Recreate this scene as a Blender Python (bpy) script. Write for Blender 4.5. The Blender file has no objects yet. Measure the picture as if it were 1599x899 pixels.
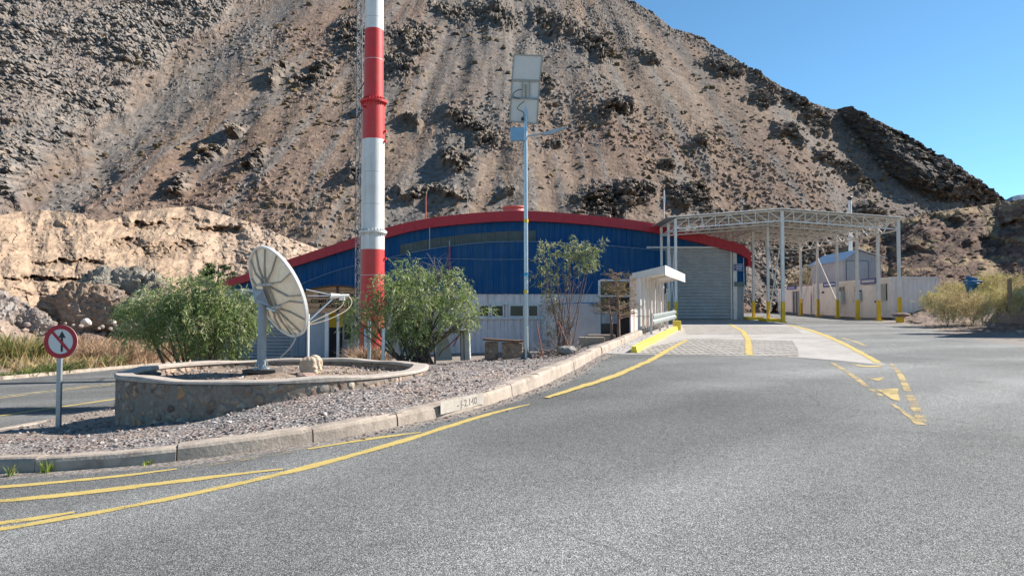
import bpy, bmesh, math, random
import numpy as np
from mathutils import Vector, Matrix
from mathutils.geometry import delaunay_2d_cdt

random.seed(7)
RS = np.random.RandomState(7)
SC = bpy.context.scene
COL = SC.collection

# ------------------------------------------------------------------ camera, sky, sun, exposure
F, PITCH, EYE = 1150.0, math.atan2(37.5, 1150.0), 1.65
cam_d = bpy.data.cameras.new('camera')
cam = bpy.data.objects.new('camera', cam_d); COL.objects.link(cam)
cam.location = (0, 0, EYE)
cam.rotation_euler = (math.pi / 2 + PITCH, 0, 0)
cam_d.sensor_width = 36.0
cam_d.lens = F / 1599.0 * 36.0
cam_d.clip_start = 0.05
cam_d.clip_end = 20000
SC.camera = cam

SUN_EL, SUN_AZ = math.radians(37), math.radians(90 - 19)     # azimuth measured from +Y towards +X
SUN = Vector((math.sin(SUN_AZ) * math.cos(SUN_EL), math.cos(SUN_AZ) * math.cos(SUN_EL), math.sin(SUN_EL)))
w = bpy.data.worlds.new('World'); SC.world = w; w.use_nodes = True
nt = w.node_tree; nt.nodes.clear()
sky = nt.nodes.new('ShaderNodeTexSky'); sky.sky_type = 'NISHITA'; sky.sun_disc = False
sky.sun_elevation = SUN_EL; sky.sun_rotation = SUN_AZ
sky.altitude = 2200; sky.air_density = 1.0; sky.dust_density = 0.3; sky.ozone_density = 2.2
bg = nt.nodes.new('ShaderNodeBackground'); bg.inputs['Strength'].default_value = 0.085
wo = nt.nodes.new('ShaderNodeOutputWorld')
tint = nt.nodes.new('ShaderNodeMix'); tint.data_type = 'RGBA'; tint.blend_type = 'MULTIPLY'; tint.inputs[0].default_value = 1.0
tint.inputs[7].default_value = (.70, 1.0, 1.03, 1)          # the deep clear blue of thin mountain air
nt.links.new(sky.outputs[0], tint.inputs[6]); nt.links.new(tint.outputs[2], bg.inputs[0]); nt.links.new(bg.outputs[0], wo.inputs[0])
sl = bpy.data.lights.new('sun', 'SUN'); sl.energy = 5.0; sl.angle = math.radians(0.53); sl.color = (1.0, 0.945, 0.86)
so = bpy.data.objects.new('sun', sl); COL.objects.link(so)
so.rotation_euler = (-SUN).to_track_quat('-Z', 'Y').to_euler(); so.location = (30, 10, 40)
SC.view_settings.view_transform = 'Standard'; SC.view_settings.look = 'None'
SC.view_settings.exposure = 1.0; SC.view_settings.gamma = 1.0
SC.view_settings.use_curve_mapping = False

# ------------------------------------------------------------------ helpers
CP, SP = math.cos(PITCH), math.sin(PITCH)
def ray(px, py):
    u = px - 799.5; v = 449.5 - py
    return (u, F * CP - v * SP, F * SP + v * CP)
def at(px, py, Y):
    """world point at distance Y seen in the photo at px, py"""
    r = ray(px, py); t = Y / r[1]
    return Vector((r[0] * t, Y, EYE + r[2] * t))
def atz(px, py, z):
    r = ray(px, py); t = (z - EYE) / r[2]
    return Vector((r[0] * t, r[1] * t, z))

def tag(o, label=None, cat=None, group=None, kind=None):
    if label: o['label'] = label
    if cat: o['category'] = cat
    if group: o['group'] = group
    if kind: o['kind'] = kind
    return o
def thing(name, loc, label, cat, group=None):
    o = bpy.data.objects.new(name, None); COL.objects.link(o)
    o.empty_display_size = 0.2
    o.location = loc
    return tag(o, label, cat, group)
def world_loc(o):
    v = Vector((0, 0, 0))
    while o is not None:
        v += o.location; o = o.parent
    return v

def link_mesh(name, me, parent=None):
    o = bpy.data.objects.new(name, me); COL.objects.link(o)
    if parent is not None: o.parent = parent
    return o

class MB:
    def __init__(s): s.v = []; s.f = []; s.m = []; s.sm = []
    def add(s, vs, fs, mi=0, smooth=False):
        b = len(s.v); s.v += [tuple(p) for p in vs]
        for f in fs:
            s.f.append(tuple(i + b for i in f)); s.m.append(mi); s.sm.append(smooth)
        return s
    def box(s, c, d, mi=0, rz=0.0, rot=None):
        hx, hy, hz = d[0] / 2, d[1] / 2, d[2] / 2
        R = rot if rot is not None else Matrix.Rotation(rz, 3, 'Z')
        c = Vector(c)
        vs = [c + R @ Vector((x * hx, y * hy, z * hz)) for x in (-1, 1) for y in (-1, 1) for z in (-1, 1)]
        return s.add(vs, [(0, 1, 3, 2), (4, 6, 7, 5), (0, 4, 5, 1), (2, 3, 7, 6), (0, 2, 6, 4), (1, 5, 7, 3)], mi)
    def box2(s, a, b, mi=0):
        return s.box([(a[i] + b[i]) / 2 for i in range(3)], [abs(b[i] - a[i]) for i in range(3)], mi)
    def bar(s, a, b, wx, wy, mi=0, up=(0, 0, 1)):
        a = Vector(a); b = Vector(b); d = b - a; L = d.length
        if L < 1e-6: return s
        d.normalize(); u = Vector(up)
        if abs(d.dot(u)) > 0.95: u = Vector((0, 1, 0))
        x = d.cross(u).normalized(); y = x.cross(d).normalized()
        vs = []
        for p in (a, b):
            for sx, sy in ((-1, -1), (1, -1), (1, 1), (-1, 1)):
                vs.append(p + x * sx * wx / 2 + y * sy * wy / 2)
        return s.add(vs, [(3, 2, 1, 0), (4, 5, 6, 7), (0, 1, 5, 4), (1, 2, 6, 5), (2, 3, 7, 6), (3, 0, 4, 7)], mi)
    def tube(s, pts, rad, n=8, mi=0, cap=True, smooth=True):
        pts = [Vector(p) for p in pts]
        if not hasattr(rad, '__len__'): rad = [rad] * len(pts)
        rings = []; prev = None; vs = []
        for i, p in enumerate(pts):
            d = (pts[min(i + 1, len(pts) - 1)] - pts[max(i - 1, 0)])
            d = d.normalized() if d.length > 1e-9 else Vector((0, 0, 1))
            if prev is None:
                u = Vector((0, 0, 1)) if abs(d.z) < 0.9 else Vector((1, 0, 0))
                x = d.cross(u).normalized()
            else:
                x = prev - d * prev.dot(d)
                x = x.normalized() if x.length > 1e-6 else d.orthogonal().normalized()
            prev = x; y = d.cross(x)
            for k in range(n):
                a = 2 * math.pi * k / n
                vs.append(p + (x * math.cos(a) + y * math.sin(a)) * rad[i])
        fs = []
        for i in range(len(pts) - 1):
            for k in range(n):
                fs.append((i * n + k, i * n + (k + 1) % n, (i + 1) * n + (k + 1) % n, (i + 1) * n + k))
        s.add(vs, fs, mi, smooth)
        if cap:
            m = len(pts) - 1
            s.add(vs[:n], [tuple(range(n - 1, -1, -1))], mi)
            s.add(vs[m * n:], [tuple(range(n))], mi)
        return s
    def lathe(s, c, prof, n=24, mi=0, smooth=True, a0=0, a1=2 * math.pi):
        c = Vector(c); vs = []; full = abs(a1 - a0 - 2 * math.pi) < 1e-6
        m = n if full else n + 1
        for r, z in prof:
            for k in range(m):
                a = a0 + (a1 - a0) * k / n
                vs.append(c + Vector((r * math.cos(a), r * math.sin(a), z)))
        fs = []
        for i in range(len(prof) - 1):
            for k in range(n):
                k2 = (k + 1) % m
                fs.append((i * m + k, i * m + k2, (i + 1) * m + k2, (i + 1) * m + k))
        return s.add(vs, fs, mi, smooth)
    def prism(s, poly, vec, mi=0):
        """polygon (3D points) extruded by vec"""
        n = len(poly); vec = Vector(vec); a = [Vector(p) for p in poly]; b = [p + vec for p in a]
        s.add(a + b, [tuple(range(n - 1, -1, -1)), tuple(range(n, 2 * n))] +
              [(i, (i + 1) % n, n + (i + 1) % n, n + i) for i in range(n)], mi)
        return s
    def build(s, name, mats, parent=None, origin=None, bevel=0.0, fixn=True):
        me = bpy.data.meshes.new(name)
        off = world_loc(parent) if parent is not None else Vector(origin or (0, 0, 0))
        me.from_pydata([(p[0] - off[0], p[1] - off[1], p[2] - off[2]) for p in s.v], [], s.f)
        if not isinstance(mats, (list, tuple)): mats = [mats]
        for m in mats: me.materials.append(m)
        me.polygons.foreach_set('material_index', s.m)
        me.polygons.foreach_set('use_smooth', s.sm)
        if fixn:
            bm = bmesh.new(); bm.from_mesh(me); bmesh.ops.recalc_face_normals(bm, faces=bm.faces); bm.to_mesh(me); bm.free()
        me.update()
        o = link_mesh(name, me, parent)
        if parent is None: o.location = off
        if bevel:
            md = o.modifiers.new('bevel', 'BEVEL'); md.width = bevel; md.segments = 2; md.limit_method = 'ANGLE'
        return o

def grid_mesh(name, P, mats, attr=None, smooth=False, extra=None):
    """P (rows, cols, 3) numpy -> quad mesh with colour attribute attr (rows, cols, 3)"""
    r, c, _ = P.shape
    me = bpy.data.meshes.new(name)
    idx = np.arange(r * c).reshape(r, c)
    q = np.stack([idx[:-1, :-1], idx[:-1, 1:], idx[1:, 1:], idx[1:, :-1]], -1).reshape(-1, 4)
    me.vertices.add(r * c); me.vertices.foreach_set('co', P.reshape(-1).astype(np.float32))
    me.loops.add(q.size); me.loops.foreach_set('vertex_index', q.reshape(-1).astype(np.int32))
    me.polygons.add(len(q)); me.polygons.foreach_set('loop_start', np.arange(0, q.size, 4, dtype=np.int32))
    me.polygons.foreach_set('loop_total', np.full(len(q), 4, np.int32))
    me.polygons.foreach_set('use_smooth', np.full(len(q), smooth))
    if attr is not None:
        a = me.attributes.new('Col', 'FLOAT_COLOR', 'POINT')
        rgba = np.ones((r * c, 4), np.float32); rgba[:, :3] = attr.reshape(-1, 3)
        a.data.foreach_set('color', rgba.reshape(-1))
    for k, arr in (extra or {}).items():
        a = me.attributes.new(k, 'FLOAT', 'POINT'); a.data.foreach_set('value', arr.reshape(-1).astype(np.float32))
    me.update(calc_edges=True); me.validate()
    for m in (mats if isinstance(mats, (list, tuple)) else [mats]): me.materials.append(m)
    return link_mesh(name, me)

def soup(name, V, n, mat, cols=None, parent=None, tri=False, origin=None, smooth=False):
    """V (faces*n, 3) independent n-gons, cols (faces, 3)"""
    nf = len(V) // n
    me = bpy.data.meshes.new(name)
    off = world_loc(parent) if parent is not None else Vector(origin or (0, 0, 0))
    V = V - np.array(off)[None, :]
    me.vertices.add(len(V)); me.vertices.foreach_set('co', V.reshape(-1).astype(np.float32))
    me.loops.add(len(V)); me.loops.foreach_set('vertex_index', np.arange(len(V), dtype=np.int32))
    me.polygons.add(nf); me.polygons.foreach_set('loop_start', np.arange(0, len(V), n, dtype=np.int32))
    me.polygons.foreach_set('loop_total', np.full(nf, n, np.int32))
    if cols is not None:
        a = me.attributes.new('Col', 'FLOAT_COLOR', 'POINT')
        rgba = np.ones((len(V), 4), np.float32); rgba[:, :3] = np.repeat(cols, n, axis=0)
        a.data.foreach_set('color', rgba.reshape(-1))
    me.update(calc_edges=True)
    me.materials.append(mat)
    o = link_mesh(name, me, parent)
    if parent is None: o.location = off
    return o

# ---- numpy noise
def h2(ix, iy, seed):
    ix = ix.astype(np.int64); iy = iy.astype(np.int64)
    n = (ix * 374761393 + iy * 668265263 + seed * 982451653) & 0xffffffff
    n = ((n ^ (n >> 13)) * 1274126177) & 0xffffffff
    n = ((n ^ (n >> 16)) * 2246822519) & 0xffffffff
    return ((n ^ (n >> 15)) & 0xffffff) / float(0x1000000)
def vn(x, y, seed=0):
    x0 = np.floor(x); y0 = np.floor(y); fx = x - x0; fy = y - y0
    def g(i, j):
        a = h2(x0 + i, y0 + j, seed) * 2 * np.pi
        return np.cos(a) * (fx - i) + np.sin(a) * (fy - j)
    ux = fx * fx * fx * (fx * (fx * 6 - 15) + 10); uy = fy * fy * fy * (fy * (fy * 6 - 15) + 10)
    a = g(0, 0); b = g(1, 0); c = g(0, 1); d = g(1, 1)
    return 1.5 * ((a + (b - a) * ux) + ((c + (d - c) * ux) - (a + (b - a) * ux)) * uy)
def fbm(x, y, o=5, seed=0, gain=0.5, ridged=False):
    t = np.zeros(np.broadcast(x, y).shape); a = 1.0
    for i in range(o):
        k = vn(x, y, seed + i * 17)
        t += a * ((1 - 2 * np.abs(k)) if ridged else k)
        x = x * 2.03 + 11.3; y = y * 2.03 - 7.7; a *= gain
    return t
def blocks(x, y, seed=0, tilt=1.0):
    """angular rock facets: every cell has its own height and its own tilted plane"""
    x0 = np.floor(x); y0 = np.floor(y)
    best = np.full(x.shape, 9e9); sec = np.full(x.shape, 9e9); hh = np.zeros(x.shape)
    for i in (-1, 0, 1):
        for j in (-1, 0, 1):
            cx = x0 + i; cy = y0 + j
            jx = cx + h2(cx, cy, seed); jy = cy + h2(cx, cy, seed + 5)
            d = (x - jx) ** 2 + (y - jy) ** 2
            val = h2(cx, cy, seed + 9) + tilt * ((h2(cx, cy, seed + 13) - .5) * (x - jx) + (h2(cx, cy, seed + 21) - .5) * (y - jy)) * 2
            m = d < best
            sec = np.where(m, best, np.minimum(sec, d)); hh = np.where(m, val, hh); best = np.where(m, d, best)
    return hh, np.sqrt(sec) - np.sqrt(best)
def sst(a, b, x):
    t = np.clip((x - a) / (b - a), 0, 1); return t * t * (3 - 2 * t)
def mixc(a, b, t):
    return a + (b - a) * t[..., None]

# ---- materials
def N(nt, t, **kw):
    n = nt.nodes.new(t)
    for k, v in kw.items(): setattr(n, k, v)
    return n
MATS = {}
def base_mat(name):
    m = bpy.data.materials.new(name); m.use_nodes = True
    nt = m.node_tree; b = nt.nodes['Principled BSDF']
    MATS[name] = m
    return m, nt, b
def ramp(nt, pts, fac):
    r = N(nt, 'ShaderNodeValToRGB'); e = r.color_ramp.elements
    while len(e) < len(pts): e.new(0.5)
    for i, (p, c) in enumerate(pts):
        e[i].position = p; e[i].color = (c[0], c[1], c[2], 1) if hasattr(c, '__len__') else (c, c, c, 1)
    nt.links.new(fac, r.inputs[0]); return r
def noise(nt, scale, detail=4, rough=.55, vec=None, dist=0):
    n = N(nt, 'ShaderNodeTexNoise'); n.inputs['Scale'].default_value = scale
    n.inputs['Detail'].default_value = detail; n.inputs['Roughness'].default_value = rough; n.inputs['Distortion'].default_value = dist
    if vec is not None: nt.links.new(vec, n.inputs['Vector'])
    return n
def mixn(nt, fac, a, b, blend='MIX'):
    m = N(nt, 'ShaderNodeMix', data_type='RGBA', blend_type=blend)
    for sock, v in ((m.inputs[0], fac), (m.inputs[6], a), (m.inputs[7], b)):
        if isinstance(v, (int, float)): sock.default_value = v
        elif isinstance(v, tuple): sock.default_value = (v[0], v[1], v[2], 1)
        else: nt.links.new(v, sock)
    return m.outputs[2]
def bump(nt, b, h, strength=.3, dist=.02):
    n = N(nt, 'ShaderNodeBump'); n.inputs['Strength'].default_value = strength; n.inputs['Distance'].default_value = dist
    nt.links.new(h, n.inputs['Height']); nt.links.new(n.outputs[0], b.inputs['Normal'])
def simple(name, col, rough=.6, metal=0.0, var=.15, scale=6.0, bmp=0.0, dirt=None, dirt_scale=1.5, dirt_amt=.5, spec=None, streak=None):
    m, nt, b = base_mat(name)
    tc = N(nt, 'ShaderNodeTexCoord').outputs['Object']
    n = noise(nt, scale, 6, .6, tc)
    r = ramp(nt, [(.3, tuple(c * (1 - var) for c in col)), (.7, tuple(min(1, c * (1 + var)) for c in col))], n.outputs[0])
    out = r.outputs[0]
    if dirt:
        n2 = noise(nt, dirt_scale, 7, .65, tc, .6)
        r2 = ramp(nt, [(.48, 0.0), (.72, dirt_amt)], n2.outputs[0])
        out = mixn(nt, r2.outputs[0], out, dirt)
    if streak:
        mp = N(nt, 'ShaderNodeMapping'); mp.inputs['Scale'].default_value = (5, 5, .22); nt.links.new(tc, mp.inputs[0])
        n5 = noise(nt, 1.0, 6, .7, mp.outputs[0]); n6 = noise(nt, .5, 4, .6, tc)
        am = N(nt, 'ShaderNodeMath', operation='MULTIPLY_ADD'); nt.links.new(n6.outputs[0], am.inputs[0]); am.inputs[1].default_value = .6; nt.links.new(n5.outputs[0], am.inputs[2])
        r5 = ramp(nt, [(.74, 0.0), (1.0, streak[1])], am.outputs[0]); out = mixn(nt, r5.outputs[0], out, streak[0])
    nt.links.new(out, b.inputs['Base Color'])
    b.inputs['Roughness'].default_value = rough; b.inputs['Metallic'].default_value = metal
    if spec is not None: b.inputs['Specular IOR Level'].default_value = spec
    if bmp:
        n3 = noise(nt, scale * 6, 5, .6, tc); bump(nt, b, n3.outputs[0], bmp, .01)
    return m
def attr_mat(name, rough=.9, bscale=0, bstr=.5, bdist=.1, var=.25, vscale=3.0, spec=.25, trans=0.0):
    m, nt, b = base_mat(name)
    a = N(nt, 'ShaderNodeAttribute', attribute_name='Col')
    tc = N(nt, 'ShaderNodeTexCoord').outputs['Object']
    n = noise(nt, vscale, 8, .7, tc)
    r = ramp(nt, [(.25, 1 - var), (.75, 1 + var)], n.outputs[0])
    out = mixn(nt, 1.0, a.outputs['Color'], r.outputs[0], 'MULTIPLY')
    nt.links.new(out, b.inputs['Base Color'])
    b.inputs['Roughness'].default_value = rough; b.inputs['Specular IOR Level'].default_value = spec
    if bscale:
        n3 = noise(nt, bscale, 8, .7, tc); bump(nt, b, n3.outputs[0], bstr, bdist)
    if trans:
        tr = N(nt, 'ShaderNodeBsdfTranslucent'); nt.links.new(out, tr.inputs[0])
        mx = N(nt, 'ShaderNodeMixShader'); mx.inputs[0].default_value = trans
        o = nt.nodes['Material Output']
        nt.links.new(b.outputs[0], mx.inputs[1]); nt.links.new(tr.outputs[0], mx.inputs[2]); nt.links.new(mx.outputs[0], o.inputs[0])
    return m

M_white = simple('white paint', (.74, .73, .70), .5, 0, .05, 3, dirt=(.46, .41, .35), dirt_amt=.3, streak=((.42, .34, .27), .5))
M_offwhite = simple('weathered white paint', (.64, .59, .55), .55, 0, .07, 2, dirt=(.36, .31, .27), dirt_amt=.35)
M_red = simple('red paint', (.60, .026, .028), .5, 0, .10, 1.5, dirt=(.46, .08, .06), dirt_scale=2.2, dirt_amt=.55, streak=((.40, .10, .07), .6))
M_roofred = simple('dark red sheet', (.44, .012, .022), .42, 0, .08, 2, dirt=(.30, .05, .05), dirt_amt=.25)
M_blue = simple('blue sheet', (.004, .072, .205), .55, 0, .10, 1.2, dirt=(.016, .075, .165), dirt_scale=.6, dirt_amt=.7, spec=.15, streak=((.06, .12, .19), .55))
M_wallgrey = simple('pale grey cladding', (.80, .68, .645), .6, 0, .05, 1.5, dirt=(.58, .47, .42), dirt_amt=.4, streak=((.42, .33, .28), .6))
M_shutter = simple('shutter steel', (.44, .43, .42), .5, .1, .08, 2, dirt=(.33, .31, .29), dirt_amt=.5)
M_steel = simple('galvanised steel', (.46, .50, .53), .38, .75, .12, 14, dirt=(.34, .36, .38), dirt_amt=.4)
M_framegrey = simple('pale grey steel paint', (.76, .72, .665), .5, 0, .06, 4, dirt=(.40, .36, .32), dirt_amt=.35)
M_yellow = simple('yellow paint', (.78, .50, .015), .55, 0, .08, 4, dirt=(.45, .30, .06), dirt_amt=.45)
M_yellowkerb = simple('yellow kerb paint', (.80, .60, .04), .65, 0, .08, 5, bmp=.3, dirt=(.62, .55, .35), dirt_scale=3, dirt_amt=.5)
M_concrete = simple('concrete', (.46, .42, .37), .9, 0, .15, 5, .5, dirt=(.28, .24, .21), dirt_scale=1.2, dirt_amt=.7)
M_dark = simple('black metal', (.02, .02, .022), .5, 0, .2, 8)
M_glass = simple('dark window glass', (.012, .014, .017), .12, 0, .3, 1.5, spec=.6)
M_wood = simple('weathered brown wood', (.17, .095, .055), .8, 0, .35, 9, .5)
M_woodboard = simple('stained wood board', (.50, .29, .155), .7, 0, .2, 6, .3)
M_rust = simple('rusty rod', (.30, .12, .08), .85, 0, .3, 15)
M_bark = simple('branch bark', (.13, .10, .08), .9, 0, .35, 14, .5)
M_barkred = simple('reddish bark', (.20, .12, .095), .9, 0, .3, 14, .5)
M_sign_blue = simple('sign blue', (.012, .06, .26), .45, 0, .08, 5)
M_sign_white = simple('sign white', (.72, .74, .78), .5, 0, .04, 5)
M_signred = simple('sign red film', (.42, .012, .025), .5, 0, .08, 12)
M_signface = simple('sign white film', (.66, .65, .62), .5, 0, .05, 12)
M_black = simple('black film', (.012, .014, .018), .5, 0, .2, 12)
M_panelback = simple('solar panel backsheet', (.62, .62, .60), .55, 0, .04, 6)
M_panelframe = simple('panel aluminium', (.30, .33, .33), .4, .7, .1, 10)
M_cells = simple('solar cells', (.01, .015, .05), .15, 0, .2, 10)
M_boxblue = simple('blue grey box', (.22, .38, .52), .4, .1, .08, 5)
M_leaf = attr_mat('leaves', .5, 0, var=.15, vscale=8, spec=.4, trans=.45)
M_straw = attr_mat('dry grass blades', .8, 0, var=.15, vscale=8, spec=.2, trans=.2)

# ------------------------------------------------------------------ heights of the ground
def zleft(y):
    return -.1 - .027 * np.minimum(y, 48.0)
def softplus(t): return np.log1p(np.exp(-np.abs(t))) + np.maximum(t, 0)
def road_z(x, y):
    x = np.asarray(x, float); y = np.asarray(y, float)
    r = .0251 * np.minimum(y, 62) - .06 * softplus(-(x + .5))
    return r + (zleft(y) - r) * sst(-8.5, -11.5, x)
def on_road(px, py, dz=0.0):
    r = ray(px, py); t = 8.0 / r[1]
    for _ in range(40):
        z = float(road_z(r[0] * t, r[1] * t)) + dz
        t = t * .4 + .6 * ((z - EYE) / r[2])
    return Vector((r[0] * t, r[1] * t, float(road_z(r[0] * t, r[1] * t)) + dz))

KPX = [(0,738),(105,734),(202,726),(300,718),(401,703),(506,688),(600,669),(686,651),(750,636),(801,617),(840,604),(867,591),(899,575),(932,556),(965,540),(994,526),(1016,515),(1036,507)]
KH = [.155,.155,.155,.16,.16,.165,.17,.19,.20,.22,.23,.23,.22,.21,.20,.18,.16,.14]
KP = [on_road(*p) for p in KPX]
lead = [(-9.1, 46.5), (-9.1, 40.0), (-9.1, 30.0), (-9.1, 22.0), (-9.1, 17.0), (-9.1, 13.0), (-9.0, 11.0), (-8.5, 9.5), (-7.6, 8.7)]
KXY = [(x, y, float(np.interp(y, [8, 10, 13], [.15, .12, .05]))) for x, y in lead] + [(p.x, p.y, h) for p, h in zip(KP, KH)]
# dense kerb line
def resample(pts, step):
    P = np.array(pts, float); d = np.r_[0, np.cumsum(np.hypot(*np.diff(P[:, :2], axis=0).T))]
    # smooth (Catmull-like) by cubic through cumulative length with a small box filter afterwards
    s = np.arange(0, d[-1], step)
    Q = np.stack([np.interp(s, d, P[:, k]) for k in range(P.shape[1])], 1)
    k = max(1, int(.8 / step))
    if len(Q) > 4 * k:
        pad = np.concatenate([np.repeat(Q[:1], k, 0), Q, np.repeat(Q[-1:], k, 0)])
        ker = np.ones(2 * k + 1) / (2 * k + 1)
        Q2 = np.stack([np.convolve(pad[:, c], ker, 'valid') for c in range(Q.shape[1])], 1)
        Q2[0] = Q[0]; Q2[-1] = Q[-1]; Q = Q2
    return Q
KL = resample(KXY, .15)
def kerb_base(x, y):
    r = float(road_z(x, y))
    if x > -7.5: return r
    return r + (float(zleft(y)) - r) * float(sst(8.7, 12.5, y))
k0 = int(np.argmin(KL[:, 1] + 100 * (KL[:, 0] < -9.2)))
KR = KL[k0:]                                                      # the part beside the main road
YK0 = KR[0, 1]
kerb_x = lambda y: np.interp(y, KR[:, 1], KR[:, 0])

# the island: thin plate spline through surveyed heights
pts = [(-7.45,12.07,-.25),(-6.9,13,-.25),(-4.15,10.5,.16),(-5.6,11,-.04),(-3.0,10.7,.42),(-1.6,13.3,.58),(-2.2,11.6,.5),(-8.8,14.5,-.38),(-8.8,17.5,-.45),
       (-8.8,25,-.68),(-8.8,35,-.95),(.4,20,.35),(-.4,21.5,.28),(-1.6,20,.25),(-2.5,18,.32),(-4.15,16.5,.0),(-6.9,16,-.35),(-7.7,17.5,-.42),(-5.5,29,-.55),
       (0,28,-.15),(3,30,.05),(-8,40,-1.05),(-4,46,-.95),(2,46,-.85),(6,46,-.6),(5,38,-.35),(-8.8,46,-1.2),(2.2,24,.45)]
for i in range(0, len(KL), 12):
    x, y, h = KL[i]
    if y < 31:
        pts.append((x, y, kerb_base(x, y) + h - .03))
pts = np.array(pts)
def _U(r2): return np.where(r2 > 0, r2 * np.log(r2 + 1e-12), 0)
_n = len(pts)
_A = np.zeros((_n + 3, _n + 3)); _d = ((pts[:, None, :2] - pts[None, :, :2]) ** 2).sum(-1)
_A[:_n, :_n] = _U(_d) + np.eye(_n) * .4; _A[:_n, _n] = 1; _A[:_n, _n + 1:] = pts[:, :2]; _A[_n:, :_n] = _A[:_n, _n:].T
_w = np.linalg.solve(_A, np.r_[pts[:, 2], 0, 0, 0])
def island_z(x, y):
    x = np.asarray(x, float); y = np.asarray(y, float); sh = x.shape; x = x.ravel(); y = y.ravel()
    r = _w[_n] + _w[_n + 1] * x + _w[_n + 2] * y
    for i in range(_n): r = r + _w[i] * _U((x - pts[i, 0]) ** 2 + (y - pts[i, 1]) ** 2)
    return r.reshape(sh)
def isl(x, y): return float(island_z(np.array([x]), np.array([y]))[0])

# ------------------------------------------------------------------ setting: ground, road, gravel
def aggregate(nt, tc):
    """fine mixed aggregate: colour and height sockets"""
    v = N(nt, 'ShaderNodeTexVoronoi'); v.inputs['Scale'].default_value = 165; nt.links.new(tc, v.inputs['Vector'])
    sx = N(nt, 'ShaderNodeSeparateColor'); nt.links.new(v.outputs['Color'], sx.inputs[0])
    r = ramp(nt, [(0, (.030, .030, .031)), (.28, (.090, .091, .091)), (.70, (.182, .181, .176)), (1, (.46, .455, .43))], sx.outputs[0])
    n2 = noise(nt, 34, 6, .8, tc)
    r2 = ramp(nt, [(.3, .84), (.7, 1.16)], n2.outputs[0])
    return mixn(nt, 1.0, r.outputs[0], r2.outputs[0], 'MULTIPLY'), v
def mat_asphalt():
    m, nt, b = base_mat('asphalt')
    tc = N(nt, 'ShaderNodeTexCoord').outputs['Object']
    c, v = aggregate(nt, tc)
    n3 = noise(nt, .20, 6, .6, tc, .8)
    r3 = ramp(nt, [(.32, .76), (.68, 1.22)], n3.outputs[0])
    c = mixn(nt, 1.0, c, r3.outputs[0], 'MULTIPLY')
    nf = noise(nt, 11, 5, .7, tc); rf_ = ramp(nt, [(.3, .86), (.7, 1.14)], nf.outputs[0]); c = mixn(nt, 1.0, c, rf_.outputs[0], 'MULTIPLY')
    et = N(nt, 'ShaderNodeAttribute', attribute_name='tone'); c = mixn(nt, 1.0, c, et.outputs['Fac'], 'MULTIPLY')
    # wheel-worn lanes sweeping round the bend, polished darker
    sp = N(nt, 'ShaderNodeVectorMath', operation='DISTANCE'); nt.links.new(tc, sp.inputs[0]); sp.inputs[1].default_value = (26, -14, 0)
    nw = noise(nt, .12, 3, .5, tc)
    ma = N(nt, 'ShaderNodeMath', operation='MULTIPLY_ADD'); nt.links.new(nw.outputs[0], ma.inputs[0]); ma.inputs[1].default_value = 3.0; nt.links.new(sp.outputs['Value'], ma.inputs[2])
    mm = N(nt, 'ShaderNodeMath', operation='MULTIPLY'); nt.links.new(ma.outputs[0], mm.inputs[0]); mm.inputs[1].default_value = 1.75
    sn_ = N(nt, 'ShaderNodeMath', operation='SINE'); nt.links.new(mm.outputs[0], sn_.inputs[0])
    rw = ramp(nt, [(.0, .87), (1.0, 1.09)], sn_.outputs[0]); c = mixn(nt, 1.0, c, rw.outputs[0], 'MULTIPLY')
    # a few hairline cracks
    nd = noise(nt, .5, 5, .6, tc); wv = N(nt, 'ShaderNodeMix', data_type='RGBA', blend_type='LINEAR_LIGHT'); wv.inputs[0].default_value = .5
    nt.links.new(tc, wv.inputs[6]); nt.links.new(nd.outputs['Color'], wv.inputs[7])
    ve = N(nt, 'ShaderNodeTexVoronoi', feature='DISTANCE_TO_EDGE'); ve.inputs['Scale'].default_value = .16; nt.links.new(wv.outputs[2], ve.inputs['Vector'])
    nk = noise(nt, .3, 3, .5, tc)
    rk = ramp(nt, [(.0, 1.0), (.0016, 0.0)], ve.outputs['Distance']); rm_ = ramp(nt, [(.54, 0.0), (.64, .5)], nk.outputs[0])
    mk = N(nt, 'ShaderNodeMath', operation='MULTIPLY'); nt.links.new(rk.outputs[0], mk.inputs[0]); nt.links.new(rm_.outputs[0], mk.inputs[1])
    c = mixn(nt, mk.outputs[0], c, (.035, .034, .034))
    # small oil stains
    no = noise(nt, .9, 4, .5, tc); ro = ramp(nt, [(.68, 0.0), (.76, .45)], no.outputs[0]); c = mixn(nt, ro.outputs[0], c, (.05, .05, .052))
    # loose grit along the kerb and dust to the right
    dn = noise(nt, 5, 8, .75, tc)
    e = N(nt, 'ShaderNodeAttribute', attribute_name='grit')
    ad = N(nt, 'ShaderNodeMath', operation='ADD'); nt.links.new(e.outputs['Fac'], ad.inputs[0]); nt.links.new(dn.outputs[0], ad.inputs[1])
    rg = ramp(nt, [(.92, 0.0), (1.12, .9)], ad.outputs[0])
    vg = N(nt, 'ShaderNodeTexVoronoi'); vg.inputs['Scale'].default_value = 44; nt.links.new(tc, vg.inputs['Vector'])
    sg = N(nt, 'ShaderNodeSeparateColor'); nt.links.new(vg.outputs['Color'], sg.inputs[0])
    gc = ramp(nt, [(0, (.10, .085, .075)), (.5, (.22, .185, .16)), (1, (.40, .35, .31))], sg.outputs[0])
    c = mixn(nt, rg.outputs[0], c, gc.outputs[0])
    nt.links.new(c, b.inputs['Base Color']); b.inputs['Roughness'].default_value = .88; b.inputs['Specular IOR Level'].default_value = .25
    bump(nt, b, v.outputs['Distance'], .5, .008)
    return m
M_asphalt = mat_asphalt()
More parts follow.
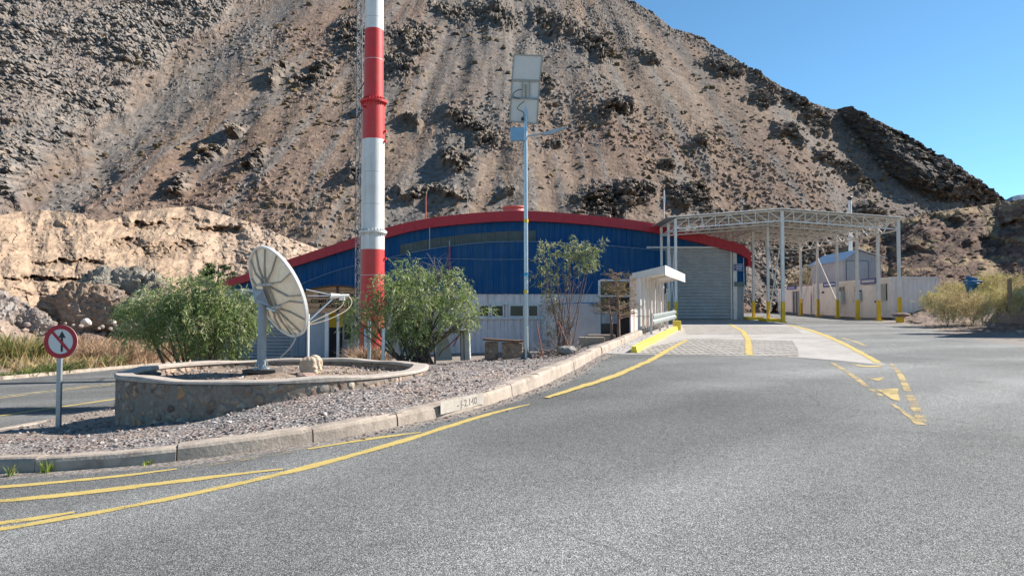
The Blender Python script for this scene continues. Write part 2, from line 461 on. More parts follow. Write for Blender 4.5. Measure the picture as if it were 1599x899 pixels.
def mat_gravel():
    m, nt, b = base_mat('gravel')
    tc = N(nt, 'ShaderNodeTexCoord').outputs['Object']
    v = N(nt, 'ShaderNodeTexVoronoi'); v.inputs['Scale'].default_value = 30; nt.links.new(tc, v.inputs['Vector'])
    s = N(nt, 'ShaderNodeSeparateColor'); nt.links.new(v.outputs['Color'], s.inputs[0])
    r = ramp(nt, [(0, (.075, .07, .07)), (.4, (.17, .155, .15)), (.7, (.26, .225, .21)), (1, (.46, .42, .39))], s.outputs[0])
    n = noise(nt, .9, 6, .65, tc, .5)
    r2 = ramp(nt, [(.4, (1, 1, 1)), (.65, (1.12, .96, .86))], n.outputs[0])
    c = mixn(nt, 1.0, r.outputs[0], r2.outputs[0], 'MULTIPLY')
    g = N(nt, 'ShaderNodeAttribute', attribute_name='dust')
    n4 = noise(nt, 2.2, 7, .7, tc)
    ad = N(nt, 'ShaderNodeMath', operation='ADD'); nt.links.new(g.outputs['Fac'], ad.inputs[0]); nt.links.new(n4.outputs[0], ad.inputs[1])
    rg = ramp(nt, [(.7, 0.0), (1.1, .85)], ad.outputs[0])
    n5 = noise(nt, 45, 5, .7, tc)
    du = ramp(nt, [(.3, (.20, .16, .13)), (.7, (.36, .30, .25))], n5.outputs[0])
    c = mixn(nt, rg.outputs[0], c, du.outputs[0])
    nt.links.new(c, b.inputs['Base Color']); b.inputs['Roughness'].default_value = .92; b.inputs['Specular IOR Level'].default_value = .2
    bump(nt, b, v.outputs['Distance'], .9, .02)
    return m
M_gravel = mat_gravel()
def mat_dirt():
    m, nt, b = base_mat('dirt')
    tc = N(nt, 'ShaderNodeTexCoord').outputs['Object']
    n = noise(nt, .8, 9, .72, tc, .3)
    r = ramp(nt, [(.3, (.19, .14, .105)), (.55, (.29, .22, .17)), (.75, (.37, .29, .23))], n.outputs[0])
    v = N(nt, 'ShaderNodeTexVoronoi'); v.inputs['Scale'].default_value = 11; nt.links.new(tc, v.inputs['Vector'])
    s = N(nt, 'ShaderNodeSeparateColor'); nt.links.new(v.outputs['Color'], s.inputs[0])
    r2 = ramp(nt, [(.2, .72), (.9, 1.25)], s.outputs[0])
    c = mixn(nt, 1.0, r.outputs[0], r2.outputs[0], 'MULTIPLY')
    nt.links.new(c, b.inputs['Base Color']); b.inputs['Roughness'].default_value = .95; b.inputs['Specular IOR Level'].default_value = .15
    bump(nt, b, n.outputs[0], .7, .12)
    return m
M_dirt = mat_dirt()

def kerb_dist(x, y):
    d = np.full(x.shape, 1e9)
    for i in range(0, len(KL), 3):
        d = np.minimum(d, (x - KL[i, 0]) ** 2 + (y - KL[i, 1]) ** 2)
    return np.sqrt(d)

# ground: one sheet out to the horizon
def axis(a, b, step, far, k=1.25):
    core = list(np.arange(a, b + .01, step)); s = step; x = b; hi = []
    while x < far: s *= k; x += s; hi.append(x)
    s = step; x = a; lo = []
    while x > -far: s *= k; x -= s; lo.append(x)
    return np.array(lo[::-1] + core + hi)
gx, gy = np.meshgrid(axis(-45, 40, .5, 4000), axis(-12, 70, .5, 4000))
rz = road_z(gx, gy)
kx = kerb_x(gy)
side = (gy < YK0 + .3) | (gx > kx - .05)                                   # main road side of the kerb
isla = (~side) & (gx > -9.1) & (gy < 52)
gz = np.where(side, rz - .07, rz - .07)
iz = island_z(np.clip(gx, -10, 12), np.clip(gy, 6, 60))
gz = np.where(isla, np.minimum(iz, 3) - .15, gz)
gz = np.where((gx > 6.5) & (gy > 44), rz - .07, gz)
lw = -18.7 - gx                                                           # beyond the left road
gz = np.where((lw > 0) & (gy > 4), zleft(gy) - .02 + np.minimum(.10 * lw, 2.2) + .08 * fbm(gx * .8, gy * .8, 4, 3), gz)
gz = np.where((gx < -8.6) & (gx > -19) & (gy > 8.4), np.minimum(gz, zleft(gy) - .08), gz)
gz = np.where(np.hypot(gx, gy) > 90, 1.0, gz)
grid_mesh('ground', np.stack([gx, gy, gz], -1), M_dirt)['kind'] = 'structure'

# main road sheet
def road_part(ys, full):
    us = np.linspace(0, 1, 150) ** (1.0 if full else 1.3)
    rows = []
    for y in ys:
        x0 = -60.0 if full else (float(kerb_x(y)) + .02)
        rows.append(np.stack([x0 + (62 - x0) * us, np.full(150, y), np.zeros(150)], -1))
    RM = np.array(rows); X, Y = RM[..., 0], RM[..., 1]; RM[..., 2] = road_z(X, Y)
    kd = kerb_dist(X, Y)
    grit = .55 * sst(.75, .12, kd) * (Y < 24) + .35 * sst(.5, .1, kd)
    edge = np.interp(Y, [0, 8, 14, 20, 27, 34, 42, 47, 60], [40, 15.5, 14.0, 14.2, 15.2, 17.6, 19.4, 21, 22])
    grit = np.maximum(grit, .62 * sst(-1.8, 3.0, X - edge))
    fn = fbm(X * .25, Y * .25, 4, 66)
    tone = 1.14 - .38 * sst(5.2, 10.5, Y + 1.2 * fn) * sst(9.5, 2.0, X + 2.5 * fn + .12 * Y)
    grid_mesh('road', RM, M_asphalt, extra={'grit': grit, 'tone': tone})['kind'] = 'structure'
road_part(np.linspace(-10, YK0, 44), True)
road_part(np.r_[YK0, np.arange(YK0 + .35, 64, .4)], False)
# side road on the left
xs, ys2 = np.meshgrid(np.linspace(-18.7, -9.1, 40), np.arange(YK0 + .3, 50, .5))
g2 = .5 * sst(1.2, .1, xs + 18.7) + .35 * sst(.6, .1, -9.1 - xs)
grid_mesh('side_road', np.stack([xs, ys2, zleft(ys2) + .004], -1), M_asphalt, extra={'grit': g2, 'tone': np.full(xs.shape, .85)})['kind'] = 'structure'
# gravel island between the kerbs
gp = [(k[0], k[1]) for k in KL[::4]]
def sheet(name, poly, zf, step, mat, thick_attr=None):
    P = np.array(poly); x0, y0 = P.min(0); x1, y1 = P.max(0)
    inner = []
    for x in np.arange(x0 + step * .5, x1, step):
        for y in np.arange(y0 + step * .5, y1, step):
            ins = False; j = len(P) - 1
            for i in range(len(P)):
                if (P[i, 1] > y) != (P[j, 1] > y) and x < (P[j, 0] - P[i, 0]) * (y - P[i, 1]) / (P[j, 1] - P[i, 1]) + P[i, 0]: ins = not ins
                j = i
            if ins: inner.append((x + random.uniform(-.1, .1) * step, y + random.uniform(-.1, .1) * step))
    vs = [Vector(p) for p in P] + [Vector(p) for p in inner]
    r = delaunay_2d_cdt(vs, [], [list(range(len(P)))], 1, 1e-5)
    V = np.array([(v.x, v.y) for v in r[0]])
    Z = zf(V[:, 0], V[:, 1])
    me = bpy.data.meshes.new(name); me.from_pydata([(a, b, c) for (a, b), c in zip(V, Z)], [], [tuple(f) for f in r[2]])
    if thick_attr:
        for k, fn in thick_attr.items():
            a = me.attributes.new(k, 'FLOAT', 'POINT'); a.data.foreach_set('value', fn(V[:, 0], V[:, 1]).astype(np.float32))
    for p in me.polygons: p.use_smooth = True
    me.materials.append(mat); me.update()
    o = link_mesh(name, me); o['kind'] = 'structure'; return o
gp2 = [p for p in gp if p[1] < 46] + [(7.8, 46.5), (-9.1, 46.5)]
def gravel_z(x, y): return island_z(x, y) + .03 * fbm(x * 1.3, y * 1.3, 3, 5)
def gravel_dust(x, y): return .5 * sst(-4.5, -7.5, x) + .45 * sst(19, 26, y)
sheet('gravel', gp2, gravel_z, .45, M_gravel, {'dust': gravel_dust})

# ---- kerb: cast stones end to end, one structure
mb = MB()
i = 0
while i < len(KL) - 2:
    far = KL[i, 1] > 24
    n = random.choice([8, 9, 10]) if not far else 12
    j = min(i + n, len(KL) - 1)
    seg = KL[i:j + 1]
    dz = random.uniform(-.012, .012); dx = random.uniform(-.012, .012)
    rings = []
    for k, (x, y, h) in enumerate(seg):
        a = KL[max(i + k - 1, 0)]; b = KL[min(i + k + 1, len(KL) - 1)]
        t = Vector((b[0] - a[0], b[1] - a[1], 0)).normalized(); nr = Vector((t.y, -t.x, 0))   # towards the road
        z = kerb_base(x, y); top = z + h + dz * (1 if x > -9 else .3)
        sh = .006 if k in (0, len(seg) - 1) else 0
        jt = random.uniform(-.006, .006)
        p = Vector((x, y, 0)) + nr * dx + t * (.008 if k == 0 else (-.008 if k == len(seg) - 1 else 0))
        low = top - (.45 if y < 22 else min(2.6, .45 + (y - 22) * .25)) if x > -9.05 else top - .3
        prof = [(.045, z - .12), (.02, top - .05 + jt), (.0, top - .015 - sh), (-.03, top - sh), (-.19, top - sh + jt), (-.215, top - .02), (-.22, low)]
        rings.append([p + nr * o + Vector((0, 0, zz)) for o, zz in prof])
    m = 7; vs = [v for r in rings for v in r]
    fs = []
    for a in range(len(rings) - 1):
        for c in range(m - 1): fs.append((a * m + c, (a + 1) * m + c, (a + 1) * m + c + 1, a * m + c + 1))
    fs.append(tuple(range(m))); fs.append(tuple(range((len(rings) - 1) * m, len(rings) * m))[::-1])
    mb.add(vs, fs)
    i = j
M_kerb = simple('kerb concrete', (.385, .315, .255), .92, 0, .2, 4, .9, dirt=(.17, .13, .10), dirt_scale=2.2, dirt_amt=.85)
mb.build('kerb', M_kerb)['kind'] = 'structure'
# far kerb of the side road
mb = MB()
for y in np.arange(9, 48, 1.5):
    a = (-18.72, y, float(zleft(y)) + .0); b = (-18.72, y + 1.48, float(zleft(y + 1.48)))
    mb.bar(Vector(a), Vector(b), .2, .26)
mb.build('kerb', M_kerb)['kind'] = 'structure'

# ---- paved ramp
def paving_right(y):  # right edge in plan
    return np.interp(y, PRY, PRX)
pr = [on_road(*p) for p in [(1385,571),(1352,553),(1318,536),(1290,524),(1262,514),(1232,507)]]
PRX = [p.x for p in pr]; PRY = [p.y for p in pr]
fr = [on_road(*p) for p in [(975,553),(1050,554),(1150,556),(1247,558),(1310,563)]]
lk = [(float(kerb_x(y)) + .05, y) for y in np.arange(fr[0].y + .3, 38.5, 1.0)]
poly = [(p.x, p.y) for p in fr] + [(p.x, p.y) for p in pr] + [(14.8, 42.5), (14.8, 47.2), (8.0, 47.2), (8.0, 39.0)] + lk[::-1]
def mat_paving():
    m, nt, b = base_mat('pale concrete paving')
    tc = N(nt, 'ShaderNodeTexCoord').outputs['Object']
    n = noise(nt, .9, 8, .68, tc, .6); n2 = noise(nt, 14, 6, .7, tc)
    r = ramp(nt, [(.28, (.27, .24, .215)), (.5, (.37, .34, .31)), (.72, (.45, .42, .39))], n.outputs[0])
    r2 = ramp(nt, [(.3, .85), (.7, 1.1)], n2.outputs[0])
    c = mixn(nt, 1.0, r.outputs[0], r2.outputs[0], 'MULTIPLY')
    nt.links.new(c, b.inputs['Base Color']); b.inputs['Roughness'].default_value = .9; bump(nt, b, n2.outputs[0], .4, .01)
    return m
M_paving = mat_paving()
sheet('paving', poly, lambda x, y: road_z(x, y) + .006, .8, M_paving)
def mat_cobble(name, joint, lo, hi, sc):
    m, nt, b = base_mat(name)
    tc = N(nt, 'ShaderNodeTexCoord').outputs['Object']
    nd = noise(nt, 1.1, 4, .6, tc)
    mp = N(nt, 'ShaderNodeMix', data_type='RGBA', blend_type='LINEAR_LIGHT'); mp.inputs[0].default_value = .07
    nt.links.new(tc, mp.inputs[6]); nt.links.new(nd.outputs['Color'], mp.inputs[7])
    mq = N(nt, 'ShaderNodeMapping'); mq.inputs['Scale'].default_value = (1, .27, 1); mq.inputs['Rotation'].default_value = (0, 0, -.06); nt.links.new(mp.outputs[2], mq.inputs[0])
    br = N(nt, 'ShaderNodeTexBrick'); br.inputs['Scale'].default_value = sc; br.inputs['Mortar Size'].default_value = .016
    br.inputs['Mortar Smooth'].default_value = .3; br.inputs['Brick Width'].default_value = .20; br.inputs['Row Height'].default_value = .21; br.offset = .45
    br.inputs['Color1'].default_value = (*lo, 1); br.inputs['Color2'].default_value = (*hi, 1); br.inputs['Mortar'].default_value = (*joint, 1)
    nt.links.new(mq.outputs[0], br.inputs['Vector'])
    n2 = noise(nt, 9, 7, .7, tc); r2 = ramp(nt, [(.3, .78), (.7, 1.15)], n2.outputs[0])
    c = mixn(nt, 1.0, br.outputs[0], r2.outputs[0], 'MULTIPLY')
    nt.links.new(c, b.inputs['Base Color']); b.inputs['Roughness'].default_value = .9
    bump(nt, b, br.outputs['Fac'], .6, -.02)
    return m
M_cobA = mat_cobble('cobbles', (.045, .037, .032), (.28, .25, .22), (.36, .33, .295), 1.0)
M_cobB = mat_cobble('worn cobbles', (.19, .165, .145), (.29, .26, .235), (.36, .33, .30), 1.1)
ca = [on_road(*p) for p in [(990,552),(1050,553.5),(1150,555.5),(1247,557),(1246,546),(1238,532),(1160,530.5),(1078,529),(1020,541)]]
sheet('cobbles', [(p.x, p.y) for p in ca], lambda x, y: road_z(x, y) + .011, .8, M_cobA)
cb = [on_road(*p) for p in [(1072,522),(1150,523),(1252,520),(1236,510),(1150,508.5),(1066,508.5)]]
sheet('cobbles', [(p.x, p.y) for p in cb], lambda x, y: road_z(x, y) + .011, .9, M_cobB)

# ---- painted markings (worn paint laid on the road)
def mat_paint(name, wear, col):
    m, nt, b = base_mat(name)
    tc = N(nt, 'ShaderNodeTexCoord').outputs['Object']
    v = N(nt, 'ShaderNodeTexVoronoi'); v.inputs['Scale'].default_value = 165; nt.links.new(tc, v.inputs['Vector'])
    n1 = noise(nt, 1.8, 5, .65, tc); n2 = noise(nt, 60, 4, .85, tc)
    ad = N(nt, 'ShaderNodeMath', operation='ADD'); nt.links.new(n1.outputs[0], ad.inputs[0]); nt.links.new(n2.outputs[0], ad.inputs[1])
    fa = N(nt, 'ShaderNodeAttribute', attribute_name='fade'); a2 = N(nt, 'ShaderNodeMath', operation='MULTIPLY_ADD'); nt.links.new(fa.outputs['Fac'], a2.inputs[0]); a2.inputs[1].default_value = .34; nt.links.new(ad.outputs[0], a2.inputs[2])
    hv = N(nt, 'ShaderNodeMath', operation='MULTIPLY'); nt.links.new(a2.outputs[0], hv.inputs[0]); hv.inputs[1].default_value = .5
    rm = ramp(nt, [((wear + .26) / 2, 0.0), ((wear + .38) / 2, .95)], hv.outputs[0])
    n4 = noise(nt, 9, 6, .7, tc)
    pc = ramp(nt, [(.3, tuple(c * .74 for c in col)), (.7, col)], n4.outputs[0])
    nt.links.new(pc.outputs[0], b.inputs['Base Color']); b.inputs['Roughness'].default_value = .8; b.inputs['Specular IOR Level'].default_value = .25
    bump(nt, b, v.outputs['Distance'], .4, .006)
    nt.links.new(rm.outputs[0], b.inputs['Alpha'])            # where the paint has worn off, the road shows
    return m
M_p1 = mat_paint('road paint', .80, (.60, .45, .15)); M_p2 = mat_paint('worn road paint', .92, (.58, .44, .19))
M_p3 = mat_paint('faded road paint', .985, (.54, .41, .20)); M_p4 = mat_paint('pale road paint', .98, (.58, .49, .28))
def marking(pp, wpx, mat, dz=.005, px=True, zf=None):
    """strip along photo points pp; wpx width in metres (number or list)"""
    P = [on_road(*p) for p in pp] if px else [Vector((p[0], p[1], 0)) for p in pp]
    W = wpx if hasattr(wpx, '__len__') else [wpx] * len(P)
    Q = resample([(p.x, p.y, w_) for p, w_ in zip(P, W)], .2)
    vs = []; fs = []
    for i in range(len(Q)):
        a = Q[max(i - 1, 0)]; b = Q[min(i + 1, len(Q) - 1)]
        t = Vector((b[0] - a[0], b[1] - a[1])).normalized(); n = Vector((-t.y, t.x))
        for s in (-.62, -.30, .30, .62):
            x = Q[i, 0] + n.x * Q[i, 2] * s + random.uniform(-.006, .006); y = Q[i, 1] + n.y * Q[i, 2] * s + random.uniform(-.006, .006)
            vs.append((x, y, (float(road_z(x, y)) if zf is None else float(zf(y))) + dz))
        if i:
            for k in range(3): fs.append((4 * i - 4 + k, 4 * i - 3 + k, 4 * i + 1 + k, 4 * i + k))
    fade = [0.0, 1.0, 1.0, 0.0] * len(Q)
    o = MB().add(vs, fs).build('road_marking', mat, fixn=False); o['kind'] = 'structure'
    at_ = o.data.attributes.new('fade', 'FLOAT', 'POINT'); at_.data.foreach_set('value', fade)
    for p in o.data.polygons:
        if p.normal.z < 0: p.flip()
    return o
marking([(-60,765),(0,760.5),(100,752),(200,742),(300,729)], [.12]*4 + [.03], M_p1)
marking([(300,729.5),(350,723),(420,712),(480,701)], [.02,.03,.03,.06], M_p3)
marking([(480,701),(560,688),(600,682),(672,673)], [.08,.12,.12,.05], M_p1)
marking([(-60,788),(0,782),(100,773),(200,761),(330,745),(470,729)], [.15,.15,.15,.15,.13,.05], M_p1)
marking([(-60,824),(0,817),(60,809),(120,799)], [.14,.14,.13,.04], M_p1)
marking([(-60,836),(0,827),(100,811),(200,792),(300,772),(400,750),(500,725),(600,698),(700,666),(780,641),(828,631)], [.12]*5 + [.15,.16,.15,.13,.13,.03], M_p1)
marking([(853,622),(900,607),(960,588),(1020,561),(1052,542),(1073,531)], [.10,.17,.18,.18,.17,.15], M_p1, .016)
marking([(1138,506),(1160,517),(1168,530),(1170,556)], [.18,.2,.2,.2], M_p1, .016)
marking([(1232,507.5),(1262,514.5),(1290,524.5),(1318,537),(1348,553),(1374,568)], [.22,.24,.24,.2,.17,.16], M_p1, .012)
marking([(1314,527),(1335,533),(1352,540)], .14, M_p2)
marking([(1280,521),(1300,525)], .12, M_p2)
marking([(1300,567),(1330,585),(1352,603),(1380,620)], [.14,.15,.15,.1], M_p3)
marking([(1392,568),(1405,583),(1422,620),(1442,662)], [.1,.14,.17,.17], M_p3)
marking([(1390,628),(1420,650),(1440,664)], [.06,.10,.16], M_p3)
def patch(pp, mat, dz=.007):
    P = [on_road(*p, dz) for p in pp]
    c = sum(P, Vector()) / len(P); m = len(P); P2_ = P + [p.lerp(c, .30) for p in P]
    o = MB().add(P2_, [(i, (i + 1) % m, m + (i + 1) % m, m + i) for i in range(m)] + [tuple(range(m, 2 * m))]).build('road_marking', mat, fixn=False); o['kind'] = 'structure'
    at_ = o.data.attributes.new('fade', 'FLOAT', 'POINT'); at_.data.foreach_set('value', [0.0] * m + [1.0] * m)
    for p in o.data.polygons:
        if p.normal.z < 0: p.flip()
patch([(1318,566),(1350,571),(1384,569.5),(1382,573),(1345,573)], M_p2)
patch([(1345,586),(1362,590),(1385,588),(1376,595),(1366,594)], M_p2)
patch([(1361,605),(1405,604),(1408,629),(1398,627)], M_p2)
zl = lambda y: zleft(y) + .004
marking([(-13.9, 9), (-13.9, 14), (-13.8, 22), (-13.6, 30), (-13.4, 40)], .14, M_p4, .005, False, zl)
marking([(-13.6, 9), (-13.6, 14), (-13.5, 22), (-13.25, 27)], .12, M_p2, .005, False, zl)
marking([(-10.9, 9), (-10.8, 14), (-10.3, 20), (-9.9, 24)], .14, M_p1, .005, False, zl)

# ------------------------------------------------------------------ the mountain
def ground_attr(name, **k): return attr_mat(name, .95, **k)
M_rock = attr_mat('mountain rock', .95, bscale=1.4, bstr=.5, bdist=.25, var=.34, vscale=.7, spec=.12)
SKY = [(-700,-95),(0,-90),(600,-92),(860,-70),(930,-38),(985,0),(1020,18),(1050,40),(1100,58),(1145,90),(1200,125),(1260,158),(1300,170),(1330,170),(1400,210),(1440,235),(1490,268),(1530,293),(1560,307),(1590,322),(1660,345),(2200,400)]
px = np.r_[np.arange(-650, -40, 9.0), np.arange(-40, 1640, 1.45), np.arange(1640, 2200, 9.0)]
nr_ = 390
s = np.linspace(0, 1, nr_)
top = np.interp(px, *zip(*SKY))
PXg, Sg = np.meshgrid(px, s)
PYg = 505 + (top[None, :] - 505) * Sg
E = np.tan(np.arctan((449.5 - PYg) / F) + PITCH)
SL = .70
Db = np.interp(px, [-600, 0, 250, 500, 800, 1000, 1300, 1500, 1700, 2200], [60, 72, 80, 83, 88, 95, 114, 132, 150, 190])[None, :]
Yg = (SL * Db) / (SL - E)
Zg = EYE + E * Yg
Xg = (PXg - 799.5) / F * Yg * (1.0 / CP) * .9985
th = np.arctan2(PXg - 800, PYg + 260); rho = np.hypot(PXg - 800, PYg + 260)
# masks
wx = 14 * fbm(PXg * .02, PYg * .02, 4, 70); wy = 14 * fbm(PXg * .02, PYg * .02, 4, 90)
pxw, pyw = PXg + wx, PYg + wy
gl = ((pxw - 60) * (20 - 330) - (pyw - 330) * (430 - 60)) / math.hypot(370, 310)        # signed distance to the gully, + = right/below
left = sst(22, 70, gl)
gully = np.exp(-(gl / 30) ** 2)
OUT = [(710,250,30,24,0),(735,195,52,26,.5),(760,215,36,20,0),(945,172,46,22,.2),(985,165,14,10,0),(670,300,85,12,.05),(940,318,60,34,0),(985,300,40,22,0),(1075,305,60,28,.1),(1150,345,80,34,.1),(1235,375,60,44,.2),
       (320,235,38,14,-.65),(280,292,34,13,-.6),(395,250,28,15,-.3),(360,205,30,10,-.6),(430,120,30,12,-.6),(495,115,42,22,-.5),(545,60,44,40,-.4),(625,105,42,26,.2),(640,60,46,38,.2),(560,265,16,26,0),(700,20,40,18,0),(770,25,60,30,.2),(870,40,70,24,.35),
       (930,75,50,22,.4),(1010,85,36,16,.4),(1130,105,50,15,.5),(1190,135,50,14,.6),(1255,165,46,12,.5),(1180,160,22,26,0),(1340,275,44,14,.75),(1300,250,40,12,.75),(1285,195,26,10,.6),(1230,215,40,12,.8),(1120,330,40,20,0),(870,230,24,14,0),(640,190,22,12,0),
       (795,300,22,12,0),(1090,230,26,12,.4),(1040,260,20,10,.3),(840,130,30,14,.4),(585,165,26,18,0),(1280,390,70,24,0),(1360,330,40,18,.5)]
oc = np.zeros_like(PXg)
for cx, cy, rx, ry, a in OUT:
    c, s_ = math.cos(a), math.sin(a); dx, dy = pxw - cx, pyw - cy
    oc = np.maximum(oc, sst(1.10, .40, np.sqrt(((dx * c + dy * s_) / rx) ** 2 + ((-dx * s_ + dy * c) / ry) ** 2)))
nz = fbm(Xg * .045, Yg * .03, 5, 41)
rocky = np.clip(np.maximum(oc, left * (.50 + .50 * sst(-.25, .15, fbm(Xg * .06, Yg * .045, 4, 55) + .08))), 0, 1)
topz = sst(150, 30, PYg) * sst(560, 760, PXg) * .4
rocky = np.maximum(rocky, topz * sst(.05, .35, nz))
skyl = sst(26, 4, PYg - top[None, :]) * (PXg > 960)
rocky = np.maximum(rocky, skyl * .8)
low = sst(325, 385, PYg) * sst(980, 1080, PXg) * .8
rocky = np.maximum(rocky, low * sst(-.25, .15, fbm(Xg * .09, Yg * .07, 4, 77)))
# right ridge: a cliff standing proud of the scree
cl = np.interp(PXg, [1300, 1312, 1330, 1360, 1385, 1420, 1460, 1530, 1572], [165, 176, 200, 232, 262, 302, 318, 330, 322])
cdist = cl - pyw * .35 - PYg * .65
cliff = sst(-2, 44, cdist) * sst(1306, 1322, PXg) * sst(1590, 1480, PXg); cface = sst(-2, 4, cdist) * sst(1306, 1316, PXg) * sst(1600, 1560, PXg)
# displacement along the slope normal
h = 1.5 * fbm(th * 5, rho * .0045, 3, 12) + .12 * fbm(th * 20, rho * .012, 3, 14)
h -= .9 * gully * sst(-40, 60, PYg) ; h += left * (.2 + 1.0 * fbm(Xg * .035, Yg * .03, 4, 33, ridged=True))
b1, _ = blocks(Xg * .20 + .15 * nz, Zg * .30, 3, .9)
b2, _ = blocks(Xg * .52, Zg * .75 + .3 * nz, 8, .9)
b3, _ = blocks(Xg * 1.3, Zg * 1.8, 18, 1.0)
b1 = np.clip(b1, -.2, 1.2); b2 = np.clip(b2, -.2, 1.2); b3 = np.clip(b3, -.2, 1.2)
b4, _ = blocks(Xg * 2.6, Zg * 3.4, 38, .9); b4 = np.clip(b4, -.1, 1.1)
ocs = .42 + .58 * np.maximum(oc * .85, .55 * left)
h += rocky * ocs * (1.5 * (b1 - .2) + 1.25 * (b2 - .35) + .9 * (b3 - .45) + .55 * (b4 - .5) + .9 * fbm(Xg * .15, Zg * .2, 4, 19, ridged=True) + .2)
scr, _ = blocks(Xg * 1.1, Zg * 1.7, 29, .8); scr = np.clip(scr, 0, 1)
coarse = sst(-.1, .4, fbm(Xg * .03, Zg * .04, 3, 61))
h += (1 - rocky) * (.20 * (scr ** 6) * (.4 + 1.6 * coarse) + .09 * fbm(Xg * .4, Zg * .6, 4, 23) + .05 * fbm(Xg * 2.1, Zg * 2.6, 2, 27))
terr = (fbm(Xg * .12, Zg * .45, 3, 88))
h += (1 - rocky) * .10 * terr
hc = cliff * 13.0 + cface * (1.6 * (b1 - .5) + .9 * (b2 - .5) + .4 * (b3 - .5))
h *= sst(.0, .06, Sg) * .9 + .1
hr_ = h * np.clip(rocky * 1.3, 0, 1); hs_ = h - hr_
Pm = np.stack([Xg + .10 * h - .42 * hc, Yg - 1.15 * hr_ - .7 * hs_ - hc, Zg + .06 * hr_ + .55 * hs_ - .22 * hc], -1)
# stone colours; the outcrop dark holds desert varnish and painted shade
tan = np.array([.190, .141, .108]); red = np.array([.172, .118, .091]); grey = np.array([.152, .139, .128]); dark = np.array([.098, .084, .074]); pale = np.array([.28, .225, .18]); ochre = np.array([.23, .15, .075])
cb_ = np.clip(.5 + .9 * fbm(Xg * .02, Zg * .03, 4, 101), 0, 1)
Cm = mixc(np.broadcast_to(tan, PXg.shape + (3,)), np.broadcast_to(red, PXg.shape + (3,)), cb_)
st = sst(.02, .35, fbm(th * 22, rho * .004, 4, 111) + .25 * fbm(Xg * .05, Zg * .05, 3, 113))
stc = np.abs(th - np.interp(PYg, [-60, 40, 330, 420], [.16, .10, -.28, -.36]))
st = np.maximum(st * .75, sst(.13, .02, stc + .05 * nz) * .9)
st = np.maximum(st, gully * .9)
st = np.maximum(st, sst(1260, 1330, PXg) * .55 * sst(.1, .4, Sg)); st = np.maximum(st, sst(900, 860, PXg) * sst(640, 700, PXg) * sst(220, 60, PYg) * .8)
st = np.maximum(st, left * .30)
Cm = mixc(Cm, np.broadcast_to(grey, Cm.shape), np.clip(st, 0, 1) * .9)
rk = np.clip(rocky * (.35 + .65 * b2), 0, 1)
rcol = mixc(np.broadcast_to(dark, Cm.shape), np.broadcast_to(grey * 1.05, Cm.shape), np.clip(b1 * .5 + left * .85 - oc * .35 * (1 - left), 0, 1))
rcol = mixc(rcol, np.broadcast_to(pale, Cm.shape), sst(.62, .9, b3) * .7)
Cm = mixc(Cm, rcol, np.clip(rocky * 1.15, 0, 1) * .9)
Cm = mixc(Cm, np.broadcast_to(np.array([.28, .22, .175]), Cm.shape), low * rocky * sst(.4, .75, b2) * .8)
Cm = mixc(Cm, np.broadcast_to(dark * .9, Cm.shape), cface * .75)  # shadow side of the cliff painted into its colour
pb = h2(np.floor(Xg * 1.1), np.floor(Zg * 1.7), 5)
Cm = Cm * (.82 + .36 * scr[..., None])
Cm = mixc(Cm, np.broadcast_to(ochre, Cm.shape), sst(.3, .55, fbm(Xg * .35, Zg * .35, 3, 131)) * .18 * (1 - left))
# back of the ridge
nb = 14
back = np.repeat(Pm[-1:], nb, 0).copy(); k = (np.arange(1, nb + 1) / nb)[:, None]
back[..., 1] += 260 * k ** 1.5; back[..., 2] -= 150 * k ** 1.7
Pm = np.concatenate([Pm, back]); Cm = np.concatenate([Cm, np.repeat(Cm[-1:], nb, 0)])
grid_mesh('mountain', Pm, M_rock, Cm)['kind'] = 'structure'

# loose rocks and tufts on the slope: nobody could count them
def ico():
    bm = bmesh.new(); bmesh.ops.create_icosphere(bm, subdivisions=1, radius=1)
    V = np.array([v.co[:] for v in bm.verts]); Fc = np.array([[v.index for v in f.verts] for f in bm.faces]); bm.free(); return V, Fc
IV, IF = ico()
def rocks_soup(name, C, R, cols, mat, squash=(1, 1, .7), jit=.35):
    n = len(C); V = IV[None] * (1 + jit * (RS.rand(n, len(IV), 1) - .5) * 2)
    V = V * (np.array(squash)[None, None] * (1 + .5 * (RS.rand(n, 1, 3) - .5)))
    a = RS.rand(n) * 6.28; ca, sa = np.cos(a)[:, None], np.sin(a)[:, None]
    V = np.stack([V[..., 0] * ca - V[..., 1] * sa, V[..., 0] * sa + V[..., 1] * ca, V[..., 2]], -1)
    V = V * R[:, None, None] + C[:, None]
    T = V[:, IF].reshape(-1, 3)
    return soup(name, T, 3, mat, np.repeat(cols, len(IF), 0))
def slope_points(n, wfun=None):
    r = RS.randint(8, nr_ - 6, n * 3); c = RS.randint(0, len(px), n * 3)
    ok = (PXg[r, c] > -60) & (PXg[r, c] < 1640)
    if wfun is not None: ok &= RS.rand(n * 3) < wfun(r, c)
    r, c = r[ok][:n], c[ok][:n]; return r, c
r, c = slope_points(19000, lambda r, c: .35 + .65 * np.clip(rocky[r, c] + coarse[r, c] * .7 + low[r, c], 0, 1))
R = .08 + .40 * RS.rand(len(r)) ** 4 + .25 * rocky[r, c] * RS.rand(len(r)) ** 2; R *= np.clip(Yg[r, c] / 130, .6, 1.5)
cc = Cm[r, c] * (.75 + .9 * RS.rand(len(r), 1)); cc = np.clip(cc, .04, .5)
rocks_soup('scree_rocks', Pm[r, c], R, cc, M_rock)['kind'] = 'stuff'
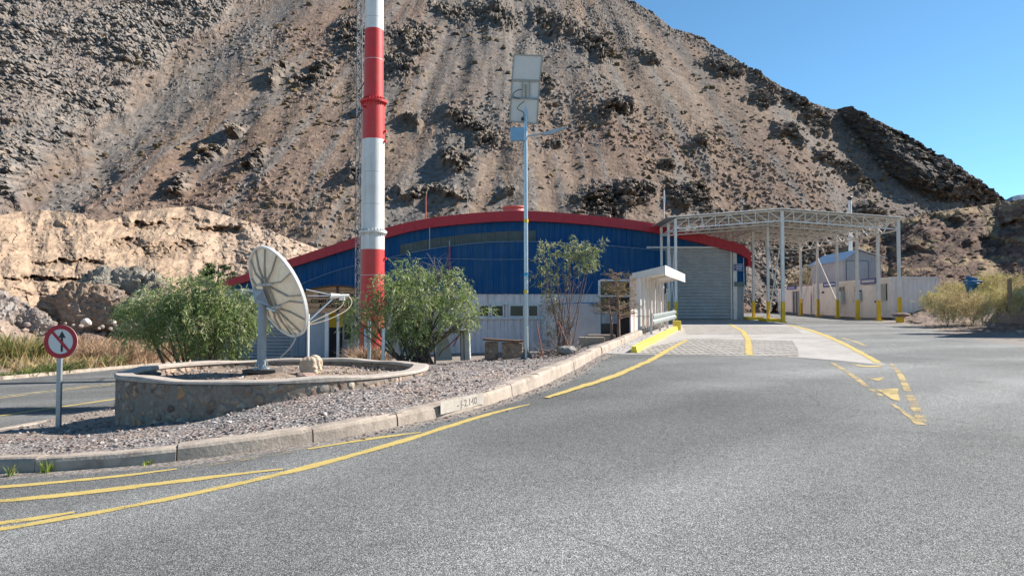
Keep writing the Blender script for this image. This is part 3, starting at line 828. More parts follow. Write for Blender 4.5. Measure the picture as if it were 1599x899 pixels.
r, c = slope_points(2000, lambda r, c: (.15 + .85 * sst(-.1, .3, fbm(Xg[r, c] * .04, Zg[r, c] * .04, 3, 201))) * (1 - .5 * left[r, c]) * sst(1.02, .8, Sg[r, c] * 1.0))
R = (.18 + .36 * RS.rand(len(r)) ** 2) * np.clip(Yg[r, c] / 130, .6, 1.6)
cc = np.array([.15, .10, .062])[None] * (.6 + .8 * RS.rand(len(r), 1)) + np.array([.03, .035, .0])[None] * RS.rand(len(r), 1)
rocks_soup('slope_scrub', Pm[r, c] + np.array([0, 0, .1]), R, cc, M_straw, (1, 1, .75), .6)['kind'] = 'stuff'

# far mountain in the gap, the blue of haze put into its colour
fx = np.linspace(-600, 3000, 60); fz = 420 + 60 * fbm(fx * .004, fx * 0, 4, 3)
hh = np.linspace(0, 1, 14)
FX, FH = np.meshgrid(np.linspace(1200, 3800, 90), hh)
fzz = 300 + 130 * sst(1500, 2700, FX) + 30 * fbm(FX * .006, FH * 3, 4, 3)
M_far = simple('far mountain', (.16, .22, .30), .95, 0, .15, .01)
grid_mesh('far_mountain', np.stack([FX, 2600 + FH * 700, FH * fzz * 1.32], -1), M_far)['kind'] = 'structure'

# ------------------------------------------------------------------ sand bluff on the left
M_sand = attr_mat('bluff sand', .95, bscale=2.4, bstr=.45, bdist=.15, var=.22, vscale=1.2, spec=.12)
px2 = np.r_[np.arange(-420, -30, 6.0), np.arange(-30, 580, 1.3)]
top2 = np.interp(px2, [-420,-100,0,30,60,100,128,135,165,185,192,240,300,340,400,440,490,520,560,590], [318,325,336,330,328,331,334,343,345,338,332,326,322,333,350,368,386,400,430,470])
s2 = np.linspace(0, 1, 230)
P2, S2 = np.meshgrid(px2, s2); PY2 = 548 + (top2[None] - 548) * S2
E2 = np.tan(np.arctan((449.5 - PY2) / F) + PITCH)
pyl = PY2 + 9 * fbm(P2 * .010, PY2 * .006, 4, 5) + 2.5 * fbm(P2 * .035, PY2 * .05, 4, 6) - (P2 - 200) * .015
Yd = np.interp(pyl, [318, 331, 341, 355, 366, 380, 392, 410, 425, 434, 452, 475, 500, 515, 548],
               [92, 85, 79.6, 77.6, 75, 72, 69.5, 66.5, 63, 60.5, 57.5, 55, 52, 49, 42])
Yd = Yd + (P2 - 200) * .05
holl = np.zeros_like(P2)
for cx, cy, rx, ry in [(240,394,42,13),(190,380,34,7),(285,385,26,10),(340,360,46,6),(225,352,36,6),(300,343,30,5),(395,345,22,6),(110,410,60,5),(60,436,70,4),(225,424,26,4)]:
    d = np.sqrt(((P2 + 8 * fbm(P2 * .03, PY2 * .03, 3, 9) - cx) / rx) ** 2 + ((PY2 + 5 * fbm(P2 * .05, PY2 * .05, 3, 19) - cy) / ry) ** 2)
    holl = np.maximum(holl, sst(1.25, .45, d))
bb, _ = blocks(P2 * .05, PY2 * .07, 6, .8)
bb2, _ = blocks(P2 * .16, PY2 * .2, 16, .9)
Yd = Yd + .95 * holl * (1 + .9 * bb2) - 1.3 * fbm(P2 * .009, PY2 * .004, 4, 25) - .5 * fbm(P2 * .014, PY2 * .022, 4, 47, .5) - .16 * fbm(P2 * .06, PY2 * .09, 3, 48) - .25 * bb * sst(330, 200, P2) - .12 * bb2 * (1 + 2 * sst(300, 400, P2)) - .18 * fbm(P2 * .006, PY2 * .16, 3, 29) - .10 * fbm(P2 * .1, PY2 * .12, 4, 31)
X2 = (P2 - 799.5) / F * Yd; Z2 = EYE + E2 * Yd
Bp = np.stack([X2, Yd, Z2], -1)
nb2 = 24; bk = np.repeat(Bp[-1:], nb2, 0).copy(); k = (np.arange(1, nb2 + 1) / nb2)[:, None]
bk[..., 1] += 34 * k; bk[..., 0] *= (1 + .34 * k); bk[..., 2] -= 2.5 * k
sand = np.array([.35, .255, .178]); sand2 = np.array([.295, .210, .148]); sdk = np.array([.22, .155, .105]); spk = np.array([.36, .27, .205])
C2 = mixc(np.broadcast_to(sand, P2.shape + (3,)), np.broadcast_to(sand2, P2.shape + (3,)), np.clip(.5 + 1.2 * fbm(P2 * .01, PY2 * .12, 4, 51), 0, 1))
C2 = mixc(C2, np.broadcast_to(spk, C2.shape), sst(260, 420, P2) * .8)
C2 = mixc(C2, np.broadcast_to(sdk, C2.shape), holl * .55)  # shade under the overhangs painted into the sand colour
C2 = mixc(C2, np.broadcast_to(np.array([.26, .20, .165]), C2.shape), sst(462, 500, PY2) * .8)
C2 = C2 * (.85 + .3 * bb2[..., None])
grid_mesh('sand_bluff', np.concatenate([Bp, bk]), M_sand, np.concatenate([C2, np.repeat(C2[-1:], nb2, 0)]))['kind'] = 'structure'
rr = RS.randint(20, 229, 1500); cc_ = RS.randint(70, len(px2), 1500)
wgt = (P2[rr, cc_] > 300) | (RS.rand(1500) < .25)
rr, cc_ = rr[wgt], cc_[wgt]
rocks_soup('bluff_stones', Bp[rr, cc_], .06 + .28 * RS.rand(len(rr)) ** 3, np.clip(C2[rr, cc_] * (.6 + .8 * RS.rand(len(rr), 1)), .05, .5), M_sand)['kind'] = 'stuff'

# ------------------------------------------------------------------ hill on the right
px3 = np.r_[np.arange(1215, 1640, 1.4), np.arange(1640, 2300, 7.0)]
top3 = np.interp(px3, [1215,1240,1300,1340,1380,1410,1440,1470,1500,1530,1560,1599,1700,2000,2300], [470,440,398,375,354,343,335,330,326,322,317,311,300,285,280])
bot3 = np.interp(px3, [1215,1390,1410,1440,1480,1520,1560,1599,1660,1720,1800,2300], [488,494,503,509,516,523,528,531,534,536,545,600])
s3 = np.linspace(0, 1, 240)
P3, S3 = np.meshgrid(px3, s3); PY3 = bot3 + (top3 - bot3) * S3
E3 = np.tan(np.arctan((449.5 - PY3) / F) + PITCH)
Yb = np.minimum(1897.0 / (bot3 - 458.0), 66)[None]
Yt = np.interp(px3, [1215, 1400, 1560, 1640, 1760, 2300], [84, 82, 78, 66, 50, 40])[None]
Y3 = Yb + (Yt - Yb) * S3 ** .8
wv = 10 * fbm(P3 * .02, PY3 * .02, 3, 15)
pit = np.zeros_like(P3)
for cx, cy, rx, ry in [(1560, 392, 60, 22), (1475, 350, 34, 12), (1420, 400, 40, 16), (1590, 350, 40, 8)]:
    pit = np.maximum(pit, sst(1.15, .6, np.hypot((P3 + wv - cx) / rx, (PY3 + wv * .6 - cy) / ry)))
q1, _ = blocks(P3 * .05, PY3 * .07, 61, .8); q2, _ = blocks(P3 * .17, PY3 * .2, 66, .9)
Y3 = Y3 + S3 * (1 - S3 * .3) * (2.2 * fbm(P3 * .010, PY3 * .012, 4, 71) - 1.9 * fbm(P3 * .011 + PY3 * .017, PY3 * .003, 2, 75, ridged=True)) + 1.3 * pit + sst(.05, .2, S3) * (.22 * (q1 - .5) + .16 * (q2 - .5)) + .10 * fbm(P3 * .08, PY3 * .08, 4, 79)
X3 = (P3 - 799.5) / F * Y3; Z3 = EYE + E3 * Y3
H3 = np.stack([X3, Y3, Z3], -1)
b3k = np.repeat(H3[-1:], 12, 0).copy(); k = (np.arange(1, 13) / 12)[:, None]
b3k[..., 1] += 50 * k; b3k[..., 0] *= 1 + .5 * k; b3k[..., 2] -= 6 * k ** 1.5
brn = np.array([.105, .066, .050]); brn2 = np.array([.145, .095, .072]); strw = np.array([.34, .25, .14]); soil = np.array([.27, .21, .175])
C3 = mixc(np.broadcast_to(brn, P3.shape + (3,)), np.broadcast_to(brn2, P3.shape + (3,)), np.clip(.5 + fbm(P3 * .02, PY3 * .03, 4, 81), 0, 1))
C3 = mixc(C3, np.broadcast_to(strw, C3.shape), sst(.08, .4, fbm(P3 * .03, PY3 * .06, 4, 83)) * sst(470, 420, PY3) * .55)
C3 = mixc(C3, np.broadcast_to(strw, C3.shape), sst(18, 3, PY3 - top3) * sst(1420, 1480, P3) * .5)
C3 = mixc(C3, np.broadcast_to(soil, C3.shape), sst(455, 505, PY3) * .8)
C3 = C3 * (.75 + .5 * q2[..., None])
grid_mesh('hill', np.concatenate([H3, b3k]), M_rock, np.concatenate([C3, np.repeat(C3[-1:], 12, 0)]))['kind'] = 'structure'
rr = RS.randint(2, 238, 2600); cc_ = RS.randint(0, len(px3), 2600)
rocks_soup('hill_stones', H3[rr, cc_], (.03 + .22 * RS.rand(len(rr)) ** 3) * np.clip(Y3[rr, cc_] / 50, .4, 1.3), np.clip(C3[rr, cc_] * (.7 + 1.0 * RS.rand(len(rr), 1)), .05, .5), M_rock)['kind'] = 'stuff'
# unseen bank added right of the road, shaped so its shadow crosses the road
bx_, by_ = np.meshgrid(np.linspace(23.3, 48, 60), np.linspace(26.5, 38.5, 50))
bz = np.interp(bx_, [23.3, 24.6, 27.6, 29.0, 34, 48], [0, 4.0, 9.6, 9.8, 7, 0]) * np.clip(1 - np.abs(by_ - 31.6) / np.where(by_ < 31.6, 4.6, 6.8), 0, 1) ** .75
bz = bz + .5 * fbm(bx_ * .5, by_ * .5, 5, 7) * (bz > .1)
grid_mesh('hill', np.stack([bx_ + .0 * bz, by_, .5 + bz], -1), M_rock, np.broadcast_to(soil, bx_.shape + (3,)))['kind'] = 'structure'

# ------------------------------------------------------------------ text helper
def text_mesh(name, body, size, loc, mat, parent=None, depth=.004, rot=(math.pi / 2, 0, 0), align='CENTER', squash=1.0, bold=0.0):
    cu = bpy.data.curves.new(name, 'FONT'); cu.body = body; cu.size = size; cu.align_x = align; cu.align_y = 'CENTER'; cu.extrude = depth; cu.offset = bold
    cu.space_line = 1.0
    tmp = bpy.data.objects.new(name, cu); COL.objects.link(tmp)
    dg = bpy.context.evaluated_depsgraph_get(); dg.update()
    me = bpy.data.meshes.new_from_object(tmp.evaluated_get(dg)); bpy.data.objects.remove(tmp); bpy.data.curves.remove(cu)
    M = Matrix.Translation(loc) @ (rot if isinstance(rot, Matrix) else (Matrix.Rotation(rot[2], 4, 'Z') @ Matrix.Rotation(rot[0], 4, 'X'))) @ Matrix.Diagonal((squash, 1, 1, 1))
    me.transform(M)
    if parent is not None: me.transform(Matrix.Translation(-world_loc(parent)))
    me.materials.clear(); me.materials.append(mat)
    return link_mesh(name, me, parent)

# ------------------------------------------------------------------ the arched warehouse
BY = 47.0
def PX2(pp, Y=BY): return [at(x, y, Y) for x, y in pp]
FT = PX2([(346,443),(388,428),(448,408),(505,389),(560,371),(603,357),(663,343),(720,336),(787,331),(837,331),(911,337),(970,343),(1027,351),(1088,366),(1133,376),(1156,383),(1165,388),(1169,395)])
FB = PX2([(346,451),(388,441),(448,421),(505,403),(560,386),(603,372),(663,357),(720,351),(787,346),(837,346),(911,351),(970,357),(1027,365),(1088,380),(1133,390),(1156,398),(1163,402),(1166,408)])
ftx = [p.x for p in FT]; ftz = [p.z for p in FT]; fbx = [p.x for p in FB]; fbz = [p.z for p in FB]
def smoothcurve(xs, zs, n=90):
    X_ = np.linspace(xs[0], xs[-1], n); Z_ = np.interp(X_, xs, zs)
    ker = np.ones(7) / 7; Zp = np.r_[Z_[:3] * 0 + Z_[0], Z_, Z_[-3:] * 0 + Z_[-1]]
    Zs = np.convolve(Zp, ker, 'valid'); Zs[:3] = Z_[:3]; Zs[-4:] = Z_[-4:]
    return X_, Zs
FTX, FTZ = smoothcurve(ftx, ftz); FBX, FBZ = smoothcurve(fbx, fbz)
ztop = lambda x: float(np.interp(x, FTX, FTZ)); zbot = lambda x: float(np.interp(x, FBX, FBZ))
bld = thing('warehouse', (0, BY, -1.0), 'long blue and white corrugated warehouse with a red arched roof edge', 'building')
def cladding(x0, x1, zl_, zh_, Y, pitch, depth, mat, name, parent, flat=.55):
    """vertical trapezoid ribs facing -Y, lower and upper edges given as functions of x"""
    xs = []; n = max(1, int(round((x1 - x0) / pitch))); p = (x1 - x0) / n
    for i in range(n):
        b = x0 + i * p
        xs += [(b, 0), (b + p * flat, 0), (b + p * (flat + .1), depth), (b + p * .9, depth)]
    xs.append((x1, 0))
    vs = []; fs = []
    for x, d in xs: vs += [(x, Y - d, zl_(x)), (x, Y - d, zh_(x))]
    for i in range(len(xs) - 1): fs.append((2 * i, 2 * i + 2, 2 * i + 3, 2 * i + 1))
    mb = MB().add(vs, fs)
    return mb.build(name, mat, parent, fixn=False)
def shutter(x0, x1, z0, z1, Y, mat, name, parent, pitch=.115, depth=.035):
    n = int((z1 - z0) / pitch); p = (z1 - z0) / n; vs = []; fs = []
    prof = []
    for i in range(n):
        b = z0 + i * p
        prof += [(b, .0), (b + p * .18, depth * .2), (b + p * .5, depth), (b + p * .82, depth * .8), (b + p * .98, .0)]
    prof.append((z1, 0))
    for z, d in prof: vs += [(x0, Y - d, z), (x1, Y - d, z)]
    for i in range(len(prof) - 1): fs.append((2 * i, 2 * i + 1, 2 * i + 3, 2 * i + 2))
    return MB().add(vs, fs).build(name, mat, parent, fixn=False)
X = lambda px, Y=BY: at(px, 487, Y).x
Z = lambda py, Y=BY: at(800, py, Y).z
cst = lambda v: (lambda x: v)
# roof sheet running back, its gable ends closed
vs = []; fs = []
for x, z in zip(FTX, FTZ):
    vs += [(x, BY - .4, z), (x, BY + 26, z)]
for i in range(len(FTX) - 1): fs.append((2 * i, 2 * i + 2, 2 * i + 3, 2 * i + 1))
M_roofback = simple('roof sheet', (.36, .10, .09), .5, .1, .1, 2)
MB().add(vs, fs).build('roof', M_roofback, bld, fixn=False)
# red fascia with return
vs = []; fs = []
for a, zt, zb in zip(FTX, FTZ, [zbot(x) for x in FTX]):
    vs += [(a, BY - .42, zt + .02), (a, BY - .42, zb), (a, BY - .02, zb), (a, BY - .02, zt + .02)]
n = len(FTX)
for i in range(n - 1):
    for k in range(4): fs.append((4 * i + k, 4 * i + (k + 1) % 4, 4 * i + 4 + (k + 1) % 4, 4 * i + 4 + k))
fs += [(0, 1, 2, 3), (4 * n - 1, 4 * n - 2, 4 * n - 3, 4 * n - 4)]
mb = MB().add(vs, fs)
xe = FTX[-1]
mb.box2((xe - .16, BY - .42, Z(416)), (xe + .02, BY + .2, FTZ[-1]))
for i in range(1, 60):      # seams of the sheets
    x = FTX[0] + (FTX[-1] - FTX[0]) * i / 60.0
    mb.bar((x, BY - .424, ztop(x)), (x, BY - .424, zbot(x) + .02), .03, .012, up=(1, 0, 0))
mb.build('roof_fascia', M_roofred, bld)
# walls
cladding(X(350), X(1036), lambda x: Z(462), lambda x: zbot(x) + .06, BY, .33, .035, M_blue, 'upper_wall', bld)
cladding(X(1036), X(1147), lambda x: Z(385), lambda x: zbot(x) + .06, BY, .33, .035, M_blue, 'upper_wall', bld)
cladding(X(1151), X(1166), lambda x: Z(445), lambda x: zbot(x) + .06, BY + .02, .33, .035, M_blue, 'upper_wall', bld)
cladding(X(1147), X(1162), lambda x: Z(500), lambda x: Z(444), BY + .05, .25, .03, simple('grey metal panel', (.33, .34, .36), .5, .2, .06, 2), 'lower_wall', bld)
mb = MB(); mb.box2((X(1160), BY + .06, Z(505)), (X(1162), BY + 26, Z(408))); mb.build('side_wall', M_wallgrey, bld)
# projecting front part with the shallow curved top
LC = PX2([(462,447),(505,428),(540,417),(603,403),(670,388),(740,379),(790,376.5),(837,376.5),(930,381),(1039,391)], 46.35)
lcx = [p.x for p in LC]; lcz = [p.z for p in LC]; lcx, lcz = smoothcurve(lcx, lcz, 60)
lz = lambda x: float(np.interp(x, lcx, lcz))
zmid = Z(459, 46.35)
cladding(lcx[0], lcx[-1], cst(zmid), lz, 46.35, .33, .035, M_blue, 'front_wall', bld)
mb = MB()
for i in range(len(lcx) - 1):
    mb.add([(lcx[i], 46.26, lcz[i]), (lcx[i + 1], 46.26, lcz[i + 1]), (lcx[i + 1], BY - .01, lcz[i + 1] + .03), (lcx[i], BY - .01, lcz[i] + .03),
            (lcx[i], 46.26, lcz[i] - .05), (lcx[i + 1], 46.26, lcz[i + 1] - .05)], [(0, 1, 2, 3), (0, 4, 5, 1)])
mb.build('flashing', simple('blue flashing', (.10, .17, .29), .5, 0, .1, 3), bld)
MB().box2((lcx[-1] - .03, 46.3, zmid), (lcx[-1], BY - .04, lcz[-1])).build('front_wall', M_blue, bld)
# pale lower wall
zlow = -1.15
cladding(X(596, 46.4), X(1000, 46.4), cst(zlow), cst(zmid), 46.4, .42, .04, M_wallgrey, 'lower_wall', bld)
cladding(X(455, 46.4), X(512, 46.4), cst(zlow), cst(zmid + .1), 46.45, .42, .04, simple('grey door sheet', (.33, .36, .40), .5, .1, .06, 2), 'lower_wall', bld)
cladding(X(512, 46.4), X(600, 46.4), cst(zlow), cst(zmid), 46.5, .42, .02, M_wallgrey, 'lower_wall', bld)
# strip of high translucent panels
CT = PX2([(625,382.5),(680,371.5),(740,364.5),(790,361),(837,360)], BY - .06); CB = PX2([(625,397),(680,387),(740,381.5),(790,378),(837,376)], BY - .06)
M_fibre = simple('translucent green fibreglass', (.075, .09, .08), .45, 0, .3, 1.3, dirt=(.13, .125, .095), dirt_amt=.6)
ctx = [p.x for p in CT]
zt = lambda x: float(np.interp(x, ctx, [p.z for p in CT])); zb_ = lambda x: float(np.interp(x, ctx, [p.z for p in CB]))
bd = np.linspace(ctx[0], ctx[-1], 11)
for a, b in zip(bd[:-1], bd[1:]):
    cladding(a + .008, b - .008, zb_, zt, BY - .055, .16, .02, M_fibre, 'roof_light', bld, .5)
# low windows
for a, b in ((748,764.5),(767,787),(795,818.5),(824,841)):
    f = MB(); x0, x1 = X(a, 46.3), X(b, 46.3); z0, z1 = Z(495, 46.3), Z(475.5, 46.3); fw = .075
    f.box2((x0, 46.26, z0), (x0 + fw, 46.34, z1)); f.box2((x1 - fw, 46.26, z0), (x1, 46.34, z1))
    f.box2((x0 + fw, 46.26, z0), (x1 - fw, 46.34, z0 + fw)); f.box2((x0 + fw, 46.26, z1 - fw), (x1 - fw, 46.34, z1))
    fr = f.build('window', M_white, bld)
    MB().box2((x0 + fw, 46.31, z0 + fw), (x1 - fw, 46.33, z1 - fw)).build('pane', M_glass, fr)
MB().box2((X(740, 46.3), 46.24, Z(498, 46.3)), (X(850, 46.3), 46.35, Z(495.4, 46.3))).build('sill', M_white, bld)
MB().box2((X(740, 46.3), 46.24, Z(475.2, 46.3)), (X(850, 46.3), 46.35, Z(473.4, 46.3))).build('lintel', M_white, bld)
# big shutter on the right
dx0, dx1, dz0, dz1 = X(1030), X(1141.5), Z(499), Z(388)
shutter(dx0, dx1, dz0, dz1, BY + .12, M_shutter, 'roller_shutter', bld, .20, .06)
mb = MB(); mb.box2((X(1010), BY - .1, Z(388)), (X(1147), BY + .1, Z(385))); mb.box2((X(1141.5), BY - .02, Z(500)), (X(1143.5), BY + .14, Z(388)))
mb.box2((X(1145), BY - .06, Z(500)), (X(1151), BY + .12, Z(394)))
mb.build('shutter_frame', M_framegrey, bld)
MB().box2((X(1030), BY + .02, Z(501)), (X(1143), BY + .2, Z(498.2))).build('sill', M_dark, bld)
# left shutter
shutter(X(357), X(456), Z(561), Z(456), BY - .12, M_shutter, 'roller_shutter', bld, .21, .07)
mb = MB(); mb.box2((X(352), BY - .2, Z(561)), (X(357), BY, Z(451))); mb.box2((X(456), BY - .2, Z(561)), (X(460), BY, Z(456)));  mb.box2((X(352), BY - .22, Z(456)), (X(462), BY, Z(451.5)))
mb.build('shutter_frame', M_framegrey, bld)
MB().box2((X(352), BY, Z(570)), (X(1160), BY + 25.5, Z(540))).build('plinth', M_concrete, bld)
# downpipe and blue sign by the shutter
MB().tube([at(1161, 402, BY - .08), at(1162, 445, BY - .08), at(1161, 470, BY - .08)], .03, 6).build('downpipe', M_steel, bld)
sg = MB().box2((X(1145.5), BY - .16, Z(423)), (X(1161), BY - .12, Z(412))).build('notice_sign', M_sign_blue, bld)
mb = MB()
for r_, wd in ((414.8, .44), (417.5, .46), (420.3, .36)):
    x = X(1153.2) - wd / 2 * .95
    while x < X(1153.2) + wd / 2 * .95:
        l = random.uniform(.03, .07); mb.box2((x, BY - .168, Z(r_ + .7)), (x + l, BY - .161, Z(r_ - .6))); x += l + .015
mb.build('lettering', M_sign_white, sg)
mb = MB()
for a, b in (((1145.5,423),(1161,422.5)),((1145.5,412.5),(1161,412)),((1145.5,423),(1146,412)),((1160.5,423),(1161,412))):
    mb.box2((X(a[0]) , BY - .169, Z(a[1])), (X(b[0]), BY - .1615, Z(b[1])))
mb.build('border', M_sign_white, sg)
MB().box2((X(1146.5), BY - .14, Z(447)), (X(1161.5), BY - .02, Z(440))).build('meter_box', simple('dull green box', (.12, .17, .16), .5, 0, .1, 4), bld)
# red roof ventilator and aerials
v = thing('roof_ventilator', at(803, 334, 54), 'squat faded red ventilator drum on top of the arched roof', 'ventilator')
c = at(803, 331, 54)
MB().lathe(c - Vector((0, 0, .45)), [(.0, 0), (.80, 0), (.80, .72), (.74, .74), (.0, .78)], 24).build('drum', simple('faded red drum', (.55, .13, .11), .6, 0, .12, 2), v)
MB().lathe(c + Vector((0, 0, .26)), [(.0, 0), (.86, .0), (.88, .05), (.86, .1), (0, .13)], 24).build('cap', simple('faded red cap', (.58, .15, .12), .6, 0, .12, 2), v)
a = thing('roof_aerial', at(665, 350, 50), 'thin orange red aerial pole rising from the roof left of the ventilator', 'aerial')
MB().tube([at(665, 352, 50), at(665, 306, 50)], [.05, .035], 6).build('pole', simple('orange paint', (.55, .10, .05), .6), a)
MB().tube([at(671, 395, 46.6), at(671, 342, 46.6)], .02, 5).build('stay', M_steel, a)
a = thing('roof_aerial', at(731, 345, 50), 'thin grey aerial pole on the roof between the orange pole and the ventilator', 'aerial')
MB().tube([at(731, 345, 50), at(730, 300, 50)], [.03, .02], 6).build('pole', M_steel, a)
a = thing('roof_aerial', at(1037, 350, 52), 'pale grey aerial pole on the roof beside the metal canopy', 'aerial')
MB().tube([at(1037, 352, 52), at(1037, 297, 52)], [.06, .05], 6).build('pole', M_offwhite, a)
MB().tube([at(1037, 315, 52), at(1037, 306, 52)], .08, 6).build('clamp', M_steel, a)
a = thing('aerial_pole', at(702, 455, 46.1), 'thin red pole fixed on the blue wall above the dense bush', 'pole')
MB().tube([at(702, 455, 46.1), at(702, 384, 46.1)], [.05, .045], 6).build('pole', M_red, a)
MB().tube([at(702, 385, 46.1), at(702, 376, 46.1)], .02, 5).build('tip', M_steel, a)
# slack cables on the facade
tag(MB().tube([at(590 + i * 24, 404 - 1.2 * math.sin(i * .6), 45.9) for i in range(11)], .012, 4).build('cable', M_steel), 'thin pale cable strung level across the blue wall', 'cable')

# ------------------------------------------------------------------ wooden welcome porch
pc = thing('entrance_porch', at(520, 560, 44), 'brown wooden entrance porch with an arched lettered board', 'porch')
arc = [(466,457),(480,452.5),(498,449),(516,446.5),(527,446),(540,447),(556,450),(574,454.5),(590,460)]
poly = [at(x, y, 43.6) for x, y in arc] + [at(590, 488.5, 43.6), at(466, 488.5, 43.6)]
bd = MB().prism(poly, (0, .1, 0)).build('sign_board', M_woodboard, pc)
mb = MB()
for i in range(len(arc) - 1): mb.bar(at(*arc[i], 43.5), at(*arc[i + 1], 43.5), .10, .3, up=(0, 1, 0))
for y in (453.5, 463.5, 472, 480): mb.bar(at(468 if y > 458 else 494, y, 43.575), at(588 if y > 458 else 562, y, 43.575), .03, .02, up=(0, 1, 0))
mb.bar(at(527, 447, 43.57), at(527, 489, 43.57), .12, .05, up=(0, 1, 0))
mb.build('board_frame', simple('dark brown wood', (.07, .04, .025), .7, 0, .3, 8), bd)
M_letter = simple('dark letters', (.018, .012, .010), .7)
for body, py, size in (('BIENVENIDOS', 461.5, .40), ('COMPLEJO FRONTERIZO', 470.5, .30), ('JUNTAS DEL TORO', 477.5, .27)):
    p = at(530, py, 43.58); text_mesh('lettering', body, size, p, M_letter, bd, .012, bold=.006)
mb = MB()
vs = []
for x, y in arc: vs += [at(x, y - .6, 43.5), at(x, y - .6, 43.5) + Vector((0, 2.6, 0))]
mb.add(vs, [(2 * i, 2 * i + 2, 2 * i + 3, 2 * i + 1) for i in range(len(arc) - 1)]); mb.build('roof', M_wood, pc)
mb = MB().box2((X(508, 43.7), 43.6, Z(560, 43.7)), (X(513.5, 43.7), 43.8, Z(488.6, 43.7))); mb.build('post', M_white, pc)
mb = MB().box2((X(526.5, 43.7), 43.6, Z(558, 43.7)), (X(530, 43.7), 43.8, Z(488.6, 43.7))); mb.build('post', M_framegrey, pc)
mb = MB().box2((X(574, 43.7), 43.6, Z(558, 43.7)), (X(577, 43.7), 43.8, Z(488.6, 43.7))); mb.build('post', M_framegrey, pc)
MB().box2((X(480, 44.2), 44.2, Z(560, 44.2)), (X(508, 44.2), 44.28, Z(489, 44.2))).build('side_panel', simple('pale grey panel', (.38, .41, .44), .5, 0, .06, 2), pc)
MB().box2((X(514, 46.2), 46.1, Z(560, 46.2)), (X(534, 46.2), 46.3, Z(486, 46.2))).build('doorway', M_dark, pc)
MB().box2((X(514, 45.2), 45.1, Z(511, 45.2)), (X(526, 45.2), 45.2, Z(489, 45.2))).build('yellow_panel', M_yellow, pc)
MB().box2((X(530.5, 45.2), 45.1, Z(510, 45.2)), (X(536, 45.2), 45.2, Z(489, 45.2))).build('yellow_panel', M_yellow, pc)
f = MB(); x0, x1, z0, z1 = X(535, 46.2), X(551, 46.2), Z(533, 46.2), Z(503, 46.2)
f.box2((x0, 46.2, z0), (x0 + .1, 46.3, z1)); f.box2((x1 - .1, 46.2, z0), (x1, 46.3, z1)); f.box2((x0 + .1, 46.2, z0), (x1 - .1, 46.3, z0 + .1)); f.box2((x0 + .1, 46.2, z1 - .1), (x1 - .1, 46.3, z1))
fr = f.build('window', M_white, pc); MB().box2((x0 + .1, 46.25, z0 + .1), (x1 - .1, 46.28, z1 - .1)).build('pane', simple('brown glass', (.05, .04, .035), .15), fr)

# ------------------------------------------------------------------ chimney and lattice mast
ch = thing('chimney', (X(581.5, 29), 29.0, -.6), 'tall red and white banded round steel chimney behind the stone planter', 'chimney')
cx = X(581.5, 29); cz = lambda py: at(581.5, py, 29).z
R_ = lambda py: float(np.interp(py, [-300, 0, 159, 160, 362, 363, 600], [.30, .365, .385, .43, .445, .455, .475]))
def band(p0, p1, m):
    MB().lathe((cx, 29, 0), [(R_(p0), cz(p0)), (R_(p1), cz(p1))], 40).build('band', m, ch)
band(600, 390, M_red); band(390, 363, M_white); band(362, 219, M_white); band(219, 160, M_red); band(159, 48, M_red); band(48, -123, M_white); band(-123, -294, M_red)
MB().lathe((cx, 29, 0), [(.0, cz(-296)), (R_(-294) + .03, cz(-296)), (R_(-294) + .03, cz(-294)), (.28, cz(-290))], 32).build('rim', M_dark, ch)
for py, m in ((362.5, M_white), (159.5, M_red)):
    z = cz(py); r = R_(py + 5)
    fl = MB().lathe((cx, 29, 0), [(r, z - .05), (r + .09, z - .05), (r + .09, z - .015), (r + .10, z - .01), (r + .10, z + .03), (r - .06, z + .03)], 40, smooth=False).build('flange', m, ch)
    for k in range(24):                                            # each stiffener with its bolt
        a_ = 2 * math.pi * (k + .5) / 24; d = Vector((math.cos(a_), math.sin(a_), 0)); c = Vector((cx, 29, z)) + d * (r + .035); tg = Vector((-d.y, d.x, 0)) * .005
        O = Vector((cx, 29, z)); mb = MB()
        mb.prism([O + d * (r - .05) + Vector((0, 0, .03)) - tg, O + d * (r + .09) + Vector((0, 0, .03)) - tg, O + d * (r - .05) + Vector((0, 0, .18)) - tg], tg * 2)
        mb.prism([O + d * r - Vector((0, 0, .05)) - tg, O + d * (r + .08) - Vector((0, 0, .05)) - tg, O + d * r - Vector((0, 0, .20)) - tg], tg * 2)
        mb.tube([c - Vector((0, 0, .07)), c + Vector((0, 0, .06))], .014, 6)
        mb.build('gusset', m, fl)
for py, s_ in ((170, -.55), (222, .95), (206, .98), (404, 1.0)):
    r = R_(py); a_ = -math.pi / 2 + s_ * 1.45
    d = Vector((math.cos(a_), math.sin(a_), 0)); c = Vector((cx, 29, cz(py))) + d * r
    MB().tube([c - d * .02, c + d * .10], .05, 8).build('test_port', M_red, ch)
MB().tube([Vector((cx + R_(171) * math.sin(-.62) * 1.004, 29 - R_(171) * math.cos(-.62) * 1.004, cz(171))) + Vector((0, -.004, 0)), Vector((cx + R_(171) * math.sin(-.62) * 1.02, 29 - R_(171) * math.cos(-.62) * 1.02, cz(171)))], .04, 10).build('test_hole', M_dark, ch)
M_seam = simple('seam', (.52, .45, .44), .5)
for py in (30, 95, 270, 320, 430):
    MB().lathe((cx, 29, cz(py)), [(R_(py), -.012), (R_(py) + .004, 0), (R_(py), .012)], 40).build('weld_seam', M_seam, ch)
d0 = Vector((-.30, -.954, 0)); 
MB().box((cx - .09, 29 - .475, cz(528)), (.26, .06, .85)).build('hatch', simple('pale blue cover', (.42, .52, .60), .5), ch)
mast = thing('lattice_mast', (X(558.5, 31), 31.0, -.6), 'slender dark guyed lattice mast just left of the banded chimney', 'mast')
mx = X(558.5, 31); zt_ = at(558, -260, 31).z
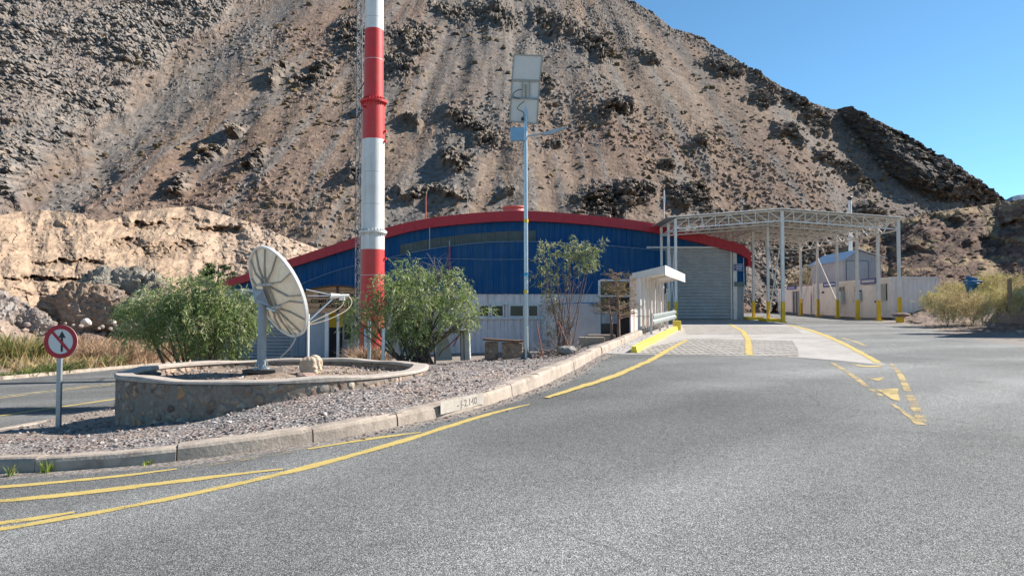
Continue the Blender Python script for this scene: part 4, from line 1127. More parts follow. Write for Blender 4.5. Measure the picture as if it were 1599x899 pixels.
legs = [(-.11, -.06), (.11, -.06), (0, .13)]
M_mast = simple('dull grey steel', (.16, .17, .18), .6, .4)
for lx, ly in legs: MB().tube([(mx + lx, 31 + ly, -.6), (mx + lx + .03, 31 + ly, zt_)], .022, 6).build('leg', M_mast, mast)
mb = MB(); z = -.4; k = 0
while z < zt_ - .3:
    for a_, b_ in ((0, 1), (1, 2), (2, 0)):
        A, B = legs[a_], legs[b_]
        mb.bar((mx + A[0] + .03 * z / zt_, 31 + A[1], z), (mx + B[0] + .03 * z / zt_, 31 + B[1], z), .012, .012)
        if k % 2 == 0: mb.bar((mx + A[0] + .03 * z / zt_, 31 + A[1], z), (mx + B[0] + .03 * z / zt_, 31 + B[1], z + .32), .012, .012)
        else: mb.bar((mx + B[0] + .03 * z / zt_, 31 + B[1], z), (mx + A[0] + .03 * z / zt_, 31 + A[1], z + .32), .012, .012)
    z += .32; k += 1
mb.build('lacing', M_mast, mast)
for py in (145, 182, 318, 362):
    MB().bar((mx - .05, 31.0, at(558, py, 31).z), (cx - .3, 29.1, at(558, py, 31).z), .04, .03).build('tie', M_dark, mast)

# ------------------------------------------------------------------ steel canopy
cn = thing('steel_canopy', (15.4, 44, 1.1), 'open pale steel truss canopy over the paved ramp, its posts yellow at the foot', 'canopy')
XL, XM, XR = 9.35, 15.45, 22.1
YF = [42.0, 44.4, 47.1, 50.0, 53.2, 56.3]
ZR, ZE = 7.45, 6.95
def ztr(x): return ZR - (ZR - ZE) * (abs(x - XM) / (XR - XM))
def post(x, y, base, top, s_=.15):
    p = MB().box2((x - s_ / 2, y - s_ / 2, base + 1.15), (x + s_ / 2, y + s_ / 2, top)).build('post', M_framegrey, cn)
    MB().box2((x - s_ / 2 - .012, y - s_ / 2 - .012, base), (x + s_ / 2 + .012, y + s_ / 2 + .012, base + 1.152)).build('yellow_foot', M_yellow, p)
    MB().box2((x - .16, y - .16, base - .3), (x + .16, y + .16, base + .025)).build('base_plate', M_yellow, p)
for i, y in enumerate(YF):
    gz_ = float(road_z(16, y)) 
    post(XR, y, gz_ + (.28 if i == 0 else .08), ztr(XR) - .02)
    post(XM, y, gz_ + .02, ztr(XM) - .02, .17 if i == 0 else .14)
for y in (42.0, 43.9, 46.0): post(XL, y, float(road_z(XL, y)) + .02, ztr(XL) - .02, .14)
def truss(x0, x1, y, n, dpt=.58, c=.07):
    """trussed beam along x, from x0 to x1"""
    mb = MB()
    for i in range(n + 1):
        xa = x0 + (x1 - x0) * i / n
        mb.bar((xa, y, ztr(xa) - dpt), (xa, y, ztr(xa)), .045, .045)
        if i < n:
            xb = x0 + (x1 - x0) * (i + 1) / n
            mb.bar((xa, y, ztr(xa)), (xb, y, ztr(xb)), c, c); mb.bar((xa, y, ztr(xa) - dpt), (xb, y, ztr(xb) - dpt), c, c)
            if i >= n / 2: mb.bar((xa, y - .012, ztr(xa)), (xb, y - .012, ztr(xb) - dpt), .045, .04)
            else: mb.bar((xa, y - .012, ztr(xa) - dpt), (xb, y - .012, ztr(xb)), .045, .04)
    return mb
for i, y in enumerate(YF):
    truss(XM, XR, y, 10).build('truss', M_framegrey, cn)
for y in (42.0, 43.9, 46.0): truss(XL, XM, y, 8).build('truss', M_framegrey, cn)
for y in YF[3:]: truss(12.6, XM, y, 4).build('truss', M_framegrey, cn)
mb = MB()
for x in (XR, XM): 
    for d_ in (0, .58): mb.bar((x, YF[0], ztr(x) - d_ - .04), (x, YF[-1], ztr(x) - d_ - .04), .07, .07)
    for i in range(16):
        ya = YF[0] + (YF[-1] - YF[0]) * i / 16; yb = YF[0] + (YF[-1] - YF[0]) * (i + 1) / 16
        mb.bar((x, ya, ztr(x) - (.04 if i % 2 else .62)), (x, yb, ztr(x) - (.62 if i % 2 else .04)), .04, .04)
for d_ in (0, .58): mb.bar((XL, 42, ztr(XL) - d_ - .04), (XL, 46, ztr(XL) - d_ - .04), .07, .07)
mb.build('eave_beam', M_framegrey, cn)
mb = MB()
for x in np.arange(XL + .3, XR, 1.05):
    mb.bar((x, 41.8, ztr(x) + .045), (x, 46.4 if x < 12.4 else 57, ztr(x) + .045), .05, .08)
mb.build('purlins', M_framegrey, cn)
def roofsheet(x0, x1, y0, y1):
    xs = [x0, XM, x1] if x0 < XM < x1 else [x0, x1]; vs = []; fs = []
    ys_ = []; n = int((y1 - y0) / .22)
    mb = MB()
    for a_, b_ in zip(xs[:-1], xs[1:]):
        for i in range(n):
            ya, yb = y0 + (y1 - y0) * i / n, y0 + (y1 - y0) * (i + 1) / n; ym = (ya + yb) / 2
            za, zb2 = ztr(a_) + .10, ztr(b_) + .10
            mb.add([(a_, ya, za), (b_, ya, zb2), (b_, ym, zb2 + .03), (a_, ym, za + .03), (b_, yb, zb2), (a_, yb, za)], [(0, 1, 2, 3), (3, 2, 4, 5)])
    return mb
M_roofsheet = simple('dull roof sheet', (.36, .35, .33), .6, .1, .08, 2)
roofsheet(XL - .5, XR + .25, 41.75, 46.5).build('roof_sheet', M_roofsheet, cn, fixn=False)
roofsheet(12.6, XR + .25, 46.52, 57.2).build('roof_sheet', M_roofsheet, cn, fixn=False)
mb = MB()
mb.bar((XL - .5, 41.74, ztr(XL - .5) + .07), (XM, 41.74, ztr(XM) + .07), .03, .10, up=(0, 1, 0)); mb.bar((XM, 41.74, ztr(XM) + .07), (XR + .25, 41.74, ztr(XR + .25) + .07), .03, .10, up=(0, 1, 0))
mb.build('roof_edge', M_framegrey, cn)
for (x, ya, za, yb, zb3) in ((XM, 42.1, 6.0, 44.3, 1.5), (XM, 44.5, 6.0, 42.4, 1.4), (XM, 47.2, 6.2, 49.8, 1.5), (XM, 50, 6.0, 47.3, 1.5), (XL, 42.0, 6, 43.8, 1.5), (XL, 43.9, 6.0, 42.2, 1.4), (XR, 53.2, 5.6, 50.2, 2.5), (XR, 53.2, 5.6, 56.2, 2.3), (XM, 53.2, 6.2, 50.4, 1.6)):
    MB().bar((x, ya, za), (x, yb, zb3), .05, .05, up=(1, 0, 0)).build('brace', M_framegrey, cn)
for x, y in ((XM - .1, 44.0), (XM - .1, 47.3)):
    k_ = thing('kerb_block', (x, y, float(road_z(x, y))), 'low yellow concrete block at the foot of the middle canopy posts', 'block', 'yellow blocks under the canopy posts')
    MB().box2((x - .5, y - .9, float(road_z(x, y)) - .1), (x + .5, y + .5, float(road_z(x, y)) + .16)).build('block', M_yellow, k_, bevel=.03)

# ------------------------------------------------------------------ white container cabins
M_cont = simple('container white', (.80, .74, .70), .55, 0, .05, 1.2, dirt=(.40, .33, .28), dirt_scale=.9, dirt_amt=.45)
M_contend = simple('container end white', (.80, .755, .72), .55, 0, .05, 1.2, dirt=(.44, .36, .31), dirt_scale=.9, dirt_amt=.35)
def ribbed_x(x, y0, y1, z0, z1, mat, name, parent, pitch=.30, depth=.035):
    xs = []; n = int((y1 - y0) / pitch); p = (y1 - y0) / n
    for i in range(n):
        b = y0 + i * p; xs += [(b, 0), (b + p * .45, 0), (b + p * .55, depth), (b + p * .9, depth)]
    xs.append((y1, 0)); vs = []; fs = []
    for y, d in xs: vs += [(x - d, y, z0), (x - d, y, z1)]
    for i in range(len(xs) - 1): fs.append((2 * i, 2 * i + 1, 2 * i + 3, 2 * i + 2))
    return MB().add(vs, fs).build(name, mat, parent, fixn=False)
def cabin(x0, x1, y0, y1, z0, z1, label, end_ribs=True):
    t = thing('container_cabin', ((x0 + x1) / 2, y0, z0), label, 'cabin')
    fr = MB()
    for x in (x0, x1):
        for y in (y0, y1): fr.box2((x - .09, y - .09, z0), (x + .09, y + .09, z1))
    for x in (x0, x1):
        for z, hgt in ((z0 + .09, .18), (z1 - .07, .14)): fr.box2((x - .065, y0 + .09, z - hgt / 2), (x + .065, y1 - .09, z + hgt / 2))
    for y in (y0, y1):
        for z, hgt in ((z0 + .09, .18), (z1 - .07, .14)): fr.box2((x0 + .09, y - .065, z - hgt / 2), (x1 - .09, y + .065, z + hgt / 2))
    fr.build('frame', M_cont, t)
    ribbed_x(x0 + .01, y0 + .09, y1 - .09, z0 + .18, z1 - .14, M_cont, 'side_wall', t)
    if end_ribs: cladding(x0 + .09, x1 - .09, cst(z0 + .18), cst(z1 - .14), y0 + .02, .30, .045, M_contend, 'end_wall', t, .45)
    MB().box2((x0 + .03, y0 + .06, z1 - .05), (x1 - .03, y1 - .06, z1 - .012)).build('roof', M_white, t)
    MB().box2((x1 - .03, y0, z0), (x1 + .01, y1, z1)).build('back_wall', M_cont, t)
    mb = MB()
    for y in np.linspace(y0 + .2, y1 - .2, 4): mb.box2((x0 + .1, y - .15, z0 - .32), (x0 + .45, y + .15, z0))
    for y in (y0 + .2,): mb.box2((x1 - .5, y - .15, z0 - .32), (x1 - .1, y + .15, z0))
    mb.build('footing', M_concrete, t)
    return t
CX0, CX1 = at(1395, 487, 46.4).x, at(1463.5, 487, 46.4).x
CZ0, CZ1 = at(1395, 496, 46.4).z, at(1395, 432, 46.4).z
cA = cabin(CX0, CX1, 46.4, 58.6, CZ0, CZ1, 'near white container cabin with barred window and two blue door signs')
cB = cabin(CX0 - .05, CX1 - .3, 59.0, 66.0, CZ0 + .05, CZ1 - .12, 'far white container cabin with a glass door at the end of the row')
yat = lambda px, x: (x - 0) * F * CP / (px - 799.5) * 1.0           # distance at which a wall at this x is seen at px
def on_wall(px, py, x): 
    y = yat(px, x); return y, at(px, py, y).z
def wall_panel(t, name, px0, px1, py0, py1, mat, out=.02, ref=None, x=None):
    x = CX0 - .05 if x is None else x
    ya, yb = sorted((yat(px0, x), yat(px1, x))); z0, z1 = at(px0, py1, yat(px0, x)).z, at(px0, py0, yat(px0, x)).z
    return MB().box2((x - out, ya, z0), (x + .02, yb, z1)).build(name, mat, t), (x - out, ya, yb, z0, z1)
M_door = simple('cabin door white', (.82, .77, .73), .5, 0, .04, 2, dirt=(.45, .38, .33), dirt_amt=.3)
for (a0, a1, t0, t1, sx0, sx1, s0, s1) in ((1347, 1369, 446.5, 496, 1345.5, 1370, 435.5, 444.5), (1288, 1308, 449, 494, 1287, 1308, 441.5, 448.5)):
    d, bb_ = wall_panel(cA, 'door', a0, a1, t0, t1, M_door, .03)
    MB().box2((bb_[0] - .05, bb_[1] + .1, bb_[3] + 1.0), (bb_[0], bb_[1] + .16, bb_[3] + 1.15)).build('handle', M_dark, d)
    sg, sb = wall_panel(cA, 'door_sign', sx0, sx1, s0, s1, M_sign_blue, .09)
    mb = MB(); y = sb[1] + .22
    while y < sb[2] - .25:
        l = random.uniform(.05, .12); mb.box2((sb[0] - .008, y, sb[3] + .12), (sb[0] - .002, y + l, sb[4] - .12)); y += l + .03
    mb.build('lettering', M_sign_white, sg)
    for yy in (bb_[1] - .25, bb_[2] + .25): MB().lathe((bb_[0] - .02, yy, bb_[4] - .35), [(0, -.07), (.09, -.07), (.09, .07), (0, .07)], 10).build('bulkhead_lamp', M_dark, cA)
w_, wb = wall_panel(cA, 'barred_window', 1375.5, 1384, 443.5, 469, M_glass, .02)
mb = MB()
for y in np.linspace(wb[1], wb[2], 7): mb.box2((wb[0] - .05, y - .02, wb[3]), (wb[0] - .03, y + .02, wb[4]))
mb.build('bars', M_framegrey, w_)
for p0, p1, q0, q1 in ((1334, 1339, 447, 470), (1311, 1318, 448, 471)):
    w_, wb = wall_panel(cA, 'window', p0, p1, q0, q1, M_glass, .03)
    mb = MB(); mb.box2((wb[0] - .03, wb[1] - .05, wb[3] - .05), (wb[0] - .004, wb[2] + .05, wb[3])); mb.box2((wb[0] - .03, wb[1] - .05, wb[4]), (wb[0] - .004, wb[2] + .05, wb[4] + .05))
    mb.build('frame', M_white, w_)
for p0, p1, q0, q1 in ((1312, 1319, 455, 474), (1341.5, 1345.5, 455, 470)):
    wall_panel(cA, 'air_conditioner', p0, p1, q0, q1, simple('pale unit', (.50, .52, .52), .5), .3)
xB = CX0 - .1
g, gb = wall_panel(cB, 'glass_door', 1238, 1247, 455, 491, simple('bluish glass', (.07, .10, .12), .08, 0, .2, 1), .03, x=xB)
mb = MB()
for y in (gb[1], (gb[1] + gb[2]) / 2, gb[2]): mb.box2((gb[0] - .03, y - .05, gb[3]), (gb[0] - .004, y + .05, gb[4]))
mb.build('door_frame', M_white, g)
sg, sb = wall_panel(cB, 'door_sign', 1230, 1244, 447.5, 452.5, M_sign_blue, .09, x=xB)
mb = MB(); y = sb[1] + .3
while y < sb[2] - .3: l = random.uniform(.06, .14); mb.box2((sb[0] - .008, y, sb[3] + .1), (sb[0] - .002, y + l, sb[4] - .1)); y += l + .03
mb.build('lettering', M_sign_white, sg)
# hut behind with a tin roof and flue
ht = thing('tin_hut', (at(1347, 470, 62).x, 62, 1.4), 'small grey corrugated hut with a pitched tin roof rising behind the cabins', 'hut')
hx0, hx1, hxa = at(1318, 487, 62).x, at(1377, 487, 62).x, at(1341, 487, 62).x
he, hr, he2 = at(1318, 405, 62).z, at(1341, 390.5, 62).z, at(1377, 402, 62).z
M_tin = simple('grey tin', (.44, .44, .45), .5, .2, .07, 2)
roofz = lambda x: he + (hr - he) * (x - hx0) / (hxa - hx0) if x < hxa else hr + (he2 - hr) * (x - hxa) / (hx1 - hxa)
cladding(hx0, hx1, cst(1.3), lambda x: roofz(x) - .02, 62, .20, .03, M_tin, 'gable_wall', ht, .5)
ribbed_x(hx0, 62.01, 68.6, 1.3, he - .02, M_tin, 'side_wall', ht, .22, .02)
MB().box2((hx1 - .03, 62.02, 1.3), (hx1, 68.6, he2 - .05)).build('side_wall', M_tin, ht)
mb = MB()
for a_, b_, za, zb4 in ((hx0 - .35, hxa, he - (hr - he) / (hxa - hx0) * .35, hr), (hxa, hx1 + .35, hr, he2 - (hr - he2) / (hx1 - hxa) * .35)):
    n = 30
    for i in range(n):
        ya, yb = 61.6 + 7.3 * i / n, 61.6 + 7.3 * (i + 1) / n; ym = (ya + yb) / 2
        mb.add([(a_, ya, za + .03), (b_, ya, zb4 + .03), (b_, ym, zb4 + .07), (a_, ym, za + .07), (b_, yb, zb4 + .03), (a_, yb, za + .03)], [(0, 1, 2, 3), (3, 2, 4, 5)])
mb.build('roof', simple('bright tin roof', (.55, .60, .64), .35, .5, .05, 2), ht, fixn=False)
dA, dB = at(1322, 487, 62).x, at(1356, 487, 62).x
dz = at(1340, 407.5, 62).z
d = MB().box2((dA, 61.93, 1.4), (dB, 61.965, dz)).build('double_door', M_tin, ht)
mb = MB(); 
for x in (dA, (dA + dB) / 2, dB): mb.box2((x - .02, 61.90, 1.4), (x + .02, 61.929, dz))
mb.box2((dA, 61.905, dz - .02), (dB, 61.929, dz + .03)); mb.build('door_trim', simple('dark tin edge', (.14, .15, .17), .5), d)
fl = thing('flue_pipe', (at(1328, 392, 65).x, 65, 6.5), 'tall white flue pipe with a dark cap rising from the tin hut', 'flue')
fx_ = at(1328, 392, 65).x
MB().tube([(fx_, 65, 6.0), (fx_, 65, at(1328, 313, 65).z)], .16, 12).build('pipe', M_white, fl)
mb = MB()
for py in (365, 338): z = at(1328, py, 65).z; mb.lathe((fx_, 65, z), [(.16, -.05), (.185, -.04), (.185, .04), (.16, .05)], 12)
mb.build('joint_band', M_steel, fl)
z = at(1328, 313, 65).z
MB().lathe((fx_, 65, z), [(.16, .0), (.16, .12), (.3, .2), (.3, .24), (.0, .42)], 12).build('cap', M_dark, fl)

# ------------------------------------------------------------------ stone planter ring
PCX, PCY, PR = -4.15, 13.2, 2.6
PZ = .665
pl = thing('planter', (PCX, PCY, .2), 'low round stone walled planter with a concrete coping round the dish', 'planter')
def mat_rubble():
    m, nt, b = base_mat('rubble stone wall')
    tc = N(nt, 'ShaderNodeTexCoord').outputs['Object']
    nd = noise(nt, 2.5, 3, .5, tc)
    mp = N(nt, 'ShaderNodeMix', data_type='RGBA', blend_type='LINEAR_LIGHT'); mp.inputs[0].default_value = .16
    nt.links.new(tc, mp.inputs[6]); nt.links.new(nd.outputs['Color'], mp.inputs[7])
    v = N(nt, 'ShaderNodeTexVoronoi'); v.inputs['Scale'].default_value = 6.6; nt.links.new(mp.outputs[2], v.inputs['Vector'])
    ve = N(nt, 'ShaderNodeTexVoronoi', feature='DISTANCE_TO_EDGE'); ve.inputs['Scale'].default_value = 6.6; nt.links.new(mp.outputs[2], ve.inputs['Vector'])
    s = N(nt, 'ShaderNodeSeparateColor'); nt.links.new(v.outputs['Color'], s.inputs[0])
    r = ramp(nt, [(0, (.17, .105, .08)), (.25, (.36, .26, .19)), (.45, (.22, .16, .13)), (.6, (.46, .37, .29)), (.72, (.22, .20, .17)), (.84, (.37, .27, .20)), (.93, (.48, .26, .12)), (1, (.42, .35, .29))], s.outputs[0])
    n = noise(nt, 18, 6, .7, tc); rn = ramp(nt, [(.3, .75), (.7, 1.2)], n.outputs[0])
    c = mixn(nt, 1.0, r.outputs[0], rn.outputs[0], 'MULTIPLY')
    nm_ = noise(nt, 7, 5, .7, tc); am = N(nt, 'ShaderNodeMath', operation='MULTIPLY_ADD'); nt.links.new(nm_.outputs[0], am.inputs[0]); am.inputs[1].default_value = .35; nt.links.new(v.outputs['Distance'], am.inputs[2])
    re = ramp(nt, [(.63, 0.0), (.76, 1.0)], am.outputs[0])
    cm_ = ramp(nt, [(.3, (.19, .15, .12)), (.7, (.28, .225, .18))], n.outputs[0]); c = mixn(nt, re.outputs[0], c, cm_.outputs[0])
    nt.links.new(c, b.inputs['Base Color']); b.inputs['Roughness'].default_value = .92
    rb = ramp(nt, [(.42, 1.0), (.78, 0.0)], am.outputs[0]); bump(nt, b, rb.outputs[0], .9, .05)
    return m
M_rubble = mat_rubble()
M_coping = simple('mortar coping', (.40, .34, .29), .92, 0, .15, 6, .6, dirt=(.24, .19, .16), dirt_scale=2, dirt_amt=.6)
def ringwall(r0, r1, zb, zt, n, name, mat, wob=.02, z_jit=0.0):
    mb = MB(); vs = []
    for k in range(n):
        a = 2 * math.pi * k / n; wv_ = wob * math.sin(3 * a + 1) + wob * .6 * math.sin(7 * a); zj = z_jit * math.sin(5 * a + .4) + z_jit * .7 * math.sin(11 * a)
        for r, z in ((r1, zb), (r1, zt - .02), (r1 - .02, zt), (r0 + .02, zt), (r0, zt - .02), (r0, zb)):
            vs.append((PCX + (r + wv_) * math.cos(a), PCY + (r + wv_) * math.sin(a), z + (zj if z > zb + .01 else 0)))
    fs = []
    for k in range(n):
        for j in range(5): fs.append((k * 6 + j, ((k + 1) % n) * 6 + j, ((k + 1) % n) * 6 + j + 1, k * 6 + j + 1))
    mb.add(vs, fs); return mb.build(name, mat, pl)
ringwall(PR - .25, PR - .010, -.7, PZ - .05, 96, 'stone_wall', M_rubble, .015, .006)
ringwall(PR - .28, PR + .012, PZ - .055, PZ, 96, 'coping', M_coping, .022, .014)
vs = [(PCX, PCY, .58)]; fs = []
nn = 60
for i in range(1, 13):
    for k in range(nn):
        a = 2 * math.pi * k / nn; r = (PR - .26) * i / 12
        x, y = PCX + r * math.cos(a), PCY + r * math.sin(a)
        vs.append((x, y, .53 + .05 * float(fbm(np.array([x * 1.2]), np.array([y * 1.2]), 3, 4)[0]) - .02 * (i / 12)))
for k in range(nn): fs.append((0, 1 + k, 1 + (k + 1) % nn))
for i in range(11):
    for k in range(nn):
        fs.append((1 + i * nn + k, 1 + (i + 1) * nn + k, 1 + (i + 1) * nn + (k + 1) % nn, 1 + i * nn + (k + 1) % nn))
MB().add(vs, fs, 0, True).build('soil', M_dirt, pl, fixn=False)

def boulder(name, c, size, label, cat, mat, seed, group=None, rough=.30, sub=4, rz=0, sink=.15):
    bm = bmesh.new(); bmesh.ops.create_icosphere(bm, subdivisions=sub, radius=1)
    r = np.random.RandomState(seed)
    dirs = [Vector(r.randn(3)).normalized() for _ in range(16)]; offs = [r.uniform(.72, .98) for _ in dirs]
    sx = r.rand(3) * 20
    for v in bm.verts:
        p = v.co.normalized(); k = 1.0
        for d, o in zip(dirs, offs):
            t = p.dot(d)
            if t > .05: k = min(k, o / t)
        k *= 1 + rough * .35 * float(vn(np.array([p.x * 3 + sx[0] + p.z * 2]), np.array([p.y * 3 + sx[1] - p.z]), seed)[0]) + rough * .12 * (r.rand() - .5)
        v.co = p * k
    zmin = min(v.co.z for v in bm.verts)
    for v in bm.verts: v.co = Vector((v.co.x * size[0] / 2, v.co.y * size[1] / 2, (v.co.z - zmin) * size[2] / 2 - sink * size[2]))
    me = bpy.data.meshes.new(name); bm.to_mesh(me); bm.free(); me.materials.append(mat)
    o = link_mesh(name, me); o.location = c; o.rotation_euler = (0, 0, rz)
    return tag(o, label, cat, group)
M_boulder = simple('tan granite', (.50, .38, .27), .9, 0, .2, 5, .7, dirt=(.62, .54, .46), dirt_scale=3, dirt_amt=.6)
M_redstone = simple('reddish stone', (.36, .23, .18), .9, 0, .2, 7, .6)
boulder('boulder', (at(486, 573, 13.4).x, 13.4, .55), (.48, .42, .40), 'round tan boulder lying inside the planter to the right of the dish pole', 'boulder', M_boulder, 5)
boulder('flat_stone', (at(481, 586, 12.4).x, 12.3, .54), (.36, .26, .13), 'flat reddish stone in the planter in front of the tan boulder', 'stone', M_redstone, 8)
boulder('flat_stone', (at(243, 580, 13.0).x, 12.9, .54), (.30, .2, .10), 'small dark stone at the left edge inside the planter', 'stone', simple('dark stone', (.10, .085, .08), .9), 9)

# ------------------------------------------------------------------ satellite dish
DY = 13.45
base = at(408.5, 584, DY); base.z = .55
ds = thing('satellite_dish', base, 'white ribbed satellite dish on a grey pole inside the stone planter, seen from behind', 'satellite dish')
ptop = at(410, 463, DY)
MB().tube([base + Vector((0, 0, -.05)), Vector((ptop.x, DY, ptop.z))], .078, 16).build('pole', simple('grey pole paint', (.30, .32, .34), .5, .2, .1, 6, dirt=(.22, .22, .22), dirt_amt=.4), ds)
mb = MB()
mb.box((base.x + .02, DY, base.z + .03), (.60, .42, .07)); mb.build('base_slab', simple('dark wet timber', (.09, .075, .065), .9, 0, .2, 6), ds, bevel=.008)
mb = MB(); mb.lathe((base.x, DY, base.z + .065), [(.0, 0), (.15, 0), (.15, .02), (.0, .02)], 16)
for k in range(6):
    a = k * math.pi / 3 + .3; mb.bar((base.x + .12 * math.cos(a), DY + .12 * math.sin(a), base.z + .085), (base.x + .07 * math.cos(a), DY + .07 * math.sin(a), base.z + .24), .012, .02)
mb.build('base_flange', M_steel, ds)
AX = Vector((.653, .645, .385)).normalized()
ctr = at(436, 455, DY - .05)
RD = .865; DEP = .15
ux = Vector((0, 0, 1)).cross(AX).normalized(); uy = AX.cross(ux).normalized()
def dpt(r, a): return ctr + AX * (DEP * (r * r - 1)) + (ux * math.cos(a) + uy * math.sin(a) * 1.0) * r * RD
vs = [dpt(0, 0)]; fs = []; nr2, na = 8, 48
for i in range(1, nr2 + 1):
    for k in range(na): vs.append(dpt(i / nr2, 2 * math.pi * k / na))
for k in range(na): fs.append((0, 1 + k, 1 + (k + 1) % na))
for i in range(nr2 - 1):
    for k in range(na): fs.append((1 + i * na + k, 1 + (i + 1) * na + k, 1 + (i + 1) * na + (k + 1) % na, 1 + i * na + (k + 1) % na))
M_dish, nt_, b_ = base_mat('dish fibreglass')
tc_ = N(nt_, 'ShaderNodeTexCoord').outputs['Object']
n_ = noise(nt_, 5, 7, .7, tc_, .5); r_c = ramp(nt_, [(.3, (.42, .36, .26)), (.62, (.62, .58, .50))], n_.outputs[0])
nt_.links.new(r_c.outputs[0], b_.inputs['Base Color']); b_.inputs['Roughness'].default_value = .5
tr_ = N(nt_, 'ShaderNodeBsdfTranslucent'); tr_.inputs[0].default_value = (.62, .54, .42, 1)
mx_ = N(nt_, 'ShaderNodeMixShader'); mx_.inputs[0].default_value = .10
nt_.links.new(b_.outputs[0], mx_.inputs[1]); nt_.links.new(tr_.outputs[0], mx_.inputs[2]); nt_.links.new(mx_.outputs[0], nt_.nodes['Material Output'].inputs[0])
rf = MB().add(vs, fs, 0, True).build('reflector', M_dish, ds)
pts_ = [dpt(1, 2 * math.pi * k / 64) for k in range(64)]
mb = MB()
for k in range(64):
    a, b = pts_[k], pts_[(k + 1) % 64]
    o1 = (a - ctr).normalized() * .02; o2 = (b - ctr).normalized() * .02; back_ = -AX * .055
    mb.add([a - o1, b - o2, b + o2, a + o1, a - o1 + back_, b - o2 + back_, b + o2 + back_, a + o1 + back_], [(0, 1, 2, 3), (7, 6, 5, 4), (3, 2, 6, 7), (1, 0, 4, 5)])
mb.build('rim', M_white, rf)
M_rib = simple('dull rib steel', (.40, .375, .33), .6, .2, .15, 6, dirt=(.20, .15, .10), dirt_amt=.5)
hub1, hub2 = .42, .42
hubs = [(ctr - AX * .20 + uy * .22, [20, 50, 75, 100, 125, 155, 185]), (ctr - AX * .20 - uy * .22, [-10, -35, -60, -85, -112, -140, -165, 8])]
for hp, angs in hubs:
    for dg_ in angs:
        a = math.radians(dg_); e = dpt(.99, a) - AX * .03
        m_ = dpt(.62, a) - AX * .045
        mb = MB(); q0 = hp + (m_ - hp) * .12
        mb.bar(q0, m_, .020, .040, up=AX); mb.bar(m_, e, .016, .034, up=AX); mb.build('rib', M_rib, ds)
mb = MB(); hb1, hb2 = hubs[0][0], hubs[1][0]
for s_ in (-.07, .07): mb.bar(hb1 + ux * s_ + uy * .12, hb2 + ux * s_ - uy * .12, .035, .06, up=AX)
mb.build('back_rail', M_rib, ds)
for hp in (hb1, hb2): MB().bar(hp - ux * .25, hp + ux * .25, .045, .06, up=AX).build('cross_rail', simple('pale grey bar', (.5, .5, .48), .5), ds)
hc = Vector((ptop.x, DY, ptop.z))
md = (hb1 + hb2) / 2
mb = MB(); mb.tube([hc + Vector((0, 0, -.12)), hc + Vector((0, 0, .10))], .092, 16)
mb.build('pole_cap', M_boxblue, ds)
dirm = (md - hc)
side = dirm.cross(Vector((0, 0, 1))).normalized()
for s_ in (-.075, .075):
    q = [hc + side * s_ + Vector((-.10, 0, .14)), hc + side * s_ + Vector((-.08, 0, -.06)), md + side * s_ - uy * .22, md + side * s_ + uy * .12]
    MB().prism(q, side * .012).build('mount_plate', simple('blue grey plate', (.27, .33, .40), .45, .4, .08, 5), ds)
MB().bar(hc + Vector((.02, 0, -.18)), md - uy * .30, .03, .03).build('elevation_rod', M_steel, ds)
feed = at(524, 462, DY + .38)
fd = (feed - ctr); fdn = (ctr + AX * .1 - feed).normalized()
arms = [(at(478, 452, DY + .10), .011), (at(480, 462, DY + .12), .011), (at(483, 500, DY + .05), .017)]
for p_, r_ in arms: MB().tube([p_, feed], r_, 8).build('feed_arm', M_steel, ds)
fh = MB().lathe(feed, [(0, -.03), (.035, -.03), (.035, .03), (0, .03)], 12).build('feed_clamp', M_boxblue, ds)
f2 = at(545, 461.5, DY + .48)
mb = MB(); mb.tube([feed - (f2 - feed) * .35, feed + (f2 - feed) * .35], [.055, .035], 12); mb.tube([feed + (f2 - feed) * .35, f2], .030, 12); mb.box(feed + (f2 - feed) * .5 - Vector((0, 0, .05)), (.10, .06, .07))
mb.build('feed_horn', M_white, ds)
def cable(pp, r, name, mat, parent):
    P = np.array([p[:] for p in pp]); t = np.linspace(0, 1, len(P)); tt = np.linspace(0, 1, 24)
    co = np.stack([np.polyval(np.polyfit(t, P[:, k], min(3, len(P) - 1)), tt) for k in range(3)], 1)
    MB().tube([Vector(c) for c in co], r, 6).build(name, mat, parent)
M_cable = simple('cream cable', (.52, .44, .32), .5)
cable([at(536, 466, DY + .42), at(533, 478, DY + .4), at(520, 486, DY + .3), at(500, 497, DY + .15), at(483, 505, DY + .05)], .009, 'cable', M_cable, ds)
cable([at(544, 462, DY + .48), at(547, 474, DY + .48), at(540, 487, DY + .4), at(512, 498, DY + .2), at(484, 507, DY + .05)], .009, 'cable', M_cable, ds)
cable([at(462, 523, DY), at(458, 535, DY), at(448, 548, DY + .1), at(436, 559, DY + .3)], .014, 'cable', simple('grey cable', (.40, .41, .42), .5), ds)
# white stake standing behind the boulder
tag(MB().tube([(at(481, 560, 14.2).x, 14.2, .5), (at(481.5, 500, 14.2).x, 14.2, at(481, 490, 14.2).z)], .022, 8).build('stake', M_white), 'thin white stake standing behind the tan boulder in the planter', 'stake')

